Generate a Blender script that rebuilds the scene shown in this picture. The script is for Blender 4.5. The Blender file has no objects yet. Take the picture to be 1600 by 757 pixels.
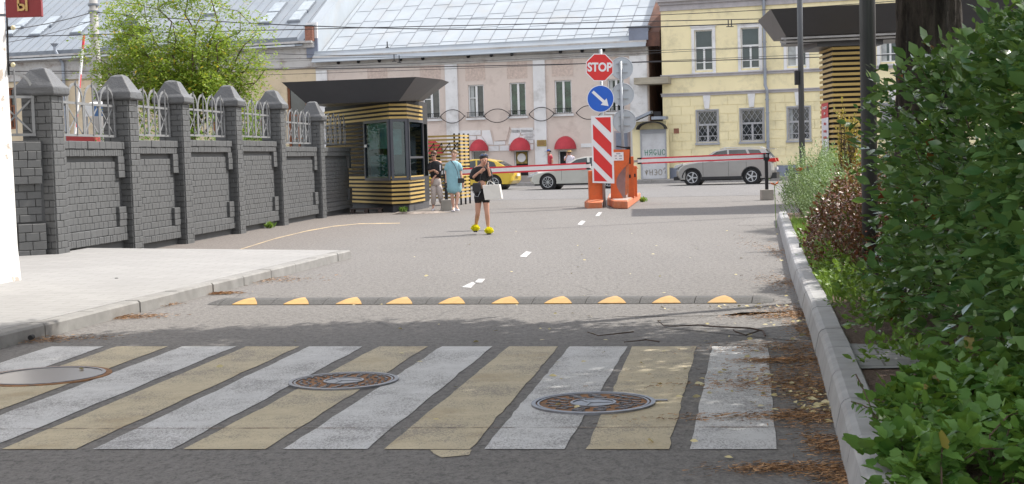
import bpy, math, random
import numpy as np
from mathutils import Vector, Matrix
R = random.Random(7); NR = np.random.default_rng(11)
S = bpy.context.scene; COL = S.collection
# ---------------- camera, sky, sun, exposure ----------------
FPX, CH = 2250.0, 1.5
PITCH, ROLL = math.atan(132/FPX), 0.028
cam = bpy.data.objects.new('camera', bpy.data.cameras.new('camera')); COL.objects.link(cam)
CM = Matrix.Rotation(math.pi/2-PITCH, 4, 'X') @ Matrix.Rotation(-ROLL, 4, 'Z')
cam.matrix_world = Matrix.Translation((0, 0, CH)) @ CM
cam.data.sensor_width = 36; cam.data.lens = FPX/1600*36; cam.data.clip_end = 2000; cam.data.clip_start = .05
S.camera = cam
SUN_EL, SUN_AZ = math.radians(50), math.atan2(.89, .45)
w = bpy.data.worlds.new('World'); S.world = w; w.use_nodes = True
nt = w.node_tree; bg = nt.nodes['Background']; sky = nt.nodes.new('ShaderNodeTexSky')
sky.sky_type = 'NISHITA'; sky.sun_disc = False; sky.sun_elevation = SUN_EL; sky.sun_rotation = SUN_AZ
sky.air_density = 1.0; sky.dust_density = 1.5; sky.ozone_density = .6
# unseen white cloud cover added to the sky as fill for shaded facades
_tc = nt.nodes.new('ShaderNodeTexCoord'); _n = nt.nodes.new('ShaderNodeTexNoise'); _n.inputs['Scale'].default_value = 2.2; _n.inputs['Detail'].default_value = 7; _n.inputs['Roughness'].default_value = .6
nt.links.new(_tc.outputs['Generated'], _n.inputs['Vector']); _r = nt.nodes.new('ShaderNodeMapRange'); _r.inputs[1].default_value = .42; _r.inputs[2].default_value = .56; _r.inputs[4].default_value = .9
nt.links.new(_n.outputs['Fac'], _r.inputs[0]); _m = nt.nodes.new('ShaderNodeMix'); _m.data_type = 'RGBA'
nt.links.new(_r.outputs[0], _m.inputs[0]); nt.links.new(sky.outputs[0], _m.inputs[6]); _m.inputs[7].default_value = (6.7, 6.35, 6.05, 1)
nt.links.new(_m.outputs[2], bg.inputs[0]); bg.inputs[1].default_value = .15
sl = bpy.data.lights.new('sun', 'SUN'); sl.energy = 3.3; sl.angle = math.radians(.53); sl.color = (1, .95, .87)
so = bpy.data.objects.new('sun', sl); COL.objects.link(so)
SD = Vector((math.sin(SUN_AZ)*math.cos(SUN_EL), math.cos(SUN_AZ)*math.cos(SUN_EL), math.sin(SUN_EL)))
so.rotation_euler = SD.to_track_quat('Z', 'Y').to_euler(); so.location = (0, 0, 60)
S.view_settings.view_transform = 'Standard'; S.view_settings.look = 'None'
S.view_settings.exposure = .95; S.view_settings.gamma = 1
# ---------------- measuring helpers (photograph pixel -> world) ----------------
CR = CM.to_3x3()
def ray(px, py): return (CR @ Vector(((px-800)/FPX, -(py-378.5)/FPX, -1)))
def G(px, py, z=0.0):
    d = ray(px, py); t = (z-CH)/d.z; return Vector((d.x*t, d.y*t, z))
def V(px, py, Y):
    d = ray(px, py); t = Y/d.y; return Vector((d.x*t, Y, CH+d.z*t))
def yh(px): return 246.5-ROLL*(px-800)
# ---------------- scene helpers ----------------
WM = {}
def wm(o): return WM.get(o.name, Matrix.Identity(4)) if o else Matrix.Identity(4)
def tag(o, label=None, cat=None, group=None, kind=None):
    if label: o['label'] = label
    if cat: o['category'] = cat
    if group: o['group'] = group
    if kind: o['kind'] = kind
    return o
def thing(name, label, cat, loc=(0, 0, 0), rz=0.0, group=None):
    o = bpy.data.objects.new(name, None); COL.objects.link(o)
    o.location = loc; o.rotation_euler = (0, 0, rz); o.empty_display_size = .2
    WM[o.name] = Matrix.Translation(loc) @ Matrix.Rotation(rz, 4, 'Z')
    return tag(o, label, cat, group)
def copy_tree(o, parent=None):
    c = o.copy(); COL.objects.link(c); c.parent = parent
    for ch in list(o.children): copy_tree(ch, c)
    return c
class MB:
    def __init__(s): s.v = []; s.f = []; s.m = []; s.cm = 0
    def add(s, vs, fs):
        n = len(s.v); s.v += [tuple(v) for v in vs]; s.f += [tuple(i+n for i in f) for f in fs]; s.m += [s.cm]*len(fs); return s
    def box(s, c, size, M=None):
        x, y, z = [a/2 for a in size]; c = Vector(c)
        vs = [Vector((i*x, j*y, k*z)) for i in (-1, 1) for j in (-1, 1) for k in (-1, 1)]
        if M is not None: vs = [M @ v for v in vs]
        return s.add([v+c for v in vs], [(0, 1, 3, 2), (4, 6, 7, 5), (0, 4, 5, 1), (2, 3, 7, 6), (0, 2, 6, 4), (1, 5, 7, 3)])
    def bb(s, x0, x1, y0, y1, z0, z1): return s.box(((x0+x1)/2, (y0+y1)/2, (z0+z1)/2), (abs(x1-x0), abs(y1-y0), abs(z1-z0)))
    def fb(s, F, a0, a1, z0, z1, d0, d1):
        vs = [F.p(a, z, d) for a in (a0, a1) for z in (z0, z1) for d in (d0, d1)]
        return s.add(vs, [(0, 1, 3, 2), (4, 6, 7, 5), (0, 4, 5, 1), (2, 3, 7, 6), (0, 2, 6, 4), (1, 5, 7, 3)])
    def bar(s, p, q, w, h=None, up=(0, 0, 1)):
        p = Vector(p); q = Vector(q); d = q-p; L = d.length; d.normalize(); h = h or w
        a = d.cross(Vector(up))
        if a.length < 1e-4: a = d.cross(Vector((0, 1, 0)))
        a.normalize(); b = a.cross(d); M = Matrix((a, d, b)).transposed()
        return s.box((p+q)/2, (w, L, h), M)
    def tube(s, pts, r, n=8, cap=True):
        pts = [Vector(p) for p in pts]; rs = r if isinstance(r, (list, tuple)) else [r]*len(pts)
        vs = []; fs = []; pa = None
        for i, p in enumerate(pts):
            d = (pts[min(i+1, len(pts)-1)]-pts[max(i-1, 0)]).normalized()
            a = pa-d*pa.dot(d) if pa is not None else d.orthogonal()
            a.normalize(); pa = a; b = d.cross(a)
            for k in range(n):
                t = 2*math.pi*k/n; vs.append(p+(a*math.cos(t)+b*math.sin(t))*rs[i])
        for i in range(len(pts)-1):
            for k in range(n):
                fs.append((i*n+k, i*n+(k+1) % n, (i+1)*n+(k+1) % n, (i+1)*n+k))
        if cap: fs += [tuple(range(n))[::-1], tuple((len(pts)-1)*n+k for k in range(n))]
        return s.add(vs, fs)
    def loft(s, rings, n=14, cap=True):   # rings: (centre, rx, ry) horizontal ellipses, optional 4th = tilt vector pair
        vs = []; fs = []
        for rg in rings:
            c = Vector(rg[0]); ax = Vector(rg[3]) if len(rg) > 3 else Vector((1, 0, 0)); ay = Vector(rg[4]) if len(rg) > 4 else Vector((0, 1, 0))
            for k in range(n):
                t = 2*math.pi*k/n; vs.append(c+ax*math.cos(t)*rg[1]+ay*math.sin(t)*rg[2])
        for i in range(len(rings)-1):
            for k in range(n): fs.append((i*n+k, i*n+(k+1) % n, (i+1)*n+(k+1) % n, (i+1)*n+k))
        if cap: fs += [tuple(range(n))[::-1], tuple((len(rings)-1)*n+k for k in range(n))]
        return s.add(vs, fs)
    def poly(s, pts, ext):               # prism: outline pts extruded by vector ext
        pts = [Vector(p) for p in pts]; e = Vector(ext); n = len(pts)
        fs = [tuple(range(n)), tuple(range(2*n-1, n-1, -1))]+[(i, i+n, (i+1) % n+n, (i+1) % n) for i in range(n)]
        return s.add(pts+[p+e for p in pts], fs)
    def sheet(s, pts): return s.add(pts, [tuple(range(len(pts)))])
    def sphere(s, c, r, n=10, m=7):
        rx, ry, rz = r if isinstance(r, (list, tuple)) else (r, r, r)
        rg = [((c[0], c[1], c[2]+rz*math.cos(math.pi*(1-j/m))), max(rx*math.sin(math.pi*j/m), 1e-4), max(ry*math.sin(math.pi*j/m), 1e-4)) for j in range(m+1)]
        return s.loft(rg, n)
    def build(s, name, mat, parent=None, smooth=False, world=True, bevel=0, fix=True, sub=0):
        me = bpy.data.meshes.new(name)
        vs = s.v
        if parent is not None and world:
            Mi = wm(parent).inverted(); vs = [tuple(Mi @ Vector(v)) for v in vs]
        me.from_pydata(vs, [], s.f)
        for m in (mat if isinstance(mat, (list, tuple)) else [mat]): me.materials.append(m)
        if any(s.m): me.polygons.foreach_set('material_index', s.m)
        if fix:
            import bmesh
            bm = bmesh.new(); bm.from_mesh(me); bmesh.ops.recalc_face_normals(bm, faces=bm.faces); bm.to_mesh(me); bm.free()
        if smooth: me.polygons.foreach_set('use_smooth', [True]*len(me.polygons))
        me.update()
        o = bpy.data.objects.new(name, me); COL.objects.link(o)
        if parent is not None: o.parent = parent; WM[o.name] = wm(parent)
        if bevel:
            b = o.modifiers.new('bevel', 'BEVEL'); b.width = bevel; b.segments = 2; b.limit_method = 'ANGLE'; b.angle_limit = .6
        if sub:
            b = o.modifiers.new('sub', 'SUBSURF'); b.levels = b.render_levels = sub
        return o
class Facade:
    def __init__(s, O, ang): s.O = Vector(O); s.u = Vector((math.cos(ang), -math.sin(ang), 0)); s.n = Vector((-math.sin(ang), -math.cos(ang), 0)); s.ang = ang
    def p(s, a, z, d=0): return s.O+s.u*a+s.n*d+Vector((0, 0, z))
    def px(s, x, y, d=0):
        r = ray(x, y); o = Vector((0, 0, CH)); q = s.O+s.n*d
        t = (q-o).dot(s.n)/r.dot(s.n); h = o+r*t; return (h-q).dot(s.u), h.z
# ---------------- materials ----------------
def nmat(name):
    m = bpy.data.materials.new(name); m.use_nodes = True; t = m.node_tree; b = t.nodes['Principled BSDF']; return m, t, b
def node(t, ty, **k):
    n = t.nodes.new(ty)
    for a, v in k.items(): setattr(n, a, v)
    return n
def mixc(t, fac, a, b, mode='MIX'):
    n = node(t, 'ShaderNodeMix', data_type='RGBA', blend_type=mode)
    for s, v in ((0, fac), (6, a), (7, b)):
        if hasattr(v, 'is_output') or isinstance(v, bpy.types.NodeSocket): t.links.new(v, n.inputs[s])
        else: n.inputs[s].default_value = v if s == 0 else (*v, 1)
    return n.outputs[2]
def noise(t, scale, detail=4, rough=.6, vec=None, sc3=None):
    n = node(t, 'ShaderNodeTexNoise'); n.inputs['Scale'].default_value = scale; n.inputs['Detail'].default_value = detail; n.inputs['Roughness'].default_value = rough
    if vec is None:
        c = node(t, 'ShaderNodeTexCoord'); vec = c.outputs['Object']
    if sc3:
        mp = node(t, 'ShaderNodeMapping'); mp.inputs['Scale'].default_value = sc3; t.links.new(vec, mp.inputs[0]); vec = mp.outputs[0]
    t.links.new(vec, n.inputs['Vector']); return n.outputs['Fac']
def ramp(t, fac, a, b, va=0.0, vb=1.0):
    n = node(t, 'ShaderNodeMapRange'); n.inputs[1].default_value = a; n.inputs[2].default_value = b; n.inputs[3].default_value = va; n.inputs[4].default_value = vb
    t.links.new(fac, n.inputs[0]); return n.outputs[0]
def bump(t, b, h, strength=.3, dist=.02):
    n = node(t, 'ShaderNodeBump'); n.inputs['Strength'].default_value = strength; n.inputs['Distance'].default_value = dist
    t.links.new(h, n.inputs['Height']); t.links.new(n.outputs[0], b.inputs['Normal']); return n
def mat(name, c, rough=.7, metal=0.0, var=.15, scale=3.0, spec=None, bmp=0.0, bscale=None, dirt=None, dirtamt=.5, dscale=1.2, coat=0.0, dist=.01, sc3=None):
    m, t, b = nmat(name); b.inputs['Roughness'].default_value = rough; b.inputs['Metallic'].default_value = metal
    if spec is not None: b.inputs['Specular IOR Level'].default_value = spec
    if coat: b.inputs['Coat Weight'].default_value = coat; b.inputs['Coat Roughness'].default_value = .08
    f = ramp(t, noise(t, scale, sc3=sc3), .3, .7)
    col = mixc(t, f, tuple(min(1, x*(1-var)) for x in c), tuple(min(1, x*(1+var)) for x in c))
    if dirt:
        g = ramp(t, noise(t, dscale, 8, .7), .5, .68, 0, dirtamt); col = mixc(t, g, col, dirt)
    t.links.new(col, b.inputs['Base Color'])
    if bmp: bump(t, b, noise(t, bscale or scale*8, 6, .7), bmp, dist)
    return m
def metal_m(n, c, r=.4, **k): return mat(n, c, r, .9, **k)
def glass_m(name, c=(.02, .025, .03), rough=.06, var=.5, scale=.6):
    m = mat(name, c, rough, 0, var, scale, spec=.8); return m
def leaf_m(name, c1, c2, rough=.45, trans=.35, c3=None, p3=.04):
    m, t, b = nmat(name); g = node(t, 'ShaderNodeNewGeometry'); rnd = g.outputs['Random Per Island']
    col = mixc(t, ramp(t, rnd, 0, 1), c1, c2)
    if c3:
        g3 = node(t, 'ShaderNodeMath', operation='GREATER_THAN'); mm = node(t, 'ShaderNodeMath', operation='MULTIPLY'); mm.inputs[1].default_value = 37.13
        fr = node(t, 'ShaderNodeMath', operation='FRACT'); t.links.new(rnd, mm.inputs[0]); t.links.new(mm.outputs[0], fr.inputs[0]); t.links.new(fr.outputs[0], g3.inputs[0]); g3.inputs[1].default_value = 1-p3
        col = mixc(t, g3.outputs[0], col, c3)
    t.links.new(col, b.inputs['Base Color']); b.inputs['Roughness'].default_value = rough
    tr = node(t, 'ShaderNodeBsdfTranslucent'); mx = node(t, 'ShaderNodeMixShader'); mx.inputs[0].default_value = trans
    tc = mixc(t, .5, col, (.25, .35, .03)); t.links.new(tc, tr.inputs[0])
    t.links.new(b.outputs[0], mx.inputs[1]); t.links.new(tr.outputs[0], mx.inputs[2])
    t.links.new(mx.outputs[0], t.nodes['Material Output'].inputs[0]); return m
# ---------------- leaf scatter ----------------
LEAF = (np.array([(0, 0, 0), (.22, .3, .05), (.27, .58, .04), (0, 1, -.06), (-.27, .58, .04), (-.22, .3, .05), (0, .3, 0), (0, .6, 0)]),
        [(0, 1, 6), (1, 2, 7, 6), (2, 3, 7), (0, 6, 5), (6, 7, 4, 5), (7, 3, 4)])
BROAD = (np.array([(0, 0, 0), (.30, .06, .05), (.40, .24, .06), (.34, .38, .03), (.42, .56, .06), (.26, .70, .03), (.14, .90, -.02), (0, 1, -.08), (-.14, .90, -.02), (-.26, .70, .03), (-.42, .56, .06), (-.34, .38, .03), (-.40, .24, .06), (-.30, .06, .05), (0, .45, -.03)]),
         [(i, i+1, 14) for i in range(13)]+[(13, 0, 14)])
SMALL = (np.array([(0, 0, 0), (.2, .5, .04), (0, 1, 0), (-.2, .5, .04)]), [(0, 1, 2), (0, 2, 3)])
def leaves(name, P, D, size, matl, parent=None, tmpl=SMALL, N=None, jit=.25, world=True):
    P = np.asarray(P, float); D = np.asarray(D, float); n = len(P)
    D = D/np.linalg.norm(D, axis=1, keepdims=True)
    up = np.asarray(N, float) if N is not None else np.tile([0, 0, 1.], (n, 1))
    up = up+NR.normal(0, .45, (n, 3))
    X = np.cross(D, up); X /= np.maximum(np.linalg.norm(X, axis=1, keepdims=True), 1e-6); Z = np.cross(X, D)
    sz = size*(1+NR.uniform(-jit, jit, n)*1.4); T, F = tmpl; k = len(T)
    W = P[:, None, :]+sz[:, None, None]*(T[None, :, 0:1]*X[:, None, :]+T[None, :, 1:2]*D[:, None, :]+T[None, :, 2:3]*Z[:, None, :])
    if parent is not None and world: 
        Mi = np.array(wm(parent).inverted()); W = W@Mi[:3, :3].T+Mi[:3, 3]
    me = bpy.data.meshes.new(name); nf = len(F); lt = [len(f) for f in F]; nl = sum(lt)
    me.vertices.add(n*k); me.vertices.foreach_set('co', W.reshape(-1))
    me.loops.add(n*nl); flat = np.array([i for f in F for i in f])
    me.loops.foreach_set('vertex_index', (flat[None, :]+np.arange(n)[:, None]*k).reshape(-1))
    me.polygons.add(n*nf); st = np.concatenate([[0], np.cumsum(lt)[:-1]])
    me.polygons.foreach_set('loop_start', (st[None, :]+np.arange(n)[:, None]*nl).reshape(-1))
    me.update(calc_edges=True); me.validate(); me.materials.append(matl)
    o = bpy.data.objects.new(name, me); COL.objects.link(o)
    if parent is not None: o.parent = parent; WM[o.name] = wm(parent)
    return o
def unit(a): return a/np.maximum(np.linalg.norm(a, axis=-1, keepdims=True), 1e-9)
def text(name, body, size, mtl, parent, M, ext=.004, align='CENTER', bold=0.0, sx=1.0):
    c = bpy.data.curves.new(name, 'FONT'); c.body = body; c.size = size; c.extrude = ext; c.align_x = align; c.align_y = 'CENTER'; c.offset = bold
    o = bpy.data.objects.new(name+'_src', c); COL.objects.link(o)
    dg = bpy.context.evaluated_depsgraph_get(); me = bpy.data.meshes.new_from_object(o.evaluated_get(dg)); bpy.data.objects.remove(o)
    me.name = name; me.materials.clear(); me.materials.append(mtl)
    r = bpy.data.objects.new(name, me); COL.objects.link(r)
    me.transform((wm(parent).inverted() if parent is not None else Matrix.Identity(4)) @ M @ Matrix.Diagonal((sx, 1, 1, 1)))
    if parent is not None: r.parent = parent; WM[r.name] = wm(parent)
    return r
def face_cam(loc, ang=0.0):   # matrix: text plane upright, readable from -Y, turned by ang about Z
    return Matrix.Translation(loc) @ Matrix.Rotation(ang, 4, 'Z') @ Matrix.Rotation(math.pi/2, 4, 'X')
# ---------------- ground ----------------
_f0, _f1 = G(302, 380), G(550, 333); _fd = (_f1-_f0).normalized(); _fn = Vector((_fd.y, -_fd.x, 0))
def asphalt(name, base, patch=.25, crackamt=.5, dust=False):
    m, t, b = nmat(name)
    n1 = noise(t, .35, 5, .6, sc3=(1, .5, 1)); n2 = noise(t, 3.0, 6, .7); n3 = noise(t, 70, 4, .85)
    c = mixc(t, ramp(t, n1, .35, .65), tuple(x*(1-patch) for x in base), tuple(x*(1+patch) for x in base))
    c = mixc(t, ramp(t, n2, .35, .7, 0, .6), c, tuple(x*.75 for x in base))
    c = mixc(t, ramp(t, noise(t, .9, 4, .6, sc3=(1, .07, 1)), .42, .62, 0, .45), c, tuple(x*1.28 for x in base))
    c = mixc(t, ramp(t, noise(t, .28, 6, .75), .55, .62, 0, .4), c, tuple(x*.7 for x in base))
    c = mixc(t, ramp(t, n3, .35, .65, 0, .8), c, tuple(x*1.5 for x in base), 'MIX')
    sp = ramp(t, noise(t, 55, 2, .5), .66, .72, 0, .8); c = mixc(t, sp, c, tuple(min(1, x*2.1) for x in base))
    dk = ramp(t, noise(t, 40, 2, .5), .63, .7, 0, .7); c = mixc(t, dk, c, tuple(x*.45 for x in base))
    vo = node(t, 'ShaderNodeTexVoronoi', feature='DISTANCE_TO_EDGE'); vo.inputs['Scale'].default_value = .33
    tc = node(t, 'ShaderNodeTexCoord'); nn = node(t, 'ShaderNodeTexNoise'); nn.inputs['Scale'].default_value = 1.5; nn.inputs['Detail'].default_value = 6
    t.links.new(tc.outputs['Object'], nn.inputs['Vector']); ad = mixc(t, .18, (0, 0, 0), nn.outputs['Color']); va = node(t, 'ShaderNodeVectorMath', operation='ADD')
    t.links.new(tc.outputs['Object'], va.inputs[0]); t.links.new(ad, va.inputs[1]); t.links.new(va.outputs[0], vo.inputs['Vector'])
    cr = ramp(t, vo.outputs['Distance'], .0, .006, 1, 0); gate = ramp(t, noise(t, .5, 3, .5), .5, .6, 0, crackamt)
    mu = node(t, 'ShaderNodeMath', operation='MULTIPLY'); t.links.new(cr, mu.inputs[0]); t.links.new(gate, mu.inputs[1])
    c = mixc(t, mu.outputs[0], c, tuple(x*.35 for x in base))
    if dust:      # sandy verge that fades out from the foot of the fence
        dp = node(t, 'ShaderNodeVectorMath', operation='DOT_PRODUCT'); t.links.new(tc.outputs['Object'], dp.inputs[0]); dp.inputs[1].default_value = _fn
        nz = noise(t, .5, 6, .7); ad2 = node(t, 'ShaderNodeMath', operation='MULTIPLY_ADD'); t.links.new(nz, ad2.inputs[0]); ad2.inputs[1].default_value = 3.2; t.links.new(dp.outputs['Value'], ad2.inputs[2])
        k0 = _f0.dot(_fn); c = mixc(t, ramp(t, ad2.outputs[0], k0+2.6, k0+5.6, .85, 0), c, mixc(t, ramp(t, n2, .3, .7), (.17, .145, .125), (.13, .11, .098)))
    gr = node(t, 'ShaderNodeTexVoronoi'); gr.inputs['Scale'].default_value = 42; t.links.new(tc.outputs['Object'], gr.inputs['Vector'])
    c = mixc(t, ramp(t, gr.outputs['Color'], .55, .95, 0, .55), c, tuple(x*1.55 for x in base)); c = mixc(t, ramp(t, gr.outputs['Color'], .0, .3, .55, 0), c, tuple(x*.5 for x in base))
    n5 = noise(t, 20, 7, .9, sc3=(1, .55, 1)); c = mixc(t, ramp(t, n5, .52, .58, 0, .75), c, tuple(x*1.6 for x in base)); c = mixc(t, ramp(t, n5, .41, .48, .75, 0), c, tuple(x*.45 for x in base))
    t.links.new(c, b.inputs['Base Color']); b.inputs['Roughness'].default_value = .85
    bump(t, b, gr.outputs['Distance'], .6, .008); return m
M_ASPH = asphalt('asphalt', (.122, .115, .109), .14, .7, True)
M_ASPHL = asphalt('asphalt_light', (.135, .128, .122), .1, .2)
def paint_m(name, c, wear=.5, rusty=None):
    m, t, b = nmat(name); n1 = noise(t, 85, 6, .9, sc3=(1, .4, 1)); n2 = noise(t, 1.7, 5, .65)
    s = node(t, 'ShaderNodeMath', operation='ADD'); mm = ramp(t, n2, .3, .7, -.09, .10); t.links.new(n1, s.inputs[0]); t.links.new(mm, s.inputs[1])
    f = ramp(t, s.outputs[0], wear, wear+.09, 0, .7); cc = mixc(t, ramp(t, noise(t, 6, 5, .7), .35, .7), c, tuple(x*.8 for x in c))
    if rusty: cc = mixc(t, ramp(t, noise(t, 1.6, 5, .65), .52, .68, 0, .6), cc, rusty)
    t.links.new(mixc(t, f, cc, (.13, .12, .12)), b.inputs['Base Color']); b.inputs['Roughness'].default_value = .75; bump(t, b, n1, .25, .004); return m
M_WHITE = paint_m('worn_white_paint', (.58, .58, .58), .505)
M_YEL = paint_m('worn_yellow_paint', (.52, .445, .30), .51, (.32, .24, .13))
M_WHITE2 = paint_m('faded_white_paint', (.6, .6, .6), .48)
def st(o): return tag(o, kind='structure')
b = MB(); b.sheet([(-300, -40, 0), (300, -40, 0), (300, 500, 0), (-300, 500, 0)]); st(b.build('road', M_ASPH))
# city street across the end of the drive, a slightly different surface
ST = math.radians(16)
def sp(px, py, dx, z): q = G(px, py, 0); u = Vector((math.cos(ST), -math.sin(ST), 0)); r = q+u*dx; return (r.x, r.y, z)
b = MB(); b.sheet([sp(900, 311, -90, .004), sp(900, 311, 90, .004), sp(900, 288.5, 90, .004), sp(900, 288.5, -90, .004)]); st(b.build('street', asphalt('street_asphalt', (.125, .122, .122), .08, .1)))
# far pavement with kerb
FK = Facade(sp(900, 289, 0, 0), ST)
b = MB(); b.fb(FK, -90, 90, -.05, .13, -26, 0); st(b.build('far_pavement', mat('far_paving', (.3, .29, .28), .85, var=.15, scale=2, bmp=.2)))
b = MB()
for k in range(-45, 45):
    b.fb(FK, k*2+.01, k*2+1.99, -.05, .15, .003, .16)
st(b.build('far_kerb', mat('far_kerb_stone', (.28, .27, .26), .8, var=.2)))
# crosswalk
NL = [1078, 915, 755, 600, 443, 287, 145, 2, -140, -285, -425]; FL = [1113, 988, 890, 795, 690, 592, 483, 385, 285, 183, 80]
NRr = [1213, 1045, 882, 735, 572, 415, 268, 118, -22, -165, -300]; FR = [1200, 1088, 980, 872, 770, 668, 567, 468, 368, 262, 163]
for col, par, nm in ((M_WHITE, 0, 'crosswalk_white_paint'), (M_YEL, 1, 'crosswalk_yellow_paint')):
    b = MB()
    for i in range(par, 11, 2):
        n = 26; L = []; Q = []
        for j in range(n+1):
            t = j/n; a = G(NL[i], 702, .004).lerp(G(FL[i], 541.5, .004), t); c = G(NRr[i], 702, .004).lerp(G(FR[i], 541.5, .004), t)
            a.x += R.gauss(0, .003)+.003*math.sin(j*1.1+i); c.x += R.gauss(0, .003)+.004*math.sin(j*.9+i*2)
            if j in (0, n):
                pass
            L.append(a); Q.append(c)
        for j in range(n): b.sheet([L[j], Q[j], Q[j+1], L[j+1]])
        if i == 3: b.sheet([G(672, 703, .004), G(737, 703, .004), G(733, 711, .004), G(690, 715, .004), G(678, 709, .004)])
    st(b.build(nm, col))
b = MB()
for q in ([(812, 401), (822, 402), (831, 394), (822, 393)], [(721, 449), (736, 450), (745, 441), (737, 441)], [(740, 442), (753, 442), (758, 436), (748, 436)],
          [(902, 351), (909, 352), (915, 346), (909, 345)], [(930, 338), (936, 338), (941, 332), (935, 332)]):
    b.sheet([G(x, y, .005) for x, y in q])
st(b.build('lane_marking', M_WHITE2))
b = MB()   # faded yellow parking line near the fence
ln = [(372, 391), (430, 373), (480, 361), (520, 354), (560, 350), (625, 349)]
for i in range(len(ln)-1):
    (x0, y0), (x1, y1) = ln[i:i+2]; b.sheet([G(x0, y0+.7, .004), G(x1, y1+.5, .004), G(x1, y1-.5, .004), G(x0, y0-.7, .004)])
st(b.build('parking_line', paint_m('faded_yellow_line', (.55, .42, .25), .47)))
# pale sheets on the road; the nearest paints in the sunlit area by the kerb
b = MB()
for q in ([(1168, 487), (1243, 487), (1245, 533), (1035, 512), (1060, 503)], [(1150, 352), (1180, 336), (1216, 337), (1216, 352)], [(950, 495), (1045, 490), (1240, 487), (1168, 493)]):
    b.sheet([G(x, y, .0035) for x, y in q[:]])
st(b.build('pale_sunlit_patch', M_ASPHL))
b = MB(); b.sheet([G(-60, 669.5, .0052), G(1300, 666, .0052), G(1300, 668.2, .0052), G(-60, 671, .0052)]) ; 
m_, t_, b_ = nmat('rust_joint'); f_ = ramp(t_, noise(t_, 14, 5, .8), .42, .55); t_.links.new(mixc(t_, f_, (.19, .16, .145), (.30, .20, .14)), b_.inputs[0]); b_.inputs['Roughness'].default_value = .9
b_.inputs['Alpha'].default_value = 1; t_.links.new(ramp(t_, noise(t_, 5, 6, .8), .42, .62, .05, .6), b_.inputs['Alpha'])
st(b.build('road_joint', m_))
# left pavement (raised, pale pavers)
def pv(s, c1, c2, mort, bw, bh, name, rot=.17):
    m, t, b = nmat(name); tc = node(t, 'ShaderNodeTexCoord'); mp = node(t, 'ShaderNodeMapping'); mp.inputs['Rotation'].default_value = (0, 0, rot)
    t.links.new(tc.outputs['Object'], mp.inputs[0]); br = node(t, 'ShaderNodeTexBrick'); t.links.new(mp.outputs[0], br.inputs[0])
    br.inputs['Scale'].default_value = s; br.inputs['Color1'].default_value = (*c1, 1); br.inputs['Color2'].default_value = (*c2, 1); br.inputs['Mortar'].default_value = (*mort, 1)
    br.inputs['Brick Width'].default_value = bw; br.inputs['Row Height'].default_value = bh; br.inputs['Mortar Size'].default_value = .008
    c = mixc(t, ramp(t, noise(t, .8, 6, .7), .4, .7, 0, .5), br.outputs[0], tuple(x*.72 for x in c1))
    t.links.new(mixc(t, ramp(t, noise(t, 30, 4, .7), .4, .8, 0, .4), c, tuple(x*.7 for x in c2)), b.inputs[0]); b.inputs['Roughness'].default_value = .85
    bump(t, b, br.outputs['Fac'], -.3, .004); return m
M_PAV = pv(1, (.30, .295, .288), (.272, .268, .262), (.21, .205, .197), .4, .2, 'pale_pavers')
kA = G(-260, 613, 0); kB = G(548, 404, 0); kd = (kB-kA).normalized(); kn = Vector((-kd.y, kd.x, 0))   # road-side foot of left kerb
tops = [(kA+kn*.17, .13), (kB+kn*.17, .13), (G(222, 391.5, .1), .1), (G(60, 389, .22), .24), (Vector((-11, 24, 0)), .3), (Vector((-11, 4, 0)), .25)]
b = MB(); pts = [(p.x, p.y, z) for p, z in tops]; b.poly(pts, (0, 0, -.35)); st(b.build('pavement', M_PAV))
b = MB(); L = (kB-kA).length; k = 0.0
while k < L-.05:
    e = min(k+.985, L); p = kA+kd*k; q = kA+kd*e; h = .128+R.uniform(-.004, .004); o = R.uniform(-.006, .006)
    f = [(-.0+o, -.06), (.0+o, h-.02), (.02+o, h), (.165, h), (.165, -.06)]
    vs = [r+kn*x+Vector((0, 0, z)) for r in (p, q) for x, z in f]
    b.add(vs, [(0, 1, 2, 3, 4), (9, 8, 7, 6, 5)]+[(i, i+5, (i+1) % 5+5, (i+1) % 5) for i in range(5)]); k += 1.0
M_CONC = mat('kerb_concrete', (.23, .225, .215), .85, var=.18, scale=4, bmp=.4, bscale=40, dist=.004, dirt=(.15, .14, .13), dirtamt=.6)
st(b.build('left_kerb', M_CONC))
# right kerb: rounded concrete
rk = [G(1345, 830), G(1325, 757), G(1287, 600), G(1261, 508), G(1237, 438), G(1218, 360), G(1214, 345)]
def polyat(P, d):
    for i in range(len(P)-1):
        l = (P[i+1]-P[i]).length
        if d <= l or i == len(P)-2: 
            u = (P[i+1]-P[i]).normalized(); return P[i]+u*d, u
        d -= l
TL = sum((rk[i+1]-rk[i]).length for i in range(len(rk)-1)); b = MB(); k = 0.0
prof = [(0, -.1), (.0, .02), (.028, .15), (.045, .175), (.075, .187), (.19, .19), (.2, .18), (.2, -.1)]
while k < TL-.1:
    e = min(k+.495, TL); j = R.uniform(-.002, .002); jz = R.uniform(-.002, .002); vs = []
    for dd in (k, e):
        p, u = polyat(rk, dd); nn = Vector((u.y, -u.x, 0)); vs += [p+nn*(x+j)+Vector((0, 0, z+(jz if z > 0 else 0))) for x, z in prof]
    n = len(prof); b.add(vs, [tuple(range(n)), tuple(range(2*n-1, n-1, -1))]+[(i, i+n, (i+1) % n+n, (i+1) % n) for i in range(n)]); k += .5
st(b.build('right_kerb', mat('right_kerb_concrete', (.33, .33, .335), .7, var=.14, scale=5, bmp=.35, bscale=60, dist=.003, dirt=(.2, .18, .17), dirtamt=.5)))
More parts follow.
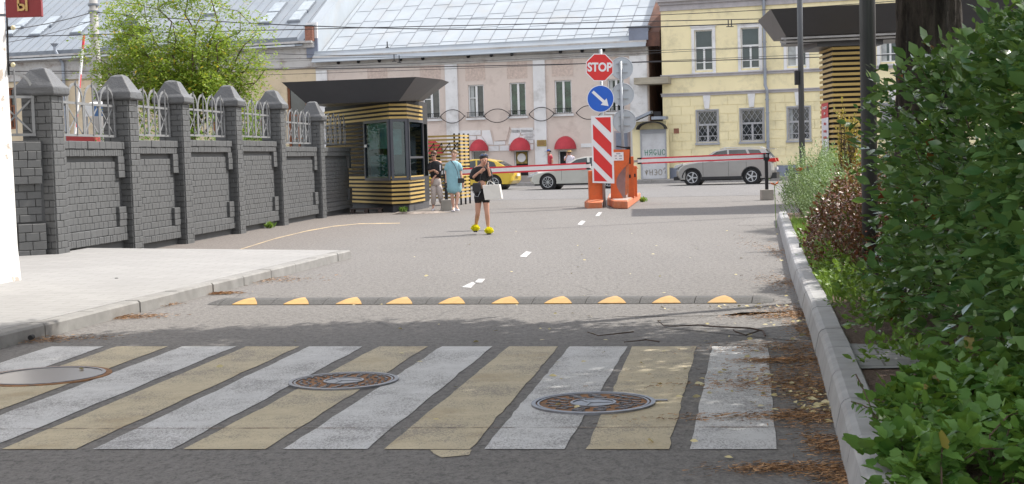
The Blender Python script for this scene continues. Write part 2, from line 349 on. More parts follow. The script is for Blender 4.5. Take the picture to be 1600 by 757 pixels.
# planting bed
m, t, bs = nmat('bark_soil'); n1 = noise(t, 45, 4, .7); n2 = noise(t, 12, 4, .7)
t.links.new(mixc(t, ramp(t, n1, .35, .65), mixc(t, n2, (.05, .033, .025), (.11, .065, .045)), (.24, .17, .13)), bs.inputs[0]); bs.inputs['Roughness'].default_value = .95; bump(t, bs, n1, 1, .03)
b = MB(); inn = []
for q in range(0, 30):
    p, u = polyat(rk, TL*q/29); nn = Vector((u.y, -u.x, 0)); inn.append(p+nn*.19+Vector((0, 0, .155)))
for q in range(29): b.sheet([inn[q], Vector((14, inn[q].y, .16)), Vector((14, inn[q+1].y, .16)), inn[q+1]])
b.sheet([inn[-1], Vector((14, inn[-1].y, .16)), Vector((14, inn[-1].y, -.1)), Vector((inn[-1].x, inn[-1].y, -.1))])
st(b.build('planting_bed', m))
b = MB(); b.sheet([G(1321, 537, .165), G(1460, 540, .165), G(1480, 574, .165), G(1342, 576, .165)]); st(b.build('stepping_path', pv(1, (.33, .33, .34), (.3, .3, .31), (.15, .14, .13), .5, .25, 'grey_pavers')))
NEED = (np.array([(-.11, 0, 0), (.11, 0, .02), (.06, 1.6, .1), (-.06, 1.6, 0)]), [(0, 1, 2), (0, 2, 3)])
# fallen needles along the kerb: flat litter scattered as tiny flakes
def litter(name, label, spots, n, size, m, z=.008):
    P = []; D = []
    for i in range(n):
        cx, cy, sx, sy = R.choice(spots); q = G(cx, cy, 0)
        x = q.x+R.gauss(0, sx*1.25); y = q.y+R.gauss(0, sy*1.3)
        P.append((x, y, z+R.uniform(0, .012))); a = R.gauss(0, .7); D.append((math.cos(a), math.sin(a), R.uniform(-.1, .15)))
    o = leaves(name, P, D, size, m, None, NEED if size < .03 else LEAF); tag(o, label, 'litter', None, 'stuff'); return o
sp1 = [(1235, 445, .12, .5), (1245, 490, .13, .3), (1225, 495, .2, .12), (1225, 545, .25, .15), (1262, 560, .08, .3), (1255, 600, .16, .2), (1225, 600, .3, .1), (1270, 620, .1, .15), (1265, 655, .1, .12), (1220, 652, .3, .05), (1290, 700, .05, .15), (1300, 745, .06, .1), (1210, 735, .12, .05), (1250, 580, .2, .2), (1262, 520, .06, .3), (1228, 400, .1, 1.2), (1212, 565, .12, .05)]
m_need = leaf_m('dry_needles', (.36, .19, .085), (.50, .30, .15), .9, 0, (.16, .1, .06), .3)
litter('fallen_needles', 'orange brown litter of dry needles along the right kerb', sp1, 13000, .020, m_need)
sp2 = [(50, 533, .25, .1), (200, 497, .15, .08), (345, 460, .08, .05), (240, 478, .1, .08), (400, 440, .3, .2)]
litter('dry_litter', 'patches of orange litter along the foot of the left kerb', sp2, 3500, .022, m_need)
m_fl = leaf_m('fallen_leaf', (.5, .42, .2), (.62, .56, .35), .8, 0)
sp3 = [(1262, 618, .1, .12), (1255, 520, .1, .5), (1240, 600, .3, .4), (1200, 620, .5, .6), (1100, 560, .8, .9), (1272, 640, .06, .1), (900, 500, 2.0, 3.0), (1080, 400, 1.5, 5), (1130, 482, .4, .1)]
litter('fallen_leaves', 'pale fallen leaves scattered over the right side of the road', sp3, 330, .045, m_fl)
# twigs on the road
def twig(label, pts, r):
    b = MB(); P = [G(x, y, .02)+Vector((0, 0, R.uniform(0, .015))) for x, y in pts]; b.tube(P, [r*(1-.6*i/len(P)) for i in range(len(P))], 5)
    return b
mt = mat('twig_bark', (.07, .045, .035), .9, var=.3, scale=20)
b = twig('', [(1196, 526), (1192, 518), (1172, 515), (1150, 514), (1120, 512), (1090, 510), (1060, 512), (1038, 511), (1028, 504)], .009)
b.tube([G(1186, 517, .03), G(1165, 524, .03), G(1150, 519, .05), G(1146, 516, .04)], .006, 5)
o = b.build('fallen_branch', mt); tag(o, 'long forked dry branch lying on the road beyond the crosswalk', 'branch')
o = twig('', [(990, 521), (960, 524), (935, 525), (918, 522)], .006).build('fallen_twig', mt); tag(o, 'short curved dry twig lying left of the long fallen branch', 'twig')
o = twig('', [(1030, 536), (1010, 533), (990, 534), (975, 536)], .006).build('fallen_twig', mt); tag(o, 'thin dark twig lying at the far edge of the crosswalk', 'twig')
# ---------------- speed bump ----------------
def rubber(name, c):
    m, t, b = nmat(name); ck = node(t, 'ShaderNodeTexVoronoi'); ck.inputs['Scale'].default_value = 48; tc = node(t, 'ShaderNodeTexCoord'); t.links.new(tc.outputs['Object'], ck.inputs['Vector'])
    t.links.new(mixc(t, ramp(t, ck.outputs['Distance'], .2, .6), tuple(x*1.15 for x in c), tuple(x*.78 for x in c)), b.inputs[0]); b.inputs['Roughness'].default_value = .8
    bump(t, b, ck.outputs['Distance'], -.8, .01); return m
MR = rubber('bump_rubber', (.092, .09, .088)); MY = mat('bump_yellow', (.50, .30, .10), .6, var=.12, scale=12, bmp=.2, bscale=40, dist=.004, dirt=(.4, .28, .14), dirtamt=.5)
s0 = G(318, 477.5); s1 = G(1207, 474.5); su = (s1-s0).normalized(); sn = Vector((-su.y, su.x, 0)); SL = (s1-s0).length
sb = thing('speed_bump', 'black rubber speed bump with yellow triangles across the road', 'speed bump', (s0+s1)/2)
cx = [387, 466, 547, 625, 706, 789, 871, 955, 1040, 1127]; ss = [(G(x, 476)-s0).dot(su) for x in cx]
edges = [0]+[(ss[0]-.3)]+[(ss[i]+ss[i+1])/2 for i in range(9)]+[ss[9]+.29, SL]
bp = [(0, .004), (.06, .022), (.13, .042), (.2, .05), (.3, .05), (.37, .042), (.44, .022), (.5, .004)]
for i in range(len(edges)-1):
    a, c = edges[i]+.004, edges[i+1]-.004; b = MB(); n = len(bp)
    tap = lambda s: (.35 if s < .05 or s > SL-.05 else 1)
    cuts = [a, c] if 0 < i < len(edges)-2 else ([a, a+.12, c] if i == 0 else [a, c-.12, c])
    vs = [s0+su*s+sn*(.25+(x-.25)*(tap(s)*.5+.5))+Vector((0, 0, z*tap(s))) for s in cuts for x, z in bp]
    fs = []
    for k in range(len(cuts)-1): fs += [(k*n+j, k*n+j+1, (k+1)*n+j+1, (k+1)*n+j) for j in range(n-1)]
    fs += [tuple(range(n)), tuple(range(len(vs)-1, len(vs)-1-n, -1))]
    b.add(vs, fs); b.build('rubber_segment', MR, sb)
for s in ss:
    b = MB(); hw = .145; pr = [(0, .004), (.06, .022), (.13, .042), (.2, .05), (.25, .05)]
    P = []
    wd = [1, .80, .50, .20, .08]
    for (x, z), q in zip(pr, wd): P.append([s0+su*(s-hw*q)+sn*(x+.002)+Vector((0, 0, z+.007)), s0+su*(s+hw*q)+sn*(x+.002)+Vector((0, 0, z+.007))])
    for k in range(4): b.sheet([P[k][0], P[k][1], P[k+1][1], P[k+1][0]])
    for k in range(4):
        for e in (0, 1): b.sheet([P[k][e], P[k+1][e], P[k+1][e]-Vector((0, 0, .008)), P[k][e]-Vector((0, 0, .008))])
    b.sheet([P[0][0], P[0][1], P[0][1]-Vector((0, 0, .008)), P[0][0]-Vector((0, 0, .008))])
    b.build('yellow_triangle', MY, sb)
# ---------------- manholes ----------------
MI = mat('cast_iron', (.2, .2, .215), .45, .55, var=.2, scale=14, bmp=.3, bscale=70, dist=.002); MRU = mat('rusty_grit', (.27, .135, .06), .95, var=.35, scale=22, bmp=.6, bscale=80, dist=.004, dirt=(.12, .1, .09), dirtamt=.8, dscale=8)
def ring(b, c, r0, r1, z0, z1, n=48):
    vs = []; 
    for r, z in ((r0, z0), (r0, z1), (r1, z1), (r1, z0)):
        vs += [Vector((c.x+r*math.cos(2*math.pi*k/n), c.y+r*math.sin(2*math.pi*k/n), z)) for k in range(n)]
    b.add(vs, [(j*n+k, j*n+(k+1) % n, ((j+1) % 4)*n+(k+1) % n, ((j+1) % 4)*n+k) for j in range(4) for k in range(n)])
def disc(b, c, r, z, n=48): b.add([(c.x+r*math.cos(2*math.pi*k/n), c.y+r*math.sin(2*math.pi*k/n), z) for k in range(n)], [tuple(range(n))])
def manhole(px, py, r, label, wavy, zs=1):
    c = G(px, py); t = thing('manhole_cover', label, 'manhole', c)
    b = MB(); ring(b, c, r*.93, r, 0, .016); ring(b, c, r*.87, r*.905, 0, .014); b.build('frame_ring', MI, t)
    b = MB(); disc(b, c, r*.98, .0075); b.build('rusty_bed', MRU, t)
    b = MB(); ring(b, c, r*.33, r*.37, .006, .015); 
    for a in (0, 2.1, 4.2): b.bar(c+Vector((.12*math.cos(a), .12*math.sin(a), .010)), c+Vector((-.02, 0, .010)), .022, .008)
    if wavy:
        for row in range(-7, 8):
            y = row*r*.118; hw = math.sqrt(max(0, (r*.84)**2-y*y)); x = -hw+.03+(row % 2)*.06
            while x < hw-.07:
                if math.hypot(x+.03, y) > r*.42:
                    p = [c+Vector((x+q*.018, y+.016*math.sin(q*1.57), .011)) for q in range(5)]; b.tube(p, .006, 4)
                x += .125
    else:
        for rr, n in ((.5, 12), (.65, 18), (.78, 24)):
            for k in range(n):
                a = 2*math.pi*(k+(rr*10 % 1)*.5)/n; p = [c+Vector((math.cos(a+q*.03)*r*(rr+.02*math.sin(q*1.57)), math.sin(a+q*.03)*r*(rr+.02*math.sin(q*1.57)), .011)) for q in range(5)]; b.tube(p, .0075, 4)
    b.build('cast_pattern', MI, t)
    b = MB(); disc(b, c, r*.325, .0105); b.build('centre_plate', MI, t)
    if wavy:
        b = MB(); b.box(c+Vector((r+.035, .02, .008)), (.08, .03, .012)); b.build('hinge_lug', MI, t)
manhole(927, 632, .375, 'round iron manhole cover with a side lug on the right white and yellow stripes', True)
manhole(537, 597.5, .375, 'rusty round manhole cover with scalloped ribs on the middle of the crosswalk', False)
c = G(70, 589); t = thing('manhole_cover', 'manhole flooded with grey water and rimmed with rust at the left crosswalk end', 'manhole', c)
b = MB(); ring(b, c, .43, .475, 0, .010); b.build('frame_ring', MRU, t)
b = MB(); ring(b, c+Vector((0, .004, 0)), .405, .43, 0, .014); b.build('iron_rim', MI, t)
b = MB(); disc(b, c, .42, .0085); b.build('puddle', mat('puddle_water', (.15, .13, .125), .28, var=.08, scale=3, spec=.7), t)
# ---------------- buildings across the street ----------------
PO = V(816, 289, 80); PO.z = .13
FP = Facade(PO, ST)                       # pink and beige houses
YO = V(1042, 281, 77.6); YO.z = .13
FY = Facade(YO, math.radians(18))         # yellow house
M_GL = glass_m('window_glass', (.028, .035, .04), .05); M_GLG = glass_m('window_glass_green', (.02, .05, .03), .1, .8, 2.5)
M_WF = mat('white_window_frame', (.68, .69, .7), .5, var=.05); M_GF = mat('grey_window_frame', (.33, .34, .37), .6, var=.1)
M_DK = mat('dark_interior', (.02, .02, .022), .9)
M_CUR = mat('pale_curtain', (.4, .42, .42), .9, var=.25, scale=3)
M_WT = mat('white_stucco', (.68, .68, .69), .85, var=.07, scale=1.5, dirt=(.36, .35, .34), dirtamt=.6, bmp=.15, bscale=15)
M_PINK = mat('pink_stucco', (.62, .535, .485), .9, var=.06, scale=.6, dirt=(.34, .27, .24), dirtamt=.45, bmp=.15, bscale=20)
M_PINKR = mat('rough_pink_stucco', (.55, .45, .40), .95, var=.18, scale=9, bmp=.8, bscale=30, dist=.03)
M_BEIGE = mat('beige_stucco', (.58, .48, .34), .9, var=.06, scale=.8, dirt=(.32, .27, .2), dirtamt=.5)
M_YST = mat('yellow_stucco', (.80, .71, .45), .9, var=.05, scale=.7, dirt=(.46, .42, .28), dirtamt=.5, bmp=.15, bscale=18)
M_PEEL = mat('peeling_plaster', (.46, .45, .44), .9, var=.08, scale=1, dirt=(.22, .17, .14), dirtamt=.95, dscale=1.3)
M_BLG = mat('blue_grey_paint', (.19, .215, .28), .7, var=.12, scale=2, dirt=(.13, .13, .15), dirtamt=.4)
M_ZINC = mat('galvanised_roof', (.36, .40, .44), .55, .2, var=.09, scale=.55, dirt=(.38, .36, .33), dirtamt=.35, dscale=.7)
M_ZINC2 = mat('grey_blue_roof', (.25, .285, .325), .55, .2, var=.1, scale=.6, dirt=(.26, .27, .28), dirtamt=.5)
M_SEAM = mat('roof_seam', (.2, .215, .24), .5, .4); M_GUT = mat('gutter_metal', (.17, .19, .22), .5, .4)
M_PIPE = mat('pipe_grey', (.27, .30, .35), .5, .3, var=.12, dirt=(.2, .17, .15), dirtamt=.4)
M_BRN = mat('brown_timber', (.20, .075, .035), .7, var=.2, scale=8, sc3=(1, 1, .1))
def window(F, par, x0, y0, x1, y1, d=0.0, style='two', fm=None, gm=None, fw=.07, zfix=None, curtain=0, label=None):
    a0, z1 = F.px(x0, y0, d); a1, z0 = F.px(x1, y1, d)
    if zfix: z0, z1 = zfix
    fm = fm or M_WF; gm = gm or M_GL; b = MB(); d -= .09
    b.fb(F, a0, a0+fw, z0, z1, d-.12, d-.02); b.fb(F, a1-fw, a1, z0, z1, d-.12, d-.02); b.fb(F, a0+fw, a1-fw, z1-fw, z1, d-.12, d-.02); b.fb(F, a0+fw, a1-fw, z0, z0+fw, d-.12, d-.02)
    am = (a0+a1)/2
    if style == 'two': b.fb(F, am-.06, am+.06, z0+fw, z1-fw, d-.12, d-.025)
    if style == 'old':
        zt = z0+(z1-z0)*.56; b.fb(F, a0+fw, a1-fw, zt-.05, zt+.05, d-.12, d-.025); b.fb(F, am-.05, am+.05, z0+fw, zt-.05, d-.12, d-.03)
        zl = z0+(z1-z0)*.2; b.fb(F, a0+fw, am-.05, zl-.02, zl+.02, d-.115, d-.035); b.fb(F, am+.05, a1-fw, zl-.02, zl+.02, d-.115, d-.035)
    if style == 'mid': b.fb(F, am-.06, am+.06, z0+fw, z1-fw, d-.12, d-.025); zt = z0+(z1-z0)*.6; b.fb(F, a0+fw, am-.06, zt-.025, zt+.025, d-.12, d-.03)
    f = b.build('window', fm, par)
    b = MB(); b.fb(F, a0+.01, a1-.01, z0+.01, z1-.01, d-.115, d-.10); b.build('pane', gm, f)
    if curtain:
        b = MB(); b.fb(F, a0+fw+.02, a0+fw+(a1-a0)*curtain*.5, z0+fw, z1-fw, d-.10, d-.095); b.build('curtain', M_CUR, f)
    return (a0, a1, z0, z1, f)
def wallholes(b, F, a0, a1, z0, z1, holes, t=.3, d=0.0):     # wall with rectangular openings, built of blocks butted together
    xs = sorted({a0, a1, *[h[0] for h in holes], *[h[1] for h in holes]}); xs = [x for x in xs if a0 <= x <= a1]
    for i in range(len(xs)-1):
        m = (xs[i]+xs[i+1])/2; hs = sorted([(h[2], h[3]) for h in holes if h[0] < m < h[1]]); z = z0
        for lo, hi in hs:
            if lo > z: b.fb(F, xs[i], xs[i+1], z, lo, d-t, d)
            z = max(z, hi)
        if z < z1: b.fb(F, xs[i], xs[i+1], z, z1, d-t, d)
# ---- pink house ----
pk = thing('pink_house', 'two storey pink house with white pilasters, red awnings and a bright metal roof', 'house', PO)
aL, _ = FP.px(494, 120); aR, _ = FP.px(1013, 120)
ze = 7.55-.13
ups = []
for x0, y0, x1, y1, c, st_ in ((660, 139, 688, 189, 0, 'mid'), (731, 137, 757, 187, .5, 'mid'), (796, 133.5, 822.5, 184.5, 0, 'two'), (866, 130, 894, 181, 0, 'two'), (949, 128, 976, 178, .4, 'two'), (578, 142, 605, 192, 0, 'two')):
    g = M_GLG if x0 in (796, 866) else M_GL
    ups.append(window(FP, pk, x0, y0, x1, y1, 0, st_, gm=g, curtain=c))
low = []
for x0, x1, c in ((737, 760, 0), (803, 827, 0), (872, 894, 0), (661, 690, 0)):
    low.append(window(FP, pk, x0, 239, x1, 286, 0, 'one', fm=M_WF, gm=M_DK if x0 != 737 else M_GL))
# gold clock and clutter inside the middle shop window
a0, a1, z0, z1, f = low[1]; b = MB(); b.fb(FP, a0+.1, a1-.1, z1-.75, z1-.12, -.095, -.09); b.build('gold_curtain', mat('gold_cloth', (.28, .21, .06), .8, var=.5, scale=6), f)
b = MB(); cc = FP.p((a0+a1)/2, z1-.42, -.06); b.tube([cc, cc+FP.n*.03], .24, 20); b.build('shop_clock', M_WT, f)
b = MB(); b.fb(FP, a0+.1, a1-.1, z0+.1, z0+.3, -.09, -.06); b.build('window_display', mat('planter_green', (.1, .09, .03), .8, var=.6, scale=9), f)
b = MB(); wallholes(b, FP, aL, aR, 0, ze-.75, [(q[0], q[1], q[2], q[3]) for q in ups+low]); b.build('wall', M_PINK, pk)
b = MB(); b.fb(FP, aL-.02, aR+.02, -.13, .35, .003, .06); b.build('plinth', mat('stone_plinth', (.3, .27, .25), .9, var=.15), pk)
# cornice
b = MB(); b.fb(FP, aL, aR, ze-.75, ze-.28, -.3, .06); b.fb(FP, aL, aR, ze-.275, ze-.12, -.3, .22); b.fb(FP, aL, aR, ze-.118, ze+.04, -.3, .42)
b.fb(FP, aL, aR, ze-.55, ze-.47, .062, .12)
b.build('cornice', mat('weathered_cornice', (.47, .455, .44), .9, var=.1, scale=1.2, dirt=(.27, .23, .2), dirtamt=.7, dscale=1.0), pk)
for x in (530, 561.5, 594, 627, 662, 733, 769, 801, 877, 911, 944):
    a, _ = FP.px(x, 100); b = MB(); b.sphere(FP.p(a, ze-.36, .13), .10, 8, 6); b.bar(FP.p(a, ze-.3, .1), FP.p(a, ze-.26, .02), .05); b.build('flood_lamp', M_DK, pk)
# pilasters, recessed rough panels, string
zt = ze-.76
for x0, x1 in ((496, 513), (697, 716), (834.5, 853), (985, 1012)):
    q0, _ = FP.px(x0, 150); q1, _ = FP.px(x1, 150); b = MB(); b.fb(FP, q0, q1, .35, zt, .003, .12); b.build('pilaster', M_WT, pk)
for (a0, a1, z0, z1, f) in ups:
    b = MB(); b.fb(FP, a0-.12, a1+.12, z1+.22, zt-.02, .002, .012); b.build('rough_panel', M_PINKR, pk)
    b = MB(); b.fb(FP, a0-.12, a1+.12, z0-.14, z0-.02, -.02, .16); b.build('window_sill', M_WT, pk)
    b = MB()
    for k in range(11): b.bar(FP.p(a0+(a1-a0)*k/10, z0, .2), FP.p(a0+(a1-a0)*k/10, z0+.28, .2), .02)
    b.bar(FP.p(a0-.05, z0+.28, .2), FP.p(a1+.05, z0+.28, .2), .025); b.bar(FP.p(a0-.05, z0+.02, .2), FP.p(a1+.05, z0+.02, .2), .025); b.bar(FP.p(a0-.05, z0+.02, .2), FP.p(a0-.05, z0+.02, 0), .02); b.bar(FP.p(a1+.05, z0+.02, .2), FP.p(a1+.05, z0+.02, 0), .02)
    b.build('window_grille', M_DK, pk)
# eye-shaped wire ornaments
for xc, yc in ((709, 186), (779, 185), (848, 182.5), (922, 180)):
    a, z = FP.px(xc, yc); hw = 0.72 if xc != 779 else .78; P = []
    for k in range(25): t = -1+k/12; P.append(FP.p(a+hw*t, z+.37*(1-abs(t)**2.2), .25))
    Q = [FP.p(a+hw*(-1+k/12), z-.37*(1-abs(-1+k/12)**2.2), .25) for k in range(25)]
    b = MB(); b.tube(P, .022, 5); b.tube(Q, .022, 5); b.bar(FP.p(a-hw, z, .25), FP.p(a-hw, z, 0), .02); b.bar(FP.p(a+hw, z, .25), FP.p(a+hw, z, 0), .02); b.build('wire_ornament', M_DK, pk)
# rusticated white blocks of the ground floor
def rust_block(b, pts): 
    q = [FP.px(x, y) for x, y in pts]; c = (sum(a for a, z in q)/len(q), sum(z for a, z in q)/len(q))
    q = [(c[0]+(a-c[0])*.97, c[1]+(z-c[1])*.93) for a, z in q]
    b.poly([FP.p(a, z, .003) for a, z in q], FP.n*.05)
b = MB()
def mir(pts, xc=783): return [(2*xc-x, y-(xc-x)*-.0-(xc-x)*.04) for x, y in pts][::-1]
base = [[(716, 208), (752, 207), (752, 215), (716, 216)], [(753, 207), (766, 206.5), (772, 231), (763, 231), (753, 216)], [(717, 216.5), (745, 216), (745, 223), (717, 224)],
        [(746, 216), (753, 216.5), (762, 231), (757, 231), (746, 222)], [(772, 225), (790, 224), (790, 230), (772, 231)], [(764, 232), (780, 231.5), (780, 240), (764, 240.5)], [(781, 231.5), (796, 231), (796, 239.5), (781, 240)]]
for q in base: rust_block(b, q)
for q in base[:4]:
    rust_block(b, [(1566-x, y-.7) for x, y in q][::-1])
for q in ([(816, 213), (834, 212), (834, 220), (821, 220)], [(822, 221), (834, 220.5), (834, 228), (829, 228)], [(829, 229), (834, 229), (834, 238), (829, 238)], [(799, 204), (834, 203), (834, 211), (799, 212)],
          [(716, 225), (735, 225), (735, 233), (716, 233)], [(716, 234), (734, 234), (734, 241), (716, 241)]): rust_block(b, q)
b.build('white_masonry', M_WT, pk)
b = MB(); q = [FP.px(x, y) for x, y in ((769, 203), (797, 202), (792, 223), (774, 224))]; b.poly([FP.p(a, z, .003) for a, z in q], FP.n*.09); b.build('keystone', M_PINK, pk)
# red awnings: quarter-dome canopies
M_RED = mat('red_awning', (.42, .035, .05), .7, var=.12, scale=3)
for x0, x1, yt, yb in ((735, 763, 221, 240), (797, 829, 218, 239.5), (867, 900.5, 216, 237.5), (653, 692, 222, 246), (566, 600, 224, 246)):
    a0, zb = FP.px(x0, yb); a1, zt_ = FP.px(x1, yt); ac = (a0+a1)/2; r = (a1-a0)/2; h = zt_-zb; vs = []; fs = []; n = 14; m_ = 7
    for i in range(m_+1):
        ph = math.pi/2*i/m_
        for k in range(n+1):
            th = math.pi*k/n; vs.append(FP.p(ac-r*math.cos(th), zb+h*math.sin(th)*math.cos(ph)+.0, .02+.75*math.sin(th)*math.sin(ph)))
    for i in range(m_):
        for k in range(n): fs.append((i*(n+1)+k, i*(n+1)+k+1, (i+1)*(n+1)+k+1, (i+1)*(n+1)+k))
    b = MB(); b.add(vs, fs)
    o = b.build('awning', M_RED, pk, smooth=True)
a, z = FP.px(840, 223); a2, z2 = FP.px(855, 232.5); b = MB(); b.fb(FP, a, a2, z2, z, .123, .15); pq = b.build('gold_plaque', mat('brass_plaque', (.32, .23, .08), .45, .3), pk)
for k in range(4): b = MB(); b.fb(FP, a+.07, a2-.07-.05*(k % 2), z-.08-k*.06, z-.06-k*.06, .151, .153); b.build('lettering', M_BRN, pq)
a, z = FP.px(908, 228.5); a2, z2 = FP.px(926, 234); b = MB(); b.fb(FP, a, a2, z2, z, .003, .05); b.build('white_plaque', M_WF, pk)
a, z = FP.px(960, 209); a2, z2 = FP.px(985, 280); b = MB(); b.fb(FP, a, a2, z2, z, .003, .06); dd = b.build('service_door', mat('mauve_door', (.33, .29, .31), .7, var=.1), pk)
b = MB(); b.fb(FP, a+.1, (a+a2)/2-.03, z-1.2, z-.1, .062, .075); b.fb(FP, (a+a2)/2+.03, a2-.1, z-1.2, z-.1, .062, .075); b.build('door_panel', M_BLG, dd)
# roof
def slope(F, a0, a1, z0, run, ang, par, m, over=.55, th=.06, name='roof', seams=1.0, cross=(), seamm=None, sh=.035):
    tz = math.tan(ang); P = lambda a, r, dz=0: F.p(a, z0+(r+0)*tz+dz, -r)
    b = MB(); b.poly([P(a0, -over), P(a1, -over), P(a1, run), P(a0, run)], (0, 0, -th)); rf = b.build(name, m, par)
    b = MB(); a = a0+.3
    while a < a1: b.bar(P(a, -over+.5, sh/2), P(a, run, sh/2), .022, sh); a += seams
    for ri, off in cross:
        a = a0+.3; k = 0
        while a+seams < a1:
            r = ri+(off if k % 2 else 0)+R.uniform(-.1, .1); b.bar(P(a+.02, r, .008), P(a+seams-.02, r, .008), .022, .016); a += seams; k += 1
    b.build('roof_seams', seamm or M_SEAM, rf)
    return rf, P
rang = math.radians(29)
rf, P = slope(FP, aL+.15, aR-.1, ze+.06, 7.2, rang, pk, M_ZINC, .6, seams=.98, cross=((.9, .1), (2.3, .25), (3.8, .3), (5.4, .3)))
b = MB(); b.poly([P(aL, -.62, .0), P(aR, -.62, .0), P(aR, -.1, .3), P(aL, -.1, .3)], (0, 0, -.03)); 
b.bar(P(aL, -.1, .31), P(aR, -.1, .31), .04, .05); b.build('gutter_flashing', M_ZINC, rf)
b = MB(); b.bar(P(aL, -.09, .1), P(aR, -.09, .1), .03, .3); b.build('gutter_upstand', M_GUT, rf)
b = MB(); b.poly([P(aL, 7.2), P(aR, 7.2), FP.p(aR, ze, -14.4), FP.p(aL, ze, -14.4)], (0, 0, -.05)); b.build('rear_roof', M_ZINC, rf)
b = MB(); b.poly([FP.p(aR, 0, -.301), FP.p(aR, ze, -.301), FP.p(aR, ze+7.2*math.tan(rang), -7.2), FP.p(aR, ze, -14.4), FP.p(aR, 0, -14.4)], FP.u*-.3)
b.build('side_wall', mat('rusty_brick_side', (.13, .065, .045), .9, var=.3, scale=2, bmp=.4, dirt=(.05, .04, .04), dirtamt=.6), pk)
b = MB(); b.poly([FP.p(aL, 0, -.301), FP.p(aL, ze, -.301), FP.p(aL, ze+7.2*math.tan(rang), -7.2), FP.p(aL, ze, -14.4), FP.p(aL, 0, -14.4)], FP.u*.3); b.build('side_wall', M_BEIGE, pk)
# firewall at the right end standing above the roof, capped in rusty sheet
b = MB(); b.poly([P(aR-.05, -.3, -.2), P(aR-.05, -.3, .55), P(aR-.05, 7.4, .75), P(aR-.05, 7.4, -.2)], FP.u*.75); b.build('fire_wall', mat('rusty_firewall', (.10, .05, .038), .85, .1, var=.35, scale=1.5, dirt=(.25, .1, .05), dirtamt=.5), pk)
q = FP.px(1003, 60); b = MB(); b.fb(FP, aR-.95, aR+.1, ze+.05, ze+.75, -.6, .35); b.build('parapet_block', M_BLG, pk)
b = MB(); b.fb(FP, aR-1.05, aR+.2, ze+.752, ze+.80, -.7, .42); b.build('parapet_cap', M_GUT, pk)
for x, y in ((600, 75),):
    b = MB(); p = FP.p(FP.px(600, 80)[0], ze+.4, -.55); b.tube([p, p+Vector((0, 0, .35))], .035, 6); b.tube([p, p+Vector((0, 0, .04))], .1, 8); b.build('roof_vent', M_DK, rf)
# ---- beige house on the left ----
bh = thing('beige_house', 'long beige house behind the tree with skylights and a grey blue metal roof', 'house', FP.p(-20, 0, 0))
zb = 8.35
bA, _ = FP.px(-420, 100, .0); bB = aL-.005
holes = []
for x0, y0, x1, y1, fm_ in ((12, 141, 28, 205, M_BRN), (448, 140, 482, 240, M_BRN), (395, 175, 410, 235, M_BRN), (330, 150, 352, 215, M_BRN), (150, 160, 180, 215, M_WF)):
    holes.append(window(FP, bh, x0, y0, x1, y1, 0, 'old' if fm_ is M_BRN else 'two', fm=fm_, fw=.12))
b = MB(); wallholes(b, FP, bA, bB, 0, zb-1.45, holes); b.build('wall', M_BEIGE, bh)
b = MB(); b.fb(FP, bA, bB, zb-1.45, zb-.35, -.3, .05); b.fb(FP, bA, bB, zb-1.5, zb-1.4, .052, .12); b.fb(FP, bA, bB, zb-1.05, zb-1.0, .052, .09); b.build('frieze', M_PEEL, bh)
b = MB(); b.fb(FP, bA, bB, zb-.35, zb-.1, -.3, .3); b.fb(FP, bA, bB, zb-.1, zb+.02, -.3, .5); b.build('cornice', M_PEEL, bh)
rf2, P2 = slope(FP, bA, aL-.6, zb+.1, 7.5, math.radians(30), bh, M_ZINC2, .5, seams=.62)
b = MB(); b.bar(P2(bA, -.2, .12), P2(aL-1, -.2, .12), .04, .34); b.build('snow_guard', M_GUT, rf2)
b = MB(); b.bar(P2(bA, -.56, .0), P2(aL-1, -.56, .0), .12, .1); b.build('gutter', mat('pale_gutter', (.5, .53, .56), .5, .3), rf2)
for x, y in ((20, 50), (37, 38), (62, 50), (80, 36), (126, 47), (140, 32), (334, 18), (420, 31), (433, 15), (465, 28), (478, 13), (205, 30)):
    # intersect the roof plane with the pixel ray
    r = ray(x, y); n_ = (P2(0, 0)-P2(1, 0)).cross(P2(0, 0)-P2(0, 1)).normalized(); o_ = Vector((0, 0, CH)); t = (P2(0, 0)-o_).dot(n_)/r.dot(n_); h = o_+r*t
    a = (h-FP.O).dot(FP.u); rr = -(h-FP.O).dot(FP.n)
    b = MB(); b.poly([P2(a-.42, rr-.62, .14), P2(a+.42, rr-.62, .14), P2(a+.42, rr+.62, .14), P2(a-.42, rr+.62, .14)], (0, 0, -.15)); s_ = b.build('skylight', M_GUT, rf2) if False else b.build('skylight', M_GUT, bh)
    b = MB(); b.poly([P2(a-.36, rr-.55, .165), P2(a+.36, rr-.55, .165), P2(a+.36, rr+.55, .165), P2(a-.36, rr+.55, .165)], (0, 0, -.02)); b.build('pane', mat('skylight_glass', (.35, .4, .44), .12, .1) if 'skylight_glass' not in bpy.data.materials else bpy.data.materials['skylight_glass'], s_)
b = MB(); b.poly([P2(bA, 7.5), P2(aL-.6, 7.5), FP.p(aL-.6, zb, -15), FP.p(bA, zb, -15)], (0, 0, -.05)); b.build('rear_roof', M_ZINC2, rf2)
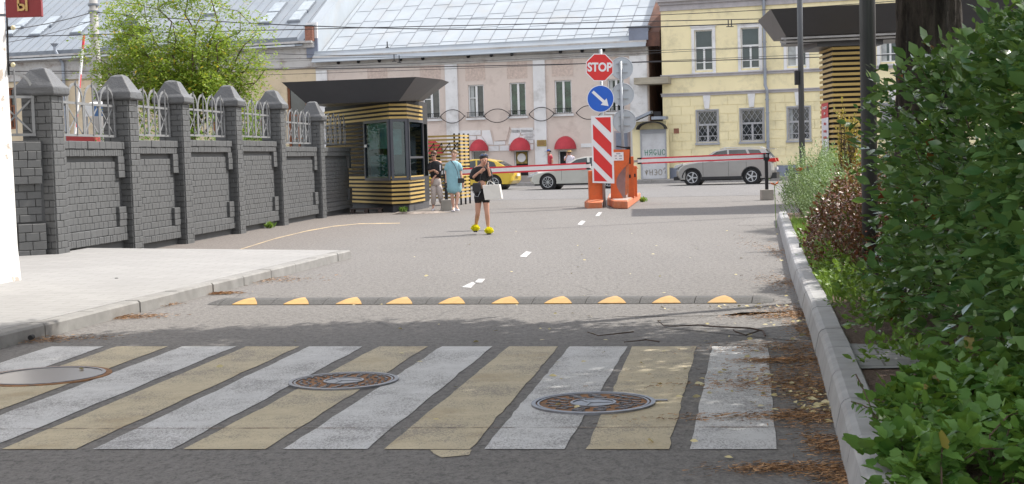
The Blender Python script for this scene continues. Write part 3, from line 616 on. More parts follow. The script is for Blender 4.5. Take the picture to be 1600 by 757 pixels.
# parapet wall between the two roofs, sheathed in pale metal
b = MB(); b.poly([FP.p(aL-.55, ze, .0), FP.p(aL-.55, zb+.9, -.3), FP.p(aL-.55, zb+5.4, -7.8), FP.p(aL-.55, ze, -7.8)], FP.u*.65); b.build('metal_parapet', M_ZINC, bh)
b = MB(); b.fb(FP, aL-.5, aL+.2, ze+.0, ze+1.1, .003, .1); b.build('painted_pier', M_BLG, bh)
b = MB(); b.fb(FP, aL-.5, aL+.2, ze+1.1, ze+2.0, .003, .1); b.build('plastered_pier', M_WT, bh)
M_BRK = mat('red_brick', (.28, .13, .09), .9, var=.3, scale=14, bmp=.5)
a, _ = FP.px(486, 45); b = MB(); b.fb(FP, a-.24, a+.24, zb+.0, zb+.85, -.2, .35); ch = b.build('chimney', M_BRK, bh)
b = MB(); b.fb(FP, a-.3, a+.3, zb+.85, zb+.92, -.26, .41); b.build('chimney_cap', M_GUT, ch)
# roof dormer seen beside the utility pole
a, _ = FP.px(168, 30); b = MB(); b.poly([FP.p(a, zb+1.6, -1.2), FP.p(a+1.6, zb+1.6, -1.2), FP.p(a+.8, zb+2.4, -1.2)], FP.n*-2); b.build('dormer', M_GUT, bh)
# downpipe
a, z = FP.px(92, 74); b = MB(); b.tube([FP.p(a, z, .45), FP.p(a, z-.35, .45), FP.p(a+.35, z-1.15, .2), FP.p(a+.42, .3, .2)], .10, 8); b.tube([FP.p(a, z+.05, .45), FP.p(a, z-.12, .45)], [.26, .12], 8); b.build('downpipe', M_PIPE, bh)
# ---- yellow house ----
yo = thing('yellow_house', 'pale yellow two storey house with diamond window grilles and a grey downpipe', 'house', YO)
yA = FY.px(1034, 100)[0]; yB = yA+24
def zy(x, y): return FY.px(x, y)[1]
z1s = zy(1037, 118)-.0; z2s = zy(1037, 147); ztop = zy(1037, 18); zpl = zy(1050, 260)-.13
hol = []; M_OLD = mat('grey_white_timber', (.48, .48, .5), .7, var=.12, scale=4)
def uz(x, y, d=0): return FY.px(x, y, d)[1]-.0
upz = (FY.px(1085, 111)[1], FY.px(1085, 48)[1]); loz = (FY.px(1086, 223.5)[1], FY.px(1086, 174)[1])
ux = ((1085, 1114), (1157.5, 1187), (1229, 1260), (1302, 1333), (1375, 1407), (1449, 1481), (1523, 1556)); lx = ((1086.5, 1119.5), (1155, 1191), (1229, 1264), (1303, 1337), (1376, 1411), (1450, 1485))
# recompute verticals per window from the facade itself (they are level in the world)
UZ = (upz[0]-FY.O.z+FY.O.z, upz[1]); 
class _F: pass
def fz(z): return z-FY.O.z
for i, (x0, x1) in enumerate(ux):
    w_ = window(FY, yo, x0, 60, x1, 100, 0, 'old', fm=M_WF, zfix=(fz(upz[0]), fz(upz[1])), gm=M_GL, fw=.06, curtain=(0, .0, .9, 0, .5, 0, 0)[i]); hol.append(w_[:4])
    a0, a1, z0, z1, f = w_; b = MB(); e = .16
    b.fb(FY, a0-e, a0, z0-.1, z1+e, .003, .06); b.fb(FY, a1, a1+e, z0-.1, z1+e, .003, .06); b.fb(FY, a0, a1, z1, z1+e, .003, .06); b.fb(FY, a0-e-.05, a1+e+.05, z1+e, z1+e+.07, .003, .11); b.fb(FY, a0-e, a1+e, z0-.2, z0-.1, .003, .11)
    b.build('window_surround', M_WT, yo)
for i, (x0, x1) in enumerate(lx):
    w_ = window(FY, yo, x0, 60, x1, 100, 0, 'old', fm=M_OLD, zfix=(fz(loz[0]), fz(loz[1])), gm=M_GL, fw=.07, curtain=(0, .0, .3, 0, .5, 0, 0)[i]); hol.append(w_[:4])
    a0, a1, z0, z1, f = w_; b = MB(); n = 4; dd = -.005
    W_ = a1-a0; H_ = z1-z0; st_ = W_/4
    k = -8
    while k < 14:
        for sgn in (1, -1):
            # diagonal: z = z0 + sgn*(a-a0)*1.6 + c
            c = k*st_*1.6; pts = []
            s_ = 1.5*sgn; lo = -W_/2; hi = W_/2; zc = H_*.5+(k-3)*st_*1.5
            for t in (lo, hi): pts.append((t, zc+s_*t))
            (ta, za), (tb, zb_) = pts
            def clip(ta, za, tb, zb_):
                m0, m1 = 0.0, 1.0
                dz = zb_-za
                if abs(dz) > 1e-6:
                    u0, u1 = sorted(((0-za)/dz, (H_-za)/dz)); m0, m1 = max(m0, u0), min(m1, u1)
                return (m0, m1) if m1-m0 > .03 else None
            q = clip(ta, za, tb, zb_)
            if q: b.bar(FY.p(a0+W_/2+ta+(tb-ta)*q[0], z0+za+(zb_-za)*q[0], dd), FY.p(a0+W_/2+ta+(tb-ta)*q[1], z0+za+(zb_-za)*q[1], dd), .016)
        k += 1
    b.fb(FY, a0-.07, a0, z0-.02, z1+.07, -.02, .03); b.fb(FY, a1, a1+.07, z0-.02, z1+.07, -.02, .03); b.fb(FY, a0, a1, z1, z1+.07, -.02, .03)
    b.build('diamond_grille', M_GF, yo)
    b = MB(); b.fb(FY, a0-.1, a1+.1, z0-.13, z0-.02, -.02, .12); b.build('window_sill', M_GF, yo)
    b = MB(); zk0 = z1+.10; zk1 = fz(z2s)-.18; am = (a0+a1)/2; b.poly([FY.p(am-.12, zk0, .003), FY.p(am+.12, zk0, .003), FY.p(am+.2, zk1, .003), FY.p(am-.2, zk1, .003)], FY.n*.08); b.build('keystone', M_WT, yo)
b = MB(); wallholes(b, FY, yA, yB, fz(zpl)+.03, fz(ztop)+.6, hol); b.build('wall', M_YST, yo)
b = MB(); b.fb(FY, yA-.03, yB, -.13, fz(zpl)+.03, -.3, .09); pl = b.build('plinth', M_BLG, yo)
b = MB(); a, _ = FY.px(1228, 260); b.fb(FY, a, a+1.5, .1, .42, .092, .10); b.build('cellar_hatch', mat('dark_blue_hatch', (.09, .1, .14), .8), pl)
# shallow rustication: separate raised stucco blocks with real joints
b = MB(); zr0 = fz(zpl)+.05; zr1 = fz(z2s)-.25; nr = 8; rh = (zr1-zr0)/nr
for r_ in range(nr):
    za, zc = zr0+r_*rh+.012, zr0+(r_+1)*rh-.012; a = yA+.02-(r_ % 2)*.5
    while a < yB:
        e = a+1.0; segs = [(max(a, yA+.01), min(e, yB)-.02)]
        for h in hol:
            if h[2]-.16 < zc and h[3]+.1 > za:
                ns = []
                for s_, t in segs:
                    if t <= h[0]-.12 or s_ >= h[1]+.12: ns.append((s_, t)); continue
                    if s_ < h[0]-.12: ns.append((s_, h[0]-.12))
                    if t > h[1]+.12: ns.append((h[1]+.12, t))
                segs = ns
        for s_, t in segs:
            if t-s_ > .06: b.fb(FY, s_, t, za, zc, .002, .028)
        a = e
b.build('rusticated_blocks', M_YST, yo)
for nm, z_ in (('string_course', fz(z1s)), ('string_course', fz(z2s))):
    b = MB(); b.fb(FY, yA-.05, yB, z_-.17, z_-.05, .003, .09); b.fb(FY, yA-.07, yB, z_-.05, z_, .003, .16); b.build(nm, mat('grey_moulding', (.42, .40, .42), .8, var=.1, dirt=(.3, .28, .28), dirtamt=.5) if 'grey_moulding' not in bpy.data.materials else bpy.data.materials['grey_moulding'], yo)
zt = fz(ztop); b = MB(); b.fb(FY, yA-.03, yB, zt, zt+.3, .003, .1); b.fb(FY, yA-.08, yB, zt+.3, zt+.45, .003, .25); b.fb(FY, yA-.14, yB, zt+.45, zt+.6, .003, .45); b.build('cornice', bpy.data.materials['grey_moulding'], yo)
b = MB(); b.fb(FY, yA, yB, zt+.6, zt+.7, -10, .55); b.build('roof', M_ZINC2, yo)
b = MB(); b.fb(FY, yA, yA+.3, -.13, zt+.6, -10, -.301); b.build('side_wall', M_YST, yo)
a, _ = FY.px(1195, 100, .2); b = MB(); b.tube([FY.p(a, zt+.8, .2), FY.p(a, 4.9-.13, .2), FY.p(a+.1, 4.65-.13, .26), FY.p(a+.1, .9, .26)], .085, 8)
for z_ in (1.8, 3.3, 4.0, 5.6, 7.0): b.tube([FY.p(a+(.1 if z_ < 4.8 else 0), z_, .2+(.06 if z_ < 4.8 else 0)), FY.p(a+(.1 if z_ < 4.8 else 0), z_+.06, .2+(.06 if z_ < 4.8 else 0))], .11, 8)
b.build('downpipe', M_PIPE, yo)
a, z = FY.px(1057, 205); b = MB(); b.fb(FY, a-.14, a+.14, fz(z)-.14, fz(z)+.14, .003, .04); b.build('meter_box', M_BRK, yo)
# ---- roller shutter gate between the houses ----
FG = Facade(V(1022, 281, 77.2)*1.0, ST); FG.O.z = .13
rg = thing('roller_shutter_gate', 'white roller shutter with green and brown graffiti under a small arched canopy', 'gate', FG.O)
g0 = FG.px(1001.5, 240)[0]; g1 = FG.px(1041, 240)[0]; gz = FG.px(1020, 206)[1]-.13
m, t, bs = nmat('shutter_slats'); wv = node(t, 'ShaderNodeTexWave', bands_direction='Z'); wv.inputs['Scale'].default_value = 4; tc = node(t, 'ShaderNodeTexCoord'); t.links.new(tc.outputs['Object'], wv.inputs[0])
t.links.new(mixc(t, ramp(t, noise(t, 2), .4, .7), (.55, .56, .58), (.46, .46, .48)), bs.inputs[0]); bs.inputs['Roughness'].default_value = .5; bump(t, bs, wv.outputs['Fac'], .25, .01)
b = MB(); b.fb(FG, g0+.05, g1-.05, .02, gz, -.05, 0); sh = b.build('shutter', m, rg)
b = MB(); b.fb(FG, g0-.02, g0+.05, 0, gz+.12, -.08, .04); b.fb(FG, g1-.05, g1+.02, 0, gz+.12, -.08, .04); b.fb(FG, g0+.05, g1-.05, gz-.1, gz+.12, -.08, .04); b.build('shutter_frame', M_GF, rg)
def scrawl(name, glyphs, a0, zb, w, h, mtl):     # strokes in a unit box per glyph
    b = MB()
    for i, gl in enumerate(glyphs):
        for stq in gl:
            P = [FG.p(a0+(i+x*.8)*w, zb+y*h, .012) for x, y in stq]
            for j in range(len(P)-1): b.bar(P[j], P[j+1], .028, .008, up=tuple(FG.n))
    b.build(name, mtl, sh)
O_ = [[(.5+.45*math.cos(q*.7), .5+.5*math.sin(q*.7)) for q in range(10)]]
scrawl('green_graffiti', [[[(.1, 1), (.2, 0)], [(.1, .5), (.9, .55)], [(.9, 1), (.8, 0)]], [[(.9, 0), (.9, 1), (.2, .9), (.2, .5), (.9, .5)], [(.5, .5), (.1, 0)]], [[(.9, .9), (.3, 1), (.1, .4), (.6, 0), (.9, .4), (.5, .4)]], [[(.1, 1), (.2, .1), (.8, 0), (.9, 1)]], O_], g0+.2, FG.px(1020, 243)[1]-.13, .235, .3, mat('green_spray', (.02, .17, .09), .6))
scrawl('brown_graffiti', [[[(.1, .8), (.5, .2), (.9, .9)], [(.5, 0), (.5, 1)]], [[(.1, 1), (.2, 0)], [(.1, .5), (.9, .55)], [(.9, 1), (.8, 0)]], [[(.1, .9), (.6, 1), (.9, .5), (.6, 0), (.1, .1)], [(.3, .5), (.9, .5)]], O_, [[(.1, .9), (.5, 1.3), (.9, .9), (.5, .5), (.5, .2)]]], g0+.18, FG.px(1020, 274)[1]-.13, .25, .3, mat('brown_spray', (.2, .17, .12), .6))
b = MB(); b.fb(FG, g0-.45, g0-.02, -.1, 3.1, -.25, -.02); b.fb(FG, g1+.02, g1+.12, -.1, gz+.1, -.25, -.02); b.fb(FG, g0-.02, g1+.02, gz+.12, 3.1, -.25, -.02); b.build('side_panel', M_YST, rg)
n = 12; vs = []; am = (g0+g1)/2; rw = (g1-g0)/2+.1; b = MB()
outer = [FG.p(am+rw*math.cos(math.pi*k/n), gz+.12+.42*math.sin(math.pi*k/n), .0) for k in range(n+1)]; inner = [FG.p(am+(rw-.05)*math.cos(math.pi*k/n), gz+.12+.36*math.sin(math.pi*k/n), .0) for k in range(n+1)]
for k in range(n): b.poly([outer[k], outer[k+1], inner[k+1], inner[k]], FG.n*.8)
b.build('arched_canopy', M_DK, rg)
b = MB(); b.poly([FG.p(g0-.75, gz+.35, 0), FG.p(g0+.7, gz+.95, 0), FG.p(g0+.7, gz+1.1, 0), FG.p(g0-.75, gz+.5, 0)], FG.n*.7); b.fb(FG, g0+.75, g1+.15, gz+.62, gz+.78, 0, .8); b.build('sloping_duct', M_PIPE, rg)
b = MB(); b.box(FG.p(g0+1.0, gz+.85, .4), (.35, .4, .4)); b.build('motor_box', M_DK, rg)
q0 = FG.px(993, 128); q1 = FG.px(1046, 128); b = MB(); b.fb(FG, q0[0], q1[0], q0[1]-.3, q0[1]+.05, -1.2, .5); tag(b.build('timber_footbridge', mat('weathered_timber', (.33, .30, .24), .9, var=.2, scale=5, sc3=(.2, 1, 1)), None), 'grey timber beam canopy spanning the gap between pink and yellow houses', 'canopy')
b = MB(); b.fb(FG, g0-.6, g1+.6, 3.2, 7.3, -5.4, -5.0); b.fb(FG, g0-.3, g1+.2, 0, 3.2, -5.4, -5.0); tag(b.build('dark_shed', mat('burnt_boards', (.05, .035, .03), .9, var=.5, scale=3), None), 'dark boarded shed in the gap behind the shutter gate', 'shed')
b = MB(); b.bb(-300, 300, 190, 195, 0, .5)
# ---------------- grey painted brick fence ----------------
def fenceline(x, y, sl): return Vector((x, y, 0))
F0 = G(302, 380); F1 = G(550, 333)
fdir = (F1-F0).normalized(); fang = math.atan2(fdir.y, fdir.x)
fn = Vector((fdir.y, -fdir.x, 0))              # towards the road
def fence_s(px, y=300):                         # distance along the fence of the pixel column (vertical plane hit)
    r = ray(px, y); o = Vector((0, 0, CH)); t = (F0-o).dot(fn)/r.dot(fn); return (o+r*t-F0).dot(fdir), (o+r*t).z
class FF:
    O = F0-fn*.25; u = fdir; n = fn
    @staticmethod
    def p(a, z, d=0): return F0-fn*.25+fdir*a+fn*d+Vector((0, 0, z))
def brick_m(name, c):
    return mat(name, c, .55, var=.07, scale=9, bmp=.35, bscale=55, dist=.004, dirt=tuple(x*.6 for x in c), dirtamt=.35, dscale=3)
M_FB = brick_m('grey_painted_brick', (.085, .088, .09)); M_MORT = mat('grey_painted_mortar', (.06, .062, .064), .7, var=.1)
M_CAP = mat('grey_painted_cap', (.09, .093, .097), .5, var=.1, scale=3, bmp=.6, bscale=9, dist=.04)
M_RAIL = mat('grey_painted_iron', (.22, .225, .23), .45, .2, var=.08, scale=6)
def bricks(b, F, a0, a1, z0, z1, d0, d1, bw=.25, bh=.1, sold=False, fixed_end=True):
    rows = max(1, round((z1-z0)/bh)); rh = (z1-z0)/rows
    for r_ in range(rows):
        a = a0-(0 if sold or r_ % 2 == 0 else bw/2)
        while a < a1-.01:
            e = min(a+bw, a1); s_ = max(a, a0)
            if e-s_ > .03:
                g = .0035; j = R.gauss(0, .0025); k = R.gauss(0, .0012)
                zz0 = z0+r_*rh+g+k; zz1 = z0+(r_+1)*rh-g+k
                vs = []; c = .006
                for (aa, zz) in ((s_+g, zz0), (e-g, zz0), (e-g, zz1), (s_+g, zz1)): vs.append(F.p(aa, zz, d0))
                for (aa, zz) in ((s_+g+R.uniform(-.002, .002), zz0), (e-g, zz0), (e-g, zz1), (s_+g, zz1)): vs.append(F.p(aa, zz, d1+j-c))
                for (aa, zz) in ((s_+g+c, zz0+c), (e-g-c, zz0+c), (e-g-c, zz1-c), (s_+g+c, zz1-c)): vs.append(F.p(aa, zz, d1+j))
                fs = [(8, 9, 10, 11)]
                for o_ in (0, 4): fs += [(o_+q, o_+(q+1) % 4, o_+4+(q+1) % 4, o_+4+q) for q in range(4)]
                b.add(vs, fs)
            a += bw
fence = thing('brick_fence', 'long dark grey painted brick fence with capped pillars and arched iron railings', 'fence', F0)
pil = []
for px_, zc, zp in ((97, 2.64, 3.08), (222, 2.69, 3.14), (302, 2.71, 3.18), (383, 2.77, 3.25), (450, 2.82, 3.3), (510, 2.62, 3.17)):
    s, _ = fence_s(px_+(0 if px_ > 100 else 9), 300); pil.append((s, zc, zp))     # px = far right edge of the lit side
AS = .46; PD = .25      # pillar length along the fence, half depth
def arch_rail(b, F, a0, a1, zb_, zm, zt_, d=0.0):
    n = max(1, round((a1-a0)/.62)); w_ = (a1-a0)/n
    b.fb(F, a0, a1, zb_-.02, zb_+.02, d-.012, d+.012); b.fb(F, a0, a1, zm-.02, zm+.02, d-.012, d+.012)
    for i in range(n):
        c = a0+(i+.5)*w_; r = w_*.46
        P = [F.p(c-r, zb_, d)]+[F.p(c-r*math.cos(math.pi*k/10), zt_-r*1.0+r*math.sin(math.pi*k/10)*1.0, d) for k in range(11)]+[F.p(c+r, zb_, d)]
        for j in range(len(P)-1): b.bar(P[j], P[j+1], 0.042, .016, up=tuple(F.n))
        b.bar(F.p(c, zb_, d+.02), F.p(c, zt_+.05, d+.02), .02, .02)
        b.bar(F.p(c-w_/2, zm, d-.02), F.p(c+w_/2, zb_, d-.02), .026, .008, up=tuple(F.n)); b.bar(F.p(c+w_/2, zm, d-.02), F.p(c-w_/2, zb_, d-.02), .026, .008, up=tuple(F.n))
def pillar(F, s, zc, zp, z0=0.0, top=2.0):
    # s = far end along the fence
    a0, a1 = s-AS, s
    b = MB(); b.fb(F, a0+.02, a1-.02, z0-.1, zc, -PD+.02, PD-.02)
    bricks(b, F, a0+.02, a1-.02, z0, zc, PD-.03, PD, .24, .105)
    class E:                      # end face towards the camera
        n = F.u*-1
        @staticmethod
        def p(a, z, d=0): return F.p(a0+.02-d, z, a)
    bricks(b, E, -PD+.02, PD-.02, z0, zc, 0, .02, .25, .105)
    pl = b.build('pillar', M_FB, fence)
    b = MB(); o = .07; c = .12; q = []
    for zz, e in ((zc, o-.02), (zc+.03, o), (zc+.13, o), (zc+.20, o-.06)):
        q.append([F.p(a0-e, zz, -PD-e), F.p(a1+e, zz, -PD-e), F.p(a1+e, zz, PD+e), F.p(a0-e, zz, PD+e)])
    m_ = (a0+a1)/2; q.append([F.p(m_-.12, zp-.03, -.12), F.p(m_+.12, zp-.03, -.12), F.p(m_+.12, zp-.03, .12), F.p(m_-.12, zp-.03, .12)]); q.append([F.p(m_-.05, zp, -.05), F.p(m_+.05, zp, -.05), F.p(m_+.05, zp, .05), F.p(m_-.05, zp, .05)])
    vs = [v+Vector((R.gauss(0, .008), R.gauss(0, .008), R.gauss(0, .004))) for r_ in q for v in r_]; fs = [(0, 1, 2, 3), (20, 21, 22, 23)]
    for i in range(5): fs += [(i*4+k, i*4+(k+1) % 4, i*4+4+(k+1) % 4, i*4+4+k) for k in range(4)]
    b.add(vs, fs); b.build('pillar_cap', M_CAP, pl, bevel=.015)
    return pl
for s, zc, zp in pil: pillar(FF, s, zc, zp, -.02)
def panel(F, a0, a1, zt_, z0=0.0):
    # backing wall, recessed field, raised frame
    b = MB(); b.fb(F, a0+.002, a1-.002, z0-.1, zt_-.012, -.16, .055); mo = b.build('panel_backing', M_MORT, fence)
    b = MB()
    ai, ae = a0+.10, a1-.02        # groove beside the near pillar
    bricks(b, F, ai+.16, ae-.16, z0+.38, zt_-.34, .055, .085, .19, .115)
    bricks(b, F, ai, ae, zt_-.13, zt_, .055, .15, .25, .13)                       # top course
    bricks(b, F, ai+.02, ae-.02, zt_-.25, zt_-.13, .055, .135, .095, .12, True)           # soldier course
    bricks(b, F, ai, ai+.16, z0+.38, zt_-.25, .055, .145, .16, .115)
    bricks(b, F, ae-.30, ae, zt_-.62, zt_-.25, .055, .145, .30, .12)
    bricks(b, F, ae-.34, ae, z0+.38, z0+.72, .055, .145, .34, .115)
    bricks(b, F, ai, ae, z0+.25, z0+.38, .055, .135, .25, .13); bricks(b, F, ai, ae, z0+.13, z0+.25, .055, .145, .095, .12, True)
    b.build('brick_panel', M_FB, fence)
    b = MB(); b.fb(F, a0, a1, zt_-.012, zt_+.0, -.19, .10); b.build('coping', M_CAP, fence)
zts = (1.96, 2.0, 2.03, 2.05, 1.93, 1.93)
endS, _ = fence_s(556, 300)
for i in range(6):
    a0 = pil[i][0]; a1 = pil[i+1][0]-AS if i < 5 else endS
    panel(FF, a0, a1, zts[i], 0 if i else .12)
    b = MB(); zo = 0 if i < 4 else -.13
    arch_rail(b, FF, a0+.02, a1-.02, zts[i]+.10, zts[i]+.62, zts[i]+.93); b.build('arched_railing', M_RAIL, fence)
# the fence turns at the first pillar and runs left towards the white house
cq = FF.p(pil[0][0]-AS, 0, .0)
class FT: O = cq; u = Vector((.75, .66, 0)).normalized(); n = Vector((.66, -.75, 0)).normalized(); p = staticmethod(lambda a, z, d=0: cq+Vector((.75, .66, 0)).normalized()*a+Vector((.66, -.75, 0)).normalized()*d+Vector((0, 0, z)))
b = MB(); b.fb(FT, -4.0, .05, -.1, 1.93, -.2, .05); b.build('panel_backing', M_MORT, fence)
b = MB(); bricks(b, FT, -4, 0, 1.80, 1.94, .05, .14, .25, .13); bricks(b, FT, -4.0, 0, 1.67, 1.80, .05, .14, .14, .13, True)
bricks(b, FT, -.45, 0, 1.3, 1.67, .05, .14, .22, .12); bricks(b, FT, -4, 0, .72, 1.66, .05, .07, .26, .12); bricks(b, FT, -.42, .02, .3, .70, .05, .14, .22, .12)
bricks(b, FT, -4, 0, .16, .30, .05, .14, .25, .14); b.build('brick_panel', M_FB, fence)
b = MB(); b.fb(FT, -4, 0, 1.94, 1.955, -.2, .12); b.build('coping', M_CAP, fence)
b = MB(); arch_rail(b, FT, -3.6, -.02, 2.05, 2.62, 2.98)
b.build('arched_railing', M_RAIL, fence)
# ---------------- white house corner at the left edge ----------------
WA = G(30, 436, .2); wd = Vector((.175, .985, 0)).normalized(); wn = Vector((wd.y, -wd.x, 0))
wh = thing('white_house', 'corner of a white plastered house at the left edge of the photo', 'house', WA)
m, t, bs = nmat('peeling_whitewash'); n1 = noise(t, 2.2, 7, .65); c = mixc(t, ramp(t, n1, .585, .6, 0, 1), (.74, .73, .72), (.40, .33, .27)); c = mixc(t, ramp(t, noise(t, 1.2, 5, .6), .35, .7, 0, .35), c, (.5, .49, .47)); t.links.new(c, bs.inputs[0]); bs.inputs['Roughness'].default_value = .9; bump(t, bs, n1, .6, .03)
TP = (V(11, 0, WA.y).x-WA.x)/(V(11, 0, WA.y).z-.2)
b = MB(); P = []
for i in range(13):
    z = i*.6-.2; o = TP*z+R.uniform(-.006, .006)-.05; P.append((z, o+(.03 if z < .1 else 0)))
vs = []; fs = []
for z, o in P:
    for (f_, s_) in ((wd*0, wn*(o+.05)), (wd*-14, wn*(o+.05)), (wd*-14, wn*-6), (wd*0, wn*-6)): vs.append(WA+f_+s_+wd*(-.02*z)+Vector((0, 0, z)))
for i in range(12): fs += [(i*4+k, i*4+(k+1) % 4, i*4+4+(k+1) % 4, i*4+4+k) for k in range(4)]
fs += [(3, 2, 1, 0), (48, 49, 50, 51)]; b.add(vs, fs); b.build('wall', m, wh)
# drain pipe / black rod and two little lamps at the corner
Yc = WA.y-.05
q = V(12, 50, Yc); b = MB(); b.tube([V(9, -30, Yc), V(10.5, 20, Yc), V(12.5, 80, Yc), V(14, 118, Yc)], .012, 6); tag(b.build('lamp_cable', M_DK), 'thin black cable running down the white house corner', 'cable')
for y, L_ in ((44, 'upper round cream lamp on the white house corner under the red sign'), (102, 'lower round cream lamp on the white house corner near the fence')):
    p = V(13, y, Yc); t_ = thing('corner_lamp', L_, 'lamp', p)
    b = MB(); b.tube([p, p+Vector((.045, 0, 0))], .02, 8); b.build('bracket', M_DK, t_)
    b = MB(); b.sphere(p+Vector((.06, -.01, 0)), (.028, .028, .03), 12, 8); b.build('lamp_glass', mat('cream_glass', (.6, .55, .35), .3), t_, smooth=True)
# red sign with the golden letter
p = V(37, -6, Yc-.3); sg = thing('projecting_sign', 'dark red projecting sign with a golden Cyrillic letter on the white house corner', 'sign', p)
c0 = V(9, 27.5, Yc-.3); c1 = V(65, 25.5, Yc-.3); b = MB(); b.bb(c0.x, c1.x, c0.y, c0.y+.07, c0.z, c0.z+.75); b.build('sign_board', mat('dark_red_plastic', (.23, .016, .02), .4, var=.06), sg, bevel=.006)
lm = mat('gold_letter', (.55, .36, .13), .4, var=.05)
text('letter', 'Ы', .165, lm, sg, face_cam(V(35, 10, Yc-.315)), .006, bold=.006, sx=.95)
b = MB(); b.bar(V(-6, 24, Yc-.26), V(10, 24, Yc-.26), .03); b.build('bracket', M_GUT, sg)
# ---------------- slatted booth with dark inverted canopy ----------------
M_SLAT = mat('golden_slat', (.46, .32, .10), .5, var=.12, scale=5, sc3=(.3, .3, 3)); M_SLATE = mat('slat_backing', (.018, .018, .02), .8); M_ANTH = mat('anthracite_cladding', (.075, .077, .085), .42, .2, var=.06, scale=2)
M_ANTH2 = mat('anthracite_frame', (.05, .055, .07), .4, var=.08)
bth = thing('guard_booth', 'guard booth clad in gold slats under a dark flared canopy, window with curtain', 'booth', G(600, 331))
B1 = G(613, 332.5); B2 = G(640, 331.3); B3 = G(662.5, 326.5); B0 = B1+(G(553, 329)-B1).normalized()*5.6
bk = Vector((.10, .995, 0)).normalized()
PL = [B0, B1, B2, B3, B3+bk*1.2, B0+bk*3.2]
def slats(b, P, z0, z1, step, h, out, closed=False, w_=.03):
    cen = sum(P, Vector())/len(P); z = z0; n = len(P)
    while z < z1:
        ring_ = []
        for q in P:
            d = (q-cen); d.z = 0; ring_.append((q+d.normalized()*out, q+d.normalized()*(out-w_)))
        for i in range(n if closed else n-1):
            a, c = ring_[i], ring_[(i+1) % n]
            b.poly([a[0]+Vector((0, 0, z)), c[0]+Vector((0, 0, z)), c[1]+Vector((0, 0, z)), a[1]+Vector((0, 0, z))], (0, 0, h))
        z += step
# body core
ztop_ = V(613, 160, B1.y).z
b = MB(); b.poly([q+Vector((0, 0, .22)) for q in PL], (0, 0, 1.0-.22)); b.poly([q+Vector((0, 0, 2.62)) for q in PL], (0, 0, ztop_+.1-2.62)); 
wl = V(571, 230, 0).x if False else None
wL = None
def on_edge(px, A, B_):     # point on vertical plane A-B under the pixel column
    r = ray(px, 240); d = (B_-A); n = Vector((d.y, -d.x, 0)); o = Vector((0, 0, CH)); t = (A-o).dot(n)/r.dot(n); q = o+r*t; return Vector((q.x, q.y, 0))
W0 = on_edge(571.5, B0, B1)
b.poly([B0+Vector((0, 0, 1.0)), W0+Vector((0, 0, 1.0)), W0+bk*2.8+Vector((0, 0, 1.0)), B0+bk*3.2+Vector((0, 0, 1.0))], (0, 0, 1.62))
b.build('body', M_SLATE, bth)
b = MB(); b.poly([q+(q-(B1+B3)/2).normalized()*-.08 for q in PL], (0, 0, .25)); b.build('base', mat('booth_base', (.06, .06, .065), .8), bth)
b = MB(); slats(b, [B0, B1, B2, B3], .25, 1.0, .122, .062, .05); slats(b, [B0, B1, B2, B3], 2.72, ztop_-.02, .122, .062, .05); slats(b, [B0, W0], 1.0, 2.72, .122, .062, .05)
b.build('gold_slats', M_SLAT, bth)
zlo, zhi = V(600, 283, B1.y).z, V(600, 186.5, B1.y).z
def wframe(par, A, B_, z0, z1, bars=(), fw=.08, d=.06):
    dd = (B_-A).normalized(); nn = Vector((dd.y, -dd.x, 0)); L = (B_-A).length
    class E: u = dd; n = nn; p = staticmethod(lambda a, z, q=0: A+dd*a+nn*q+Vector((0, 0, z)))
    b = MB(); b.fb(E, 0, fw, z0, z1, 0, d); b.fb(E, L-fw, L, z0, z1, 0, d); b.fb(E, fw, L-fw, z0, z0+fw, 0, d); b.fb(E, fw, L-fw, z1-fw, z1, 0, d)
    for q in bars: b.fb(E, fw, L-fw, q-.03, q+.03, 0, d-.01)
    f = b.build('window_frame', M_ANTH2, par); b = MB(); b.fb(E, .01, L-.01, z0+.01, z1-.01, .01, .02)
    return E, f, b, L
M_BG = None
def booth_glass():
    m, t, bs = nmat('booth_glass'); bs.inputs['Base Color'].default_value = (.8, .9, .9, 1); bs.inputs['Roughness'].default_value = .02; bs.inputs['Specular IOR Level'].default_value = .8
    tr = node(t, 'ShaderNodeBsdfTransparent'); tr.inputs[0].default_value = (.42, .56, .57, 1); gl = node(t, 'ShaderNodeBsdfGlossy'); gl.inputs['Roughness'].default_value = .03; gl.inputs[0].default_value = (.8, .9, .95, 1)
    fr = node(t, 'ShaderNodeFresnel'); fr.inputs[0].default_value = 1.9; mx = node(t, 'ShaderNodeMixShader'); mx.inputs[0].default_value = .06; t.links.new(tr.outputs[0], mx.inputs[1]); t.links.new(gl.outputs[0], mx.inputs[2]); t.links.new(mx.outputs[0], t.nodes['Material Output'].inputs[0]); return m
MBG = booth_glass()
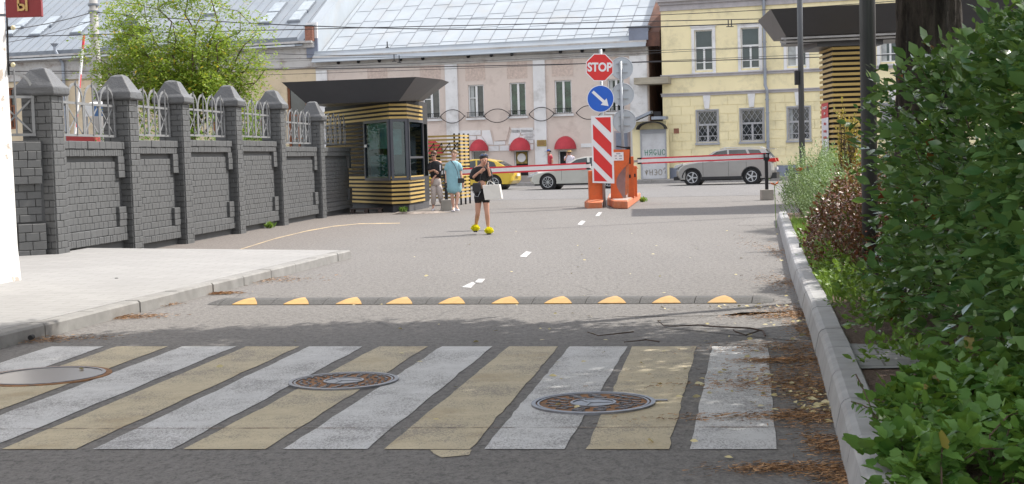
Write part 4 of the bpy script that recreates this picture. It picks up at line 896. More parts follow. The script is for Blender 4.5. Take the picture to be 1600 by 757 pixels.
for A, B_, bars in ((W0, B1, ()), (B1, B2, ()), (B2, B3, (V(650, 246, B2.y).z,))):
    E, f, gb, L = wframe(bth, A, B_, zlo, zhi, bars)
    gb.build('pane', MBG, f)
    if A is W0:
        b = MB(); b.fb(E, .12, L-.1, zhi-.85, zhi-.06, -.06, -.05); b.build('curtain', mat('grey_curtain', (.75, .78, .70), .9, var=.2, scale=6, sc3=(3, 3, .4), bmp=.5), f)
        b = MB(); b.fb(E, .16, L-.12, zlo+.1, zlo+.72, -.10, -.08); b.build('teal_panel', mat('teal_panel', (.12, .42, .42), .7), f)
        b = MB(); b.fb(E, .28, L-.2, zlo+.55, zlo+.74, -.05, -.045); b.build('notice', M_WF, f); b = MB(); b.fb(E, .08, .26, zlo+1.0, zlo+1.08, .063, .067); b.build('sticker', M_WF, f)
    elif A is B1:
        b = MB(); b.fb(E, .1, L-.1, zlo+.75, zhi-.3, -.25, -.2); b.build('poster', mat('pale_poster', (.55, .66, .66), .8, var=.4, scale=3), f)
b = MB(); b.poly([PL[5]-bk*.1+Vector((0, 0, 1)), PL[4]-bk*.1+Vector((0, 0, 1)), PL[4]+Vector((0, 0, 1)), PL[5]+Vector((0, 0, 1))], (0, 0, 1.62)); b.build('back_wall', mat('booth_interior', (.10, .11, .11), .9), bth)
# canopy: inverted frustum
def frustum(par, lo, hi, m, name='canopy', nlo=None):
    b = MB(); n = len(lo); vs = lo+hi; fs = [tuple(range(n)), tuple(range(2*n-1, n-1, -1))]+[(i, (i+1) % n, n+(i+1) % n, n+i) for i in range(n)]
    b.add(vs, fs); return b.build(name, m, par)
Yf = B1.y-1.0
hiL, hiR, hiR2 = V(440, 129, Yf+1.2), V(650, 120.5, Yf-.25), V(690, 124.5, Yf+1.7)
loL, loR, loR2 = V(480, 163.5, Yf+1.3), V(623, 158.5, Yf+.5), V(654, 157, Yf+1.9)
loL = loR+(hiL-hiR)*.69; bk3 = bk*3.0
frustum(bth, [loL, loR, loR2, loR2+bk*.8, loL+bk*2.4], [hiL, hiR, hiR2, hiR2+bk*1.6, hiL+bk*3.6], M_ANTH)
o = thing('wooden_pallet', 'small dark pallet step lying on the ground by the booth base', 'pallet', G(573, 333))
b = MB()
for k in range(4): b.box(G(573, 333)+Vector((0, -.15+k*.12, .12)), (.95, .09, .025))
b.build('deck', mat('dark_wood', (.06, .045, .04), .9, var=.3), o)
b = MB(); [b.box(G(573, 333)+Vector((x, .03, .053)), (.1, .45, .104)) for x in (-.4, 0, .4)]; b.build('foot', bpy.data.materials['dark_wood'], o)
b = MB(); c = G(655, 334.0); vs = []; n = 18
for k in range(n): a = 2*math.pi*k/n; r_ = 1+R.uniform(-.2, .2); vs.append(c+Vector((.75*r_*math.cos(a), .5*r_*math.sin(a), .004)))
for k in range(n): a = 2*math.pi*k/n; vs.append(c+Vector((.6*math.cos(a), .38*math.sin(a), .05+R.uniform(-.015, .02))))
b.add(vs, [tuple(range(n, 2*n))]+[(k, (k+1) % n, n+(k+1) % n, n+k) for k in range(n)]); tag(b.build('concrete_slab', mat('broken_concrete', (.26, .22, .19), .95, var=.3, scale=10, bmp=1, bscale=30)), 'broken low concrete slab on the ground before the booth', 'slab')
# slatted screen beside the booth
sc = thing('slatted_screen', 'gold slatted screen with zigzag brackets right of the guard booth', 'screen', G(700, 322))
Ys = 47.0
s0_ = V(655, 300, Ys+.6); s1_ = V(720, 300, Ys); s0_.z = s1_.z = 0; s2_ = V(734, 300, Ys+1.3); s2_.z = 0
zs1 = V(700, 209, Ys).z
b = MB()
for A, B_ in ((s0_, s1_), (s1_, s2_)):
    z = .25
    while z < zs1: b.bar(A+Vector((0, 0, z)), B_+Vector((0, 0, z)), .04, .06); z += .118
b.build('gold_slats', M_SLAT, sc)
for q in (s0_, s1_, s2_, s1_.lerp(s2_, .5), s1_.lerp(s0_, .12)): b = MB(); b.bar(q+Vector((0, .06, 0)), q+Vector((0, .06, zs1)), .06); b.build('post', M_SLATE, sc)
b = MB()
for k in range(5):
    q = s0_.lerp(s1_, .12+k*.19)+Vector((0, -.06, 0)); b.bar(q+Vector((-.12, 0, zs1-.62)), q+Vector((.12, 0, zs1-.3)), .03); b.bar(q+Vector((.12, 0, zs1-.3)), q+Vector((.12, 0, zs1-.6)), .03)
b.build('zigzag_bracket', M_SLATE, sc)
b = MB(); b.bar(s1_.lerp(s2_, .5)+Vector((.02, .15, 0)), s1_.lerp(s2_, .5)+Vector((.02, .15, zs1-.1)), .5, .04) if False else None
# ---------------- right gate tower with canopy ----------------
tw = thing('slatted_tower', 'tall gold slatted gate tower under a dark flared canopy on the right', 'tower', V(1320, 300, 39))
Yt = 38.0
T1 = V(1304, 300, Yt); T0 = V(1285, 300, Yt+1.6); T2 = V(1369, 300, Yt-.15); T3 = T2+Vector((.35, 2.2, 0))
for q in (T0, T1, T2, T3): q.z = 0
tz = V(1304, 66, Yt).z
b = MB(); b.poly([T0+Vector((.06, .02, 0)), T1+Vector((.03, .08, 0)), T2+Vector((-.05, .08, 0)), T3+Vector((-.05, 0, 0)), T0+Vector((.45, 1.2, 0))], (0, 0, tz)); b.build('core', M_SLATE, tw)
b = MB(); slats(b, [T0, T1, T2, T3], .3, tz-.04, .135, .07, .04, w_=.05); b.build('gold_slats', M_SLAT, tw)
cen = (T0+T2)/2
b = MB(); q = [V(1275, 62, Yt), V(1380, 60, Yt-.3)]; b.poly([Vector((q[0].x, Yt-.1, q[0].z)), Vector((q[1].x, Yt-.3, q[0].z)), Vector((q[1].x, Yt+2, q[0].z)), Vector((q[0].x, Yt+2, q[0].z))], (0, 0, -.2)); b.build('capital', M_ANTH, tw)
Yk = 36.5; hA = V(1204, 14.5, Yk); hB = V(1184, 33, Yk+4.8); lA = V(1228, 57, Yk+.9); lB = V(1209, 65, Yk+4.0)
hR = hA+Vector((9.3, -1.2, .10)); lR = lA+Vector((9.3, -1.2, .05)); 
frustum(tw, [lA, lR, lR+Vector((0, 3.2, 0)), lB], [hA, hR, hR+Vector((0, 5, 0)), hB], M_ANTH)
b = MB()
for k, (z_, o_) in enumerate(((-.05, .12), (-.12, .3))):
    b.bar(lA+Vector((-.1, o_, z_)), lR+Vector((0, o_, z_)), .06, .05)
b.build('soffit_rail', mat('soffit_metal', (.35, .34, .34), .4, .6), tw)
b = MB(); b.poly([lA+Vector((.1, .5, -.02)), lR+Vector((0, .5, -.02)), lR+Vector((0, 3.0, -.02)), lB+Vector((.2, 0, -.02))], (0, 0, -.14)); b.build('soffit', M_ANTH, tw)
b = MB(); q = [Vector((T1.x+6.6, Yt, 0)), Vector((T1.x+8, Yt-.2, 0)), Vector((T1.x+8.2, Yt+2, 0)), Vector((T1.x+6.6, Yt+2, 0))]; b.poly(q, (0, 0, tz)); b.build('core', M_SLATE, tw)
# price banner on the tower edge
bn = thing('price_banner', 'narrow red and white price banner on the left edge of the slatted tower', 'banner', V(1289, 265, Yt-.0))
b0 = V(1283.5, 264.5, Yt+1.2); b1 = V(1294, 263.5, Yt+.55); bt = V(1284, 163, Yt+1.2).z; bmz = V(1284, 186, Yt+1.2).z
def bquad(z0, z1, o): return [b0+Vector((0, -o, z0-b0.z)), b1+Vector((0, -o, z0-b0.z)), b1+Vector((0, -o, z1-b0.z)), b0+Vector((0, -o, z1-b0.z))]
b = MB(); b.poly(bquad(b0.z, bmz, .1), (0, -.01, 0)); b.build('white_panel', mat('banner_white', (.62, .62, .66), .6), bn)
b = MB(); b.poly(bquad(bmz, bt, .1), (0, -.01, 0)); b.build('red_panel', mat('banner_red', (.5, .06, .06), .6), bn)
bang = math.atan2(b1.y-b0.y, b1.x-b0.x); bmid = (b0+b1)/2
for i, (zt_, s_, m_) in enumerate(((bt-.12, '24/7', 'w'), (bt-.28, 'P', 'w'), (bmz-.15, '50', 'r'), (bmz-.35, '100', 'r'), (bmz-.52, '200', 'r'), (bmz-.8, 'ЧАСЫ', 'g'), (bmz-1.0, '1 ч', 'g'), (bmz-1.2, '2 ч', 'g'), (bmz-1.42, '3 ч', 'g'))):
    mm = {'w': M_WF, 'r': bpy.data.materials['banner_red'], 'g': M_GF}[m_]
    text('lettering', s_, .085 if m_ != 'w' else .1, mm, bn, face_cam((bmid.x-.012, bmid.y-.125, zt_), bang), .002, bold=.003, sx=2.4)
# ---------------- lamp poles, utility pole ----------------
M_POLE = mat('dark_grey_pole', (.075, .08, .088), .4, .3, var=.08, scale=2)
def pole(x, yb, Y, w_px, label, name='lamp_post', ztop=9, m=None):
    q = V(x, yb, Y); r = w_px*Y/2250/2; t_ = thing(name, label, name.replace('_', ' '), (q.x, Y, 0))
    b = MB(); b.tube([(q.x, Y, 0), (q.x, Y, ztop)], [r*1.02, r*.9], 20); b.build('pole', m or M_POLE, t_, smooth=True)
    b = MB(); b.tube([(q.x, Y, 0), (q.x, Y, .35)], r*1.5, 20); b.build('base', m or M_POLE, t_)
    b = MB(); b.tube([(q.x, Y, ztop), (q.x-.3, Y, ztop+.15), (q.x-1.2, Y, ztop+.2)], r*.5, 8); b.build('arm', m or M_POLE, t_)
    b = MB(); b.box((q.x-1.5, Y, ztop+.2), (.7, .3, .12)); b.build('lamp_head', m or M_POLE, t_)
    return t_, q, r
t_, q, r = pole(1357.5, 300, 14.4, 22, 'thick dark grey lamp post rising behind the hedge', ztop=7)
# twin tube look of the near post
b = MB(); b.tube([(q.x+r*.45, 14.4-r*.3, .3), (q.x+r*.45, 14.4-r*.3, 6.9)], r*.75, 16); b.build('second_tube', M_POLE, t_, smooth=True)
t_, q, r = pole(1253.5, 250, 33, 9, 'slender dark lamp post before the slatted tower with a small box', ztop=8)
b = MB(); z = V(1248, 122, 33).z; b.bb(q.x-.14, q.x-.06, 32.9, 33.05, z-.16, z+.16); b.build('junction_box', M_DK, t_)
M_UP = mat('concrete_pole', (.33, .32, .31), .8, var=.12, scale=1.5)
Yu = 66; qa = V(146, 0, Yu); qb = V(151.5, 130, Yu)
up = thing('utility_pole', 'grey concrete utility pole rising behind the fence beside the tree', 'utility pole', (qb.x+.02, Yu, 0))
b = MB(); b.tube([(qb.x, Yu, 0), (qb.x, Yu, 10)], [.24, .18], 16); b.build('pole', M_UP, up, smooth=True)
for y in (8, 19, 56): z = V(146, y, Yu).z; b = MB(); b.tube([(qb.x, Yu, z-.05), (qb.x, Yu, z+.05)], .25, 16); b.build('cable_clamp', M_GUT, up)
# ---------------- overhead wires ----------------
M_WIRE = mat('wire_black', (.03, .03, .035), .6)
def wire(x0, y0, Y0, x1, y1, Y1, r, sag=.3, label='', g='overhead wires above the street'):
    a = V(x0, y0, Y0); c = V(x1, y1, Y1); P = []
    for k in range(17): t = k/16; q = a.lerp(c, t); q.z -= sag*4*t*(1-t); P.append(q)
    b = MB(); b.tube(P, r, 5); o = b.build('overhead_wire', M_WIRE); tag(o, label, 'wire', g)
WL = [(-60, 52, 60, 146, 19, 66, .02, .2, 'dark cable rising from the left edge to the utility pole below the sign'),
      (146, 19, 66, 1700, 0, 50, .022, .9, 'thick cable sweeping from the utility pole across both metal roofs'),
      (-60, 75, 60, 146, 32, 66, .014, .2, 'thin cable rising to the utility pole over the skylights'),
      (-60, 60, 55, 1700, 20, 55, .017, -.05, 'trolley wire crossing the middle of the pink house roof'),
      (-60, 96, 62, 1700, 52, 62, .011, .3, 'thin wire crossing below the eaves of the houses'),
      (-60, 112, 58, 1700, 75, 50, .017, .2, 'wire passing under the pink house cornice to the tower'),
      (-60, 118, 60, 1300, 68, 60, .010, .2, 'thin wire just above the upper windows of the pink house'),
      (146, 56, 66, 620, 86, 60, .012, .3, 'cable dropping from the utility pole behind the tree'),
      (700, 30, 58, 1700, -25, 48, .013, .3, 'thin wire rising over the yellow house to the upper right'),
      (-60, 130, 62, 1300, 84, 58, .010, .1, 'lowest thin wire in front of the house walls')]
for w_ in WL: wire(*w_)
for x, y in ((616, 96), (624, 98), (1138, 42), (1143, 42)):
    p = V(x, y, 58); b = MB(); b.tube([p, p+Vector((0, 0, .28))], .022, 5); b.box(p, (.16, .04, .03)); tag(b.build('wire_clamp', M_WIRE), 'small dark clamp on the wires %s' % ('left one over the pink house cornice', 'right one over the pink house cornice', 'left one over the yellow house windows', 'right one over the yellow house windows')[[616, 624, 1138, 1143].index(x)], 'clamp', 'wire clamps')
# ---------------- road signs on the island ----------------
M_SR = mat('sign_red', (.62, .025, .025), .35, var=.04); M_SW = mat('sign_white', (.72, .72, .74), .35, var=.03); M_SB = mat('sign_blue', (.01, .10, .50), .35, var=.05); M_SG = mat('sign_back_grey', (.42, .46, .50), .4, .3, var=.08, scale=2)
M_STEEL = mat('galvanised_steel', (.32, .34, .36), .45, .6, var=.12)
Ys_ = 41.0; pb = G(944.5, 325); pb.y = Ys_; pb = Vector((pb.x, Ys_, 0))
k41 = Ys_/2250
ptop = V(937, 86, Ys_).z
rp = thing('sign_post', 'grey steel post carrying the stop sign, the blue arrow and the striped board', 'sign post', pb)
b = MB(); b.tube([pb, pb+Vector((0, 0, ptop+.15))], .045, 12); b.build('post', M_STEEL, rp, smooth=True)
def ngon(b, c, r, n, ph, d0, d1, ang=0):
    b.poly([c+Vector((r*math.cos(2*math.pi*k/n+ph)*math.cos(ang), r*math.cos(2*math.pi*k/n+ph)*math.sin(ang)+d0, r*math.sin(2*math.pi*k/n+ph))) for k in range(n)], (0, d1-d0, 0))
c = V(936.8, 105.7, Ys_-.1); sg = thing('stop_sign', 'red octagonal stop sign above the round blue arrow sign', 'road sign', c)
tl = Matrix.Translation(c) @ Matrix.Rotation(.028, 4, 'Y') @ Matrix.Translation(-c)
def tilt(b, M): b.v = [tuple(M @ Vector(v)) for v in b.v]; return b
b = MB(); ngon(b, c, .418, 8, math.pi/8, -.012, .012); tilt(b, tl).build('white_border', M_SW, sg)
b = MB(); ngon(b, c, .390, 8, math.pi/8, -.018, -.0125); tilt(b, tl).build('red_face', M_SR, sg)
text('stop_text', 'STOP', .335, M_SW, sg, tl @ face_cam(c+Vector((0, -.021, -.005))), .002, bold=.012, sx=.86)
c = V(938.2, 154.7, Ys_-.1); sg = thing('arrow_sign', 'round blue sign with white arrow pointing down right under the stop sign', 'road sign', c)
b = MB(); ngon(b, c, .385, 40, 0, -.012, .012); b.build('white_border', M_SW, sg)
b = MB(); ngon(b, c, .365, 40, 0, -.018, -.0125); b.build('blue_face', M_SB, sg)
d = Vector((.72, 0, -.69)).normalized(); e = Vector((.69, 0, .72)); o_ = c+Vector((0, -.0185, 0))
b = MB(); b.poly([o_-d*.30+e*.042, o_-d*.30-e*.042, o_+d*.12-e*.042, o_+d*.12+e*.042], (0, -.004, 0)); b.poly([o_+d*.12+e*.125, o_+d*.12-e*.125, o_+d*.31], (0, -.004, 0)); b.build('white_arrow', M_SW, sg)
# striped board
q = [V(925, 183, Ys_-.12), V(955.5, 182.0, Ys_-.12), V(958.5, 285.5, Ys_-.12), V(927.5, 284.5, Ys_-.12)]
sg = thing('striped_board', 'tall board with diagonal red and white stripes below the blue arrow sign', 'road sign', (q[0]+q[2])/2)
cen = sum(q, Vector())/4; big = [cen+(p-cen)*1.0+Vector(((p.x-cen.x)*.10, 0, (p.z-cen.z)*.03)) for p in q]
b = MB(); b.poly(big, (0, .03, 0)); b.build('white_board', M_SW, sg)
def uv(u_, v_): return (q[0]*(1-u_)*(1-v_)+q[1]*u_*(1-v_)+q[2]*u_*v_+q[3]*(1-u_)*v_)+Vector((0, -.002, 0))
inner = lambda u_, v_: uv(.03+.92*u_, .012+.976*v_)
b = MB()
for pl in ([(.12, 0), (1, 0), (1, .245)], [(0, .10), (1, .40), (1, .62), (0, .335)], [(0, .445), (1, .745), (1, .965), (0, .68)], [(0, .79), (.72, 1), (0, 1)]):
    b.poly([inner(*t_) for t_ in pl], (0, -.003, 0))
b.build('red_stripes', M_SR, sg)
# rear signs seen from behind
p2 = thing('sign_post', 'second sign post carrying three round signs seen from behind', 'sign post', (V(973, 200, 43.5).x, 43.5, 0))
xx = V(973, 200, 43.5).x; b = MB(); b.tube([(xx, 43.5, 0), (xx-.02, 43.5, V(970, 96, 43.5).z)], .045, 10); b.build('post', M_STEEL, p2, smooth=True)
for i, (x, y, r_) in enumerate(((971.5, 107, .33), (973, 148, .335), (975.5, 190, .345))):
    c = V(x, y, 43.6); sg = thing('round_sign', 'back of a round grey sign, %s of the three behind the stop sign' % ('uppermost', 'middle', 'lowest')[i], 'road sign', c, group=None)
    b = MB(); ngon(b, c, r_, 36, 0, 0, .02); b.build('sign_back', M_SG, sg)
    b = MB(); ring_ = [c+Vector((r_*math.cos(2*math.pi*k/36), -.012, r_*math.sin(2*math.pi*k/36))) for k in range(37)]; b.tube(ring_, .013, 5); b.build('rim', M_SG, sg)
    for dz in (-.13, .13): b = MB(); b.bar(c+Vector((-.17, -.02, dz)), c+Vector((.17, -.02, dz)), .03); b.build('clamp_bar', M_STEEL, sg)
# ---------------- barrier island ----------------
M_OR = mat('orange_paint', (.62, .115, .022), .5, var=.07, scale=4, dirt=(.3, .09, .04), dirtamt=.4, dscale=5); M_ORC = mat('faded_orange_concrete', (.52, .16, .07), .85, var=.15, scale=6, dirt=(.35, .22, .17), dirtamt=.6, dscale=5, bmp=.4)
M_TOPC = mat('dusty_concrete', (.34, .27, .24), .9, var=.15)
isl = thing('barrier_island', 'low concrete island with orange painted sides under the barrier cabinets', 'traffic island', G(975, 326))
ft = [G(949, 321.5), G(960, 326.5), G(981, 327), G(1001, 312), G(978, 309), G(952, 313)]
b = MB(); b.poly(ft, (0, 0, .22)); b.build('orange_side', M_ORC, isl, bevel=.03)
cen = sum(ft, Vector())/6; b = MB(); b.poly([cen+(p-cen)*.9+Vector((0, 0, .2205)) for p in ft], (0, 0, .012)); b.build('top', M_TOPC, isl)
Yo_ = 40.8
def P2_(x, y, Y): return V(x, y, Y)
cb = thing('barrier_cabinet', 'left orange barrier cabinet with a flared foot beside the striped board', 'barrier cabinet', G(930, 327))
b = MB(); z1_ = V(930, 267, Yo_+.3).z; x0_, x1_ = V(920.5, 300, Yo_+.3).x, V(942.5, 300, Yo_+.3).x
b.bb(x0_, x1_, Yo_+.3, Yo_+.75, .2, z1_); b.build('housing', M_OR, cb, bevel=.015)
b = MB(); lo = [G(916.5, 326), G(943, 326.5)]; b.add([(lo[0].x, Yo_-.1, 0), (lo[1].x, Yo_-.1, 0), (lo[1].x, Yo_+1.1, 0), (lo[0].x, Yo_+1.1, 0), (lo[0].x, Yo_-.1, .16), (lo[1].x, Yo_-.1, .16), (lo[1].x, Yo_+1.1, .16), (lo[0].x, Yo_+1.1, .16), (x0_-.01, Yo_+.2, .24), (x1_+.01, Yo_+.2, .24), (x1_+.01, Yo_+.8, .24), (x0_-.01, Yo_+.8, .24)],
 [(3, 2, 1, 0), (8, 9, 10, 11)]+[(i, (i+1) % 4, (i+1) % 4+4, i+4) for i in range(4)]+[(i+4, (i+1) % 4+4, (i+1) % 4+8, i+8) for i in range(4)]); b.build('flared_foot', M_ORC, cb)
cb = thing('barrier_cabinet', 'large orange barrier cabinet with an arc cut-out and a white notice', 'barrier cabinet', G(965, 325))
Yc_ = 41.6; pts = [(954.5, 312), (974.5, 312)]+[(974.5-13*math.sin(math.pi*t_)-0*t_+6*t_*t_, 309-(309-257)*t_) for t_ in [k/10 for k in range(1, 11)]]+[(983.5, 246), (984, 234), (955, 234)]
b = MB(); b.poly([V(x, y, Yc_) for x, y in pts], (0, .09, 0)); b.build('curved_plate', M_OR, cb)
b = MB(); x0_, x1_ = V(958, 260, Yc_).x, V(979, 260, Yc_).x; b.bb(x0_, x1_, Yc_+.35, Yc_+.8, .2, 1.45); b.build('inner_housing', mat('mauve_metal', (.30, .24, .25), .5, .2), cb)
b = MB(); b.bar(V(978.5, 305, Yc_+.1), V(979.5, 250, Yc_+.1), .06); b.bar(V(981.5, 303, Yc_+.1), V(982, 247, Yc_+.1), .04); b.build('upright', M_ORC, cb)
b = MB(); b.poly([V(958, 238.5, Yc_-.005), V(974, 238, Yc_-.005), V(974.5, 251, Yc_-.005), V(958.5, 251.5, Yc_-.005)], (0, -.01, 0)); nb = b.build('notice', M_SW, cb)
for x, y, w_ in ((962, 244, .07), (969.5, 244, .09), (962.5, 248, .05), (969.5, 248, .08), (966, 240.5, .12)):
    b = MB(); b.box(V(x, y, Yc_-.018), (w_, .004, .03)); b.build('notice_print', M_GF, nb)
for (xa, xb, ya, yb, Y_, L_) in ((981, 990, 245, 304, 42.6, 'tall narrow orange barrier cabinet right of the curved one'), (989.2, 995, 260, 301, 44.0, 'short orange cabinet at the rear right of the barrier island')):
    t_ = thing('barrier_cabinet', L_, 'barrier cabinet', (V(xa, 300, Y_).x, Y_, .22)); b = MB(); a, c = V(xa, ya, Y_), V(xb, ya, Y_); b.bb(a.x, c.x, Y_, Y_+.45, .2, a.z); b.build('housing', M_OR, t_, bevel=.012)
    b = MB(); b.bb(a.x+.02, a.x+.07, Y_-.012, Y_-.002, .8, .9); b.build('lock', M_DK, t_)
b = MB(); p_ = V(982, 243, 42.0); b.box(p_, (.10, .25, .5)); b.bar(p_+Vector((-.35, 0, .27)), p_+Vector((.05, 0, .2)), .04); b.build('drive_arm', M_DK, cb)
M_BW = mat('boom_white', (.74, .74, .75), .4, var=.04); M_BR = mat('boom_red', (.62, .03, .05), .45, var=.05)
def boom(label, p, q, h=.175, caps=True, stripes=False):
    t_ = thing('barrier_boom', label, 'barrier boom', p); d = (q-p).normalized(); up = Vector((0, 0, 1))-d*d.z; up.normalize()
    b = MB(); b.bar(p, q, .06, h*.62, up=up) if abs(d.z) < .5 else b.bar(p, q, h*.6, .05); b.build('white_profile', M_BW, t_)
    if stripes:
        b = MB(); L = (q-p).length; k = .6
        while k < L: b.bar(p+d*k, p+d*(k+.5), h*.5, .054); k += 1.4
        b.build('red_bands', M_BR, t_); return t_
    for s_ in (-1, 1): b = MB(); o = up*s_*h*.41; b.bar(p+o+d*.12, q+o-d*.12, .066, h*.24, up=up); b.build('red_edge', M_BR, t_)
    for e_ in (p, q):
        for s_ in (-1, 1): b = MB(); b.box(e_+up*s_*h*.41+(d if e_ is p else -d)*.06, (.12, .07, h*.26)); b.build('end_cap', M_DK, t_)
    return t_
p = V(689, 270, 43.4); q = V(922.5, 259.5, 42.2); boom('left lowered barrier boom, white with red edges, behind the walking woman', p, q, .195)
p = V(996, 252, 42.8); q = V(1202, 243.8, 43.6); boom('right lowered barrier boom, white with red edges, before the silver car', p, q, .175)
b = MB(); b.bar(V(985, 253, 42.8), V(996, 252.2, 42.8), .07); b.build('boom_bracket', M_STEEL, [o for o in bpy.data.objects if o.name.startswith('barrier_boom')][-1])
boom('raised barrier boom with red bands standing up behind the fence', V(116, 225, 52), V(129.5, 75, 52), .24, stripes=True)
def rest(label, x, yb, Yq, yt, fw):
    q = G(x, yb); q.y = Yq; q = V(x, 290, Yq); q.z = 0; t_ = thing('barrier_rest', label, 'post', q)
    b = MB(); b.box(q+Vector((0, 0, .16)), (fw, .36, .32)); b.build('concrete_foot', mat('block_concrete', (.30, .28, .25), .9, var=.12, bmp=.4) if 'block_concrete' not in bpy.data.materials else bpy.data.materials['block_concrete'], t_, bevel=.015)
    zt_ = V(x, yt, Yq).z; b = MB(); b.bb(q.x-.045, q.x+.045, q.y-.045, q.y+.045, .32, zt_); b.build('post', M_DK, t_)
    b = MB(); b.bb(q.x-.075, q.x-.05, q.y-.05, q.y+.05, zt_-.1, zt_+.13); b.bb(q.x+.05, q.x+.075, q.y-.05, q.y+.05, zt_-.1, zt_+.13); b.build('fork', M_DK, t_)
rest('black boom rest post on a pale concrete foot near the silver car', 1198, 313, 43.5, 246, .36)
rest('black boom rest post on a grey concrete foot between two standing people', 697, 330, 42.3, 272, .32)
# ---------------- vehicles ----------------
M_TYRE = mat('tyre_rubber', (.02, .02, .021), .8); M_RIM = mat('alloy_rim', (.5, .52, .54), .3, .8, var=.05); M_CG = glass_m('car_glass', (.02, .028, .03), .04, .6, 1.5); M_BLK = mat('black_plastic', (.018, .018, .02), .55)
M_HL = mat('headlight_lens', (.55, .58, .6), .1, .3); M_TL = mat('taillight_red', (.45, .015, .015), .15)
def car(name, label, loc, rz, col, Lc, W, body, arch, wr, green, windows, cladding=False, spokes=10, tail=None, head=None, mirror_x=1.35, handles=(), doors=()):
    t_ = thing(name, label, 'car', loc, rz)
    def outline():      # lower body outline with wheel arches cut, in (x, z)
        pts = list(body); zb = .26; ar = wr+.065; bot = []
        xs = [Lc-.12] 
        for cx_ in sorted(arch, reverse=True):
            h = wr-zb; dx = math.sqrt(ar*ar-h*h); a0 = math.atan2(-h, dx)
            for k in range(13):
                a = a0+(math.pi-2*a0)*k/12; bot.append((cx_+ar*math.cos(a), wr+ar*math.sin(a)))
        return pts+[(Lc-.15, zb)]+bot+[(.14, zb)]
    ol = outline(); cxx = Lc/2; czz = .62
    b = MB(); lay = [(0, .085), (.05, .035), (.16, 0), (W-.16, 0), (W-.05, .035), (W, .085)]; n = len(ol); vs = []
    for y, ins in lay:
        for x, z in ol:
            ex = ins*1.0*(1 if x > cxx else -1)*(1 if abs(x-cxx) > Lc/2-.5 else 0)
            ez = ins*(1 if z > .8 else 0)*.9
            # noses taper inwards towards the sides
            tp = .0
            if x < .6: tp = (.6-x)*.55*max(0, (abs(y-W/2)/(W/2))**3)*.6
            if x > Lc-.5: tp = -(x-(Lc-.5))*.5*max(0, (abs(y-W/2)/(W/2))**3)*.6
            vs.append((x-ex*.6+tp, y, z-ez))
    fs = [(i*n+k, i*n+(k+1) % n, (i+1)*n+(k+1) % n, (i+1)*n+k) for i in range(5) for k in range(n)]+[tuple(range(n)), tuple(range(6*n-1, 5*n-1, -1))]
    b.add(vs, fs); bo = b.build('body', col, t_, world=False, bevel=.012)
    # greenhouse
    gz0 = min(z for x, z in green); gz1 = max(z for x, z in green)
    def gy(z): return .10+.20*(z-gz0)/(gz1-gz0)
    def gh(scale_in, name, m, par):
        b = MB(); vs = [(x, gy(z)+scale_in, z) for x, z in green]+[(x, W-gy(z)-scale_in, z) for x, z in green]; n = len(green)
        b.add(vs, [tuple(range(n)), tuple(range(2*n-1, n-1, -1))]+[(k, k+n, (k+1) % n+n, (k+1) % n) for k in range(n)]); return b.build(name, m, par, world=False, bevel=.02)
    gh(0, 'cabin', col, t_)
    for k, wn in enumerate(windows):
        for sd in (0, 1):
            b = MB(); vs = [(x, (gy(z)-.004) if sd == 0 else W-gy(z)+.004, z) for x, z in wn]; b.poly(vs, (0, .012 if sd == 0 else -.012, 0)); b.build('side_window', M_CG, t_, world=False)
    # windscreen and rear window from the first and last slanting edges of the cabin
    for nm, (i, j) in (('windscreen', (0, 1)), ('rear_window', (-1, -2))):
        (xa, za), (xb, zb_) = green[i], green[j]; d = Vector((xb-xa, 0, zb_-za)); nn = Vector((-(zb_-za), 0, xb-xa)).normalized()*(1 if i == 0 else -1)*.006
        f = lambda t, y: Vector((xa+(xb-xa)*t, y, za+(zb_-za)*t))+nn
        zA = za+(zb_-za)*.08; zB = za+(zb_-za)*.95
        b = MB(); b.sheet([f(.08, gy(zA)+.06), f(.95, gy(zB)+.05), f(.95, W-gy(zB)-.05), f(.08, W-gy(zA)-.06)]); b.build(nm, M_CG, t_, world=False)
    # wheels
    for cx_ in arch:
        for sd in (0, 1):
            y0 = .03 if sd == 0 else W-.25; w_ = MB()
            wc = Vector((cx_, y0, wr)); sgn = -1 if sd == 0 else 1; yo = y0 if sd == 0 else y0+.22
            w_.loft([((cx_, y0+.0, wr), wr-.03, wr-.03, (1, 0, 0), (0, 0, 1)), ((cx_, y0+.03, wr), wr, wr, (1, 0, 0), (0, 0, 1)), ((cx_, y0+.19, wr), wr, wr, (1, 0, 0), (0, 0, 1)), ((cx_, y0+.22, wr), wr-.03, wr-.03, (1, 0, 0), (0, 0, 1))], 28)
            wh_ = w_.build('wheel', M_TYRE, t_, world=False, smooth=False)
            b = MB(); r1 = wr*.68; yy = yo+sgn*.006
            b.tube([(cx_+r1*math.cos(2*math.pi*k/24), yy, wr+r1*math.sin(2*math.pi*k/24)) for k in range(25)], .014, 5)
            for k in range(spokes):
                a = 2*math.pi*k/spokes; b.bar((cx_+.04*math.cos(a), yy, wr+.04*math.sin(a)), (cx_+r1*math.cos(a), yy, wr+r1*math.sin(a)), .02 if spokes > 6 else .06, .03, up=(0, 1, 0))
            b.tube([(cx_, yy-.012, wr), (cx_, yy+.012, wr)], .055, 12); b.build('rim', M_RIM, wh_, world=False)
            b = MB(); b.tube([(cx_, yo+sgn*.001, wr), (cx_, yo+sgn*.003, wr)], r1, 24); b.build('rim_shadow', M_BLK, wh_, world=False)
        # dark wheel housing
        b = MB(); b.loft([((cx_, .10, wr), wr+.055, wr+.055, (1, 0, 0), (0, 0, 1)), ((cx_, W-.10, wr), wr+.055, wr+.055, (1, 0, 0), (0, 0, 1))], 24); b.build('wheel_housing', M_BLK, t_, world=False)
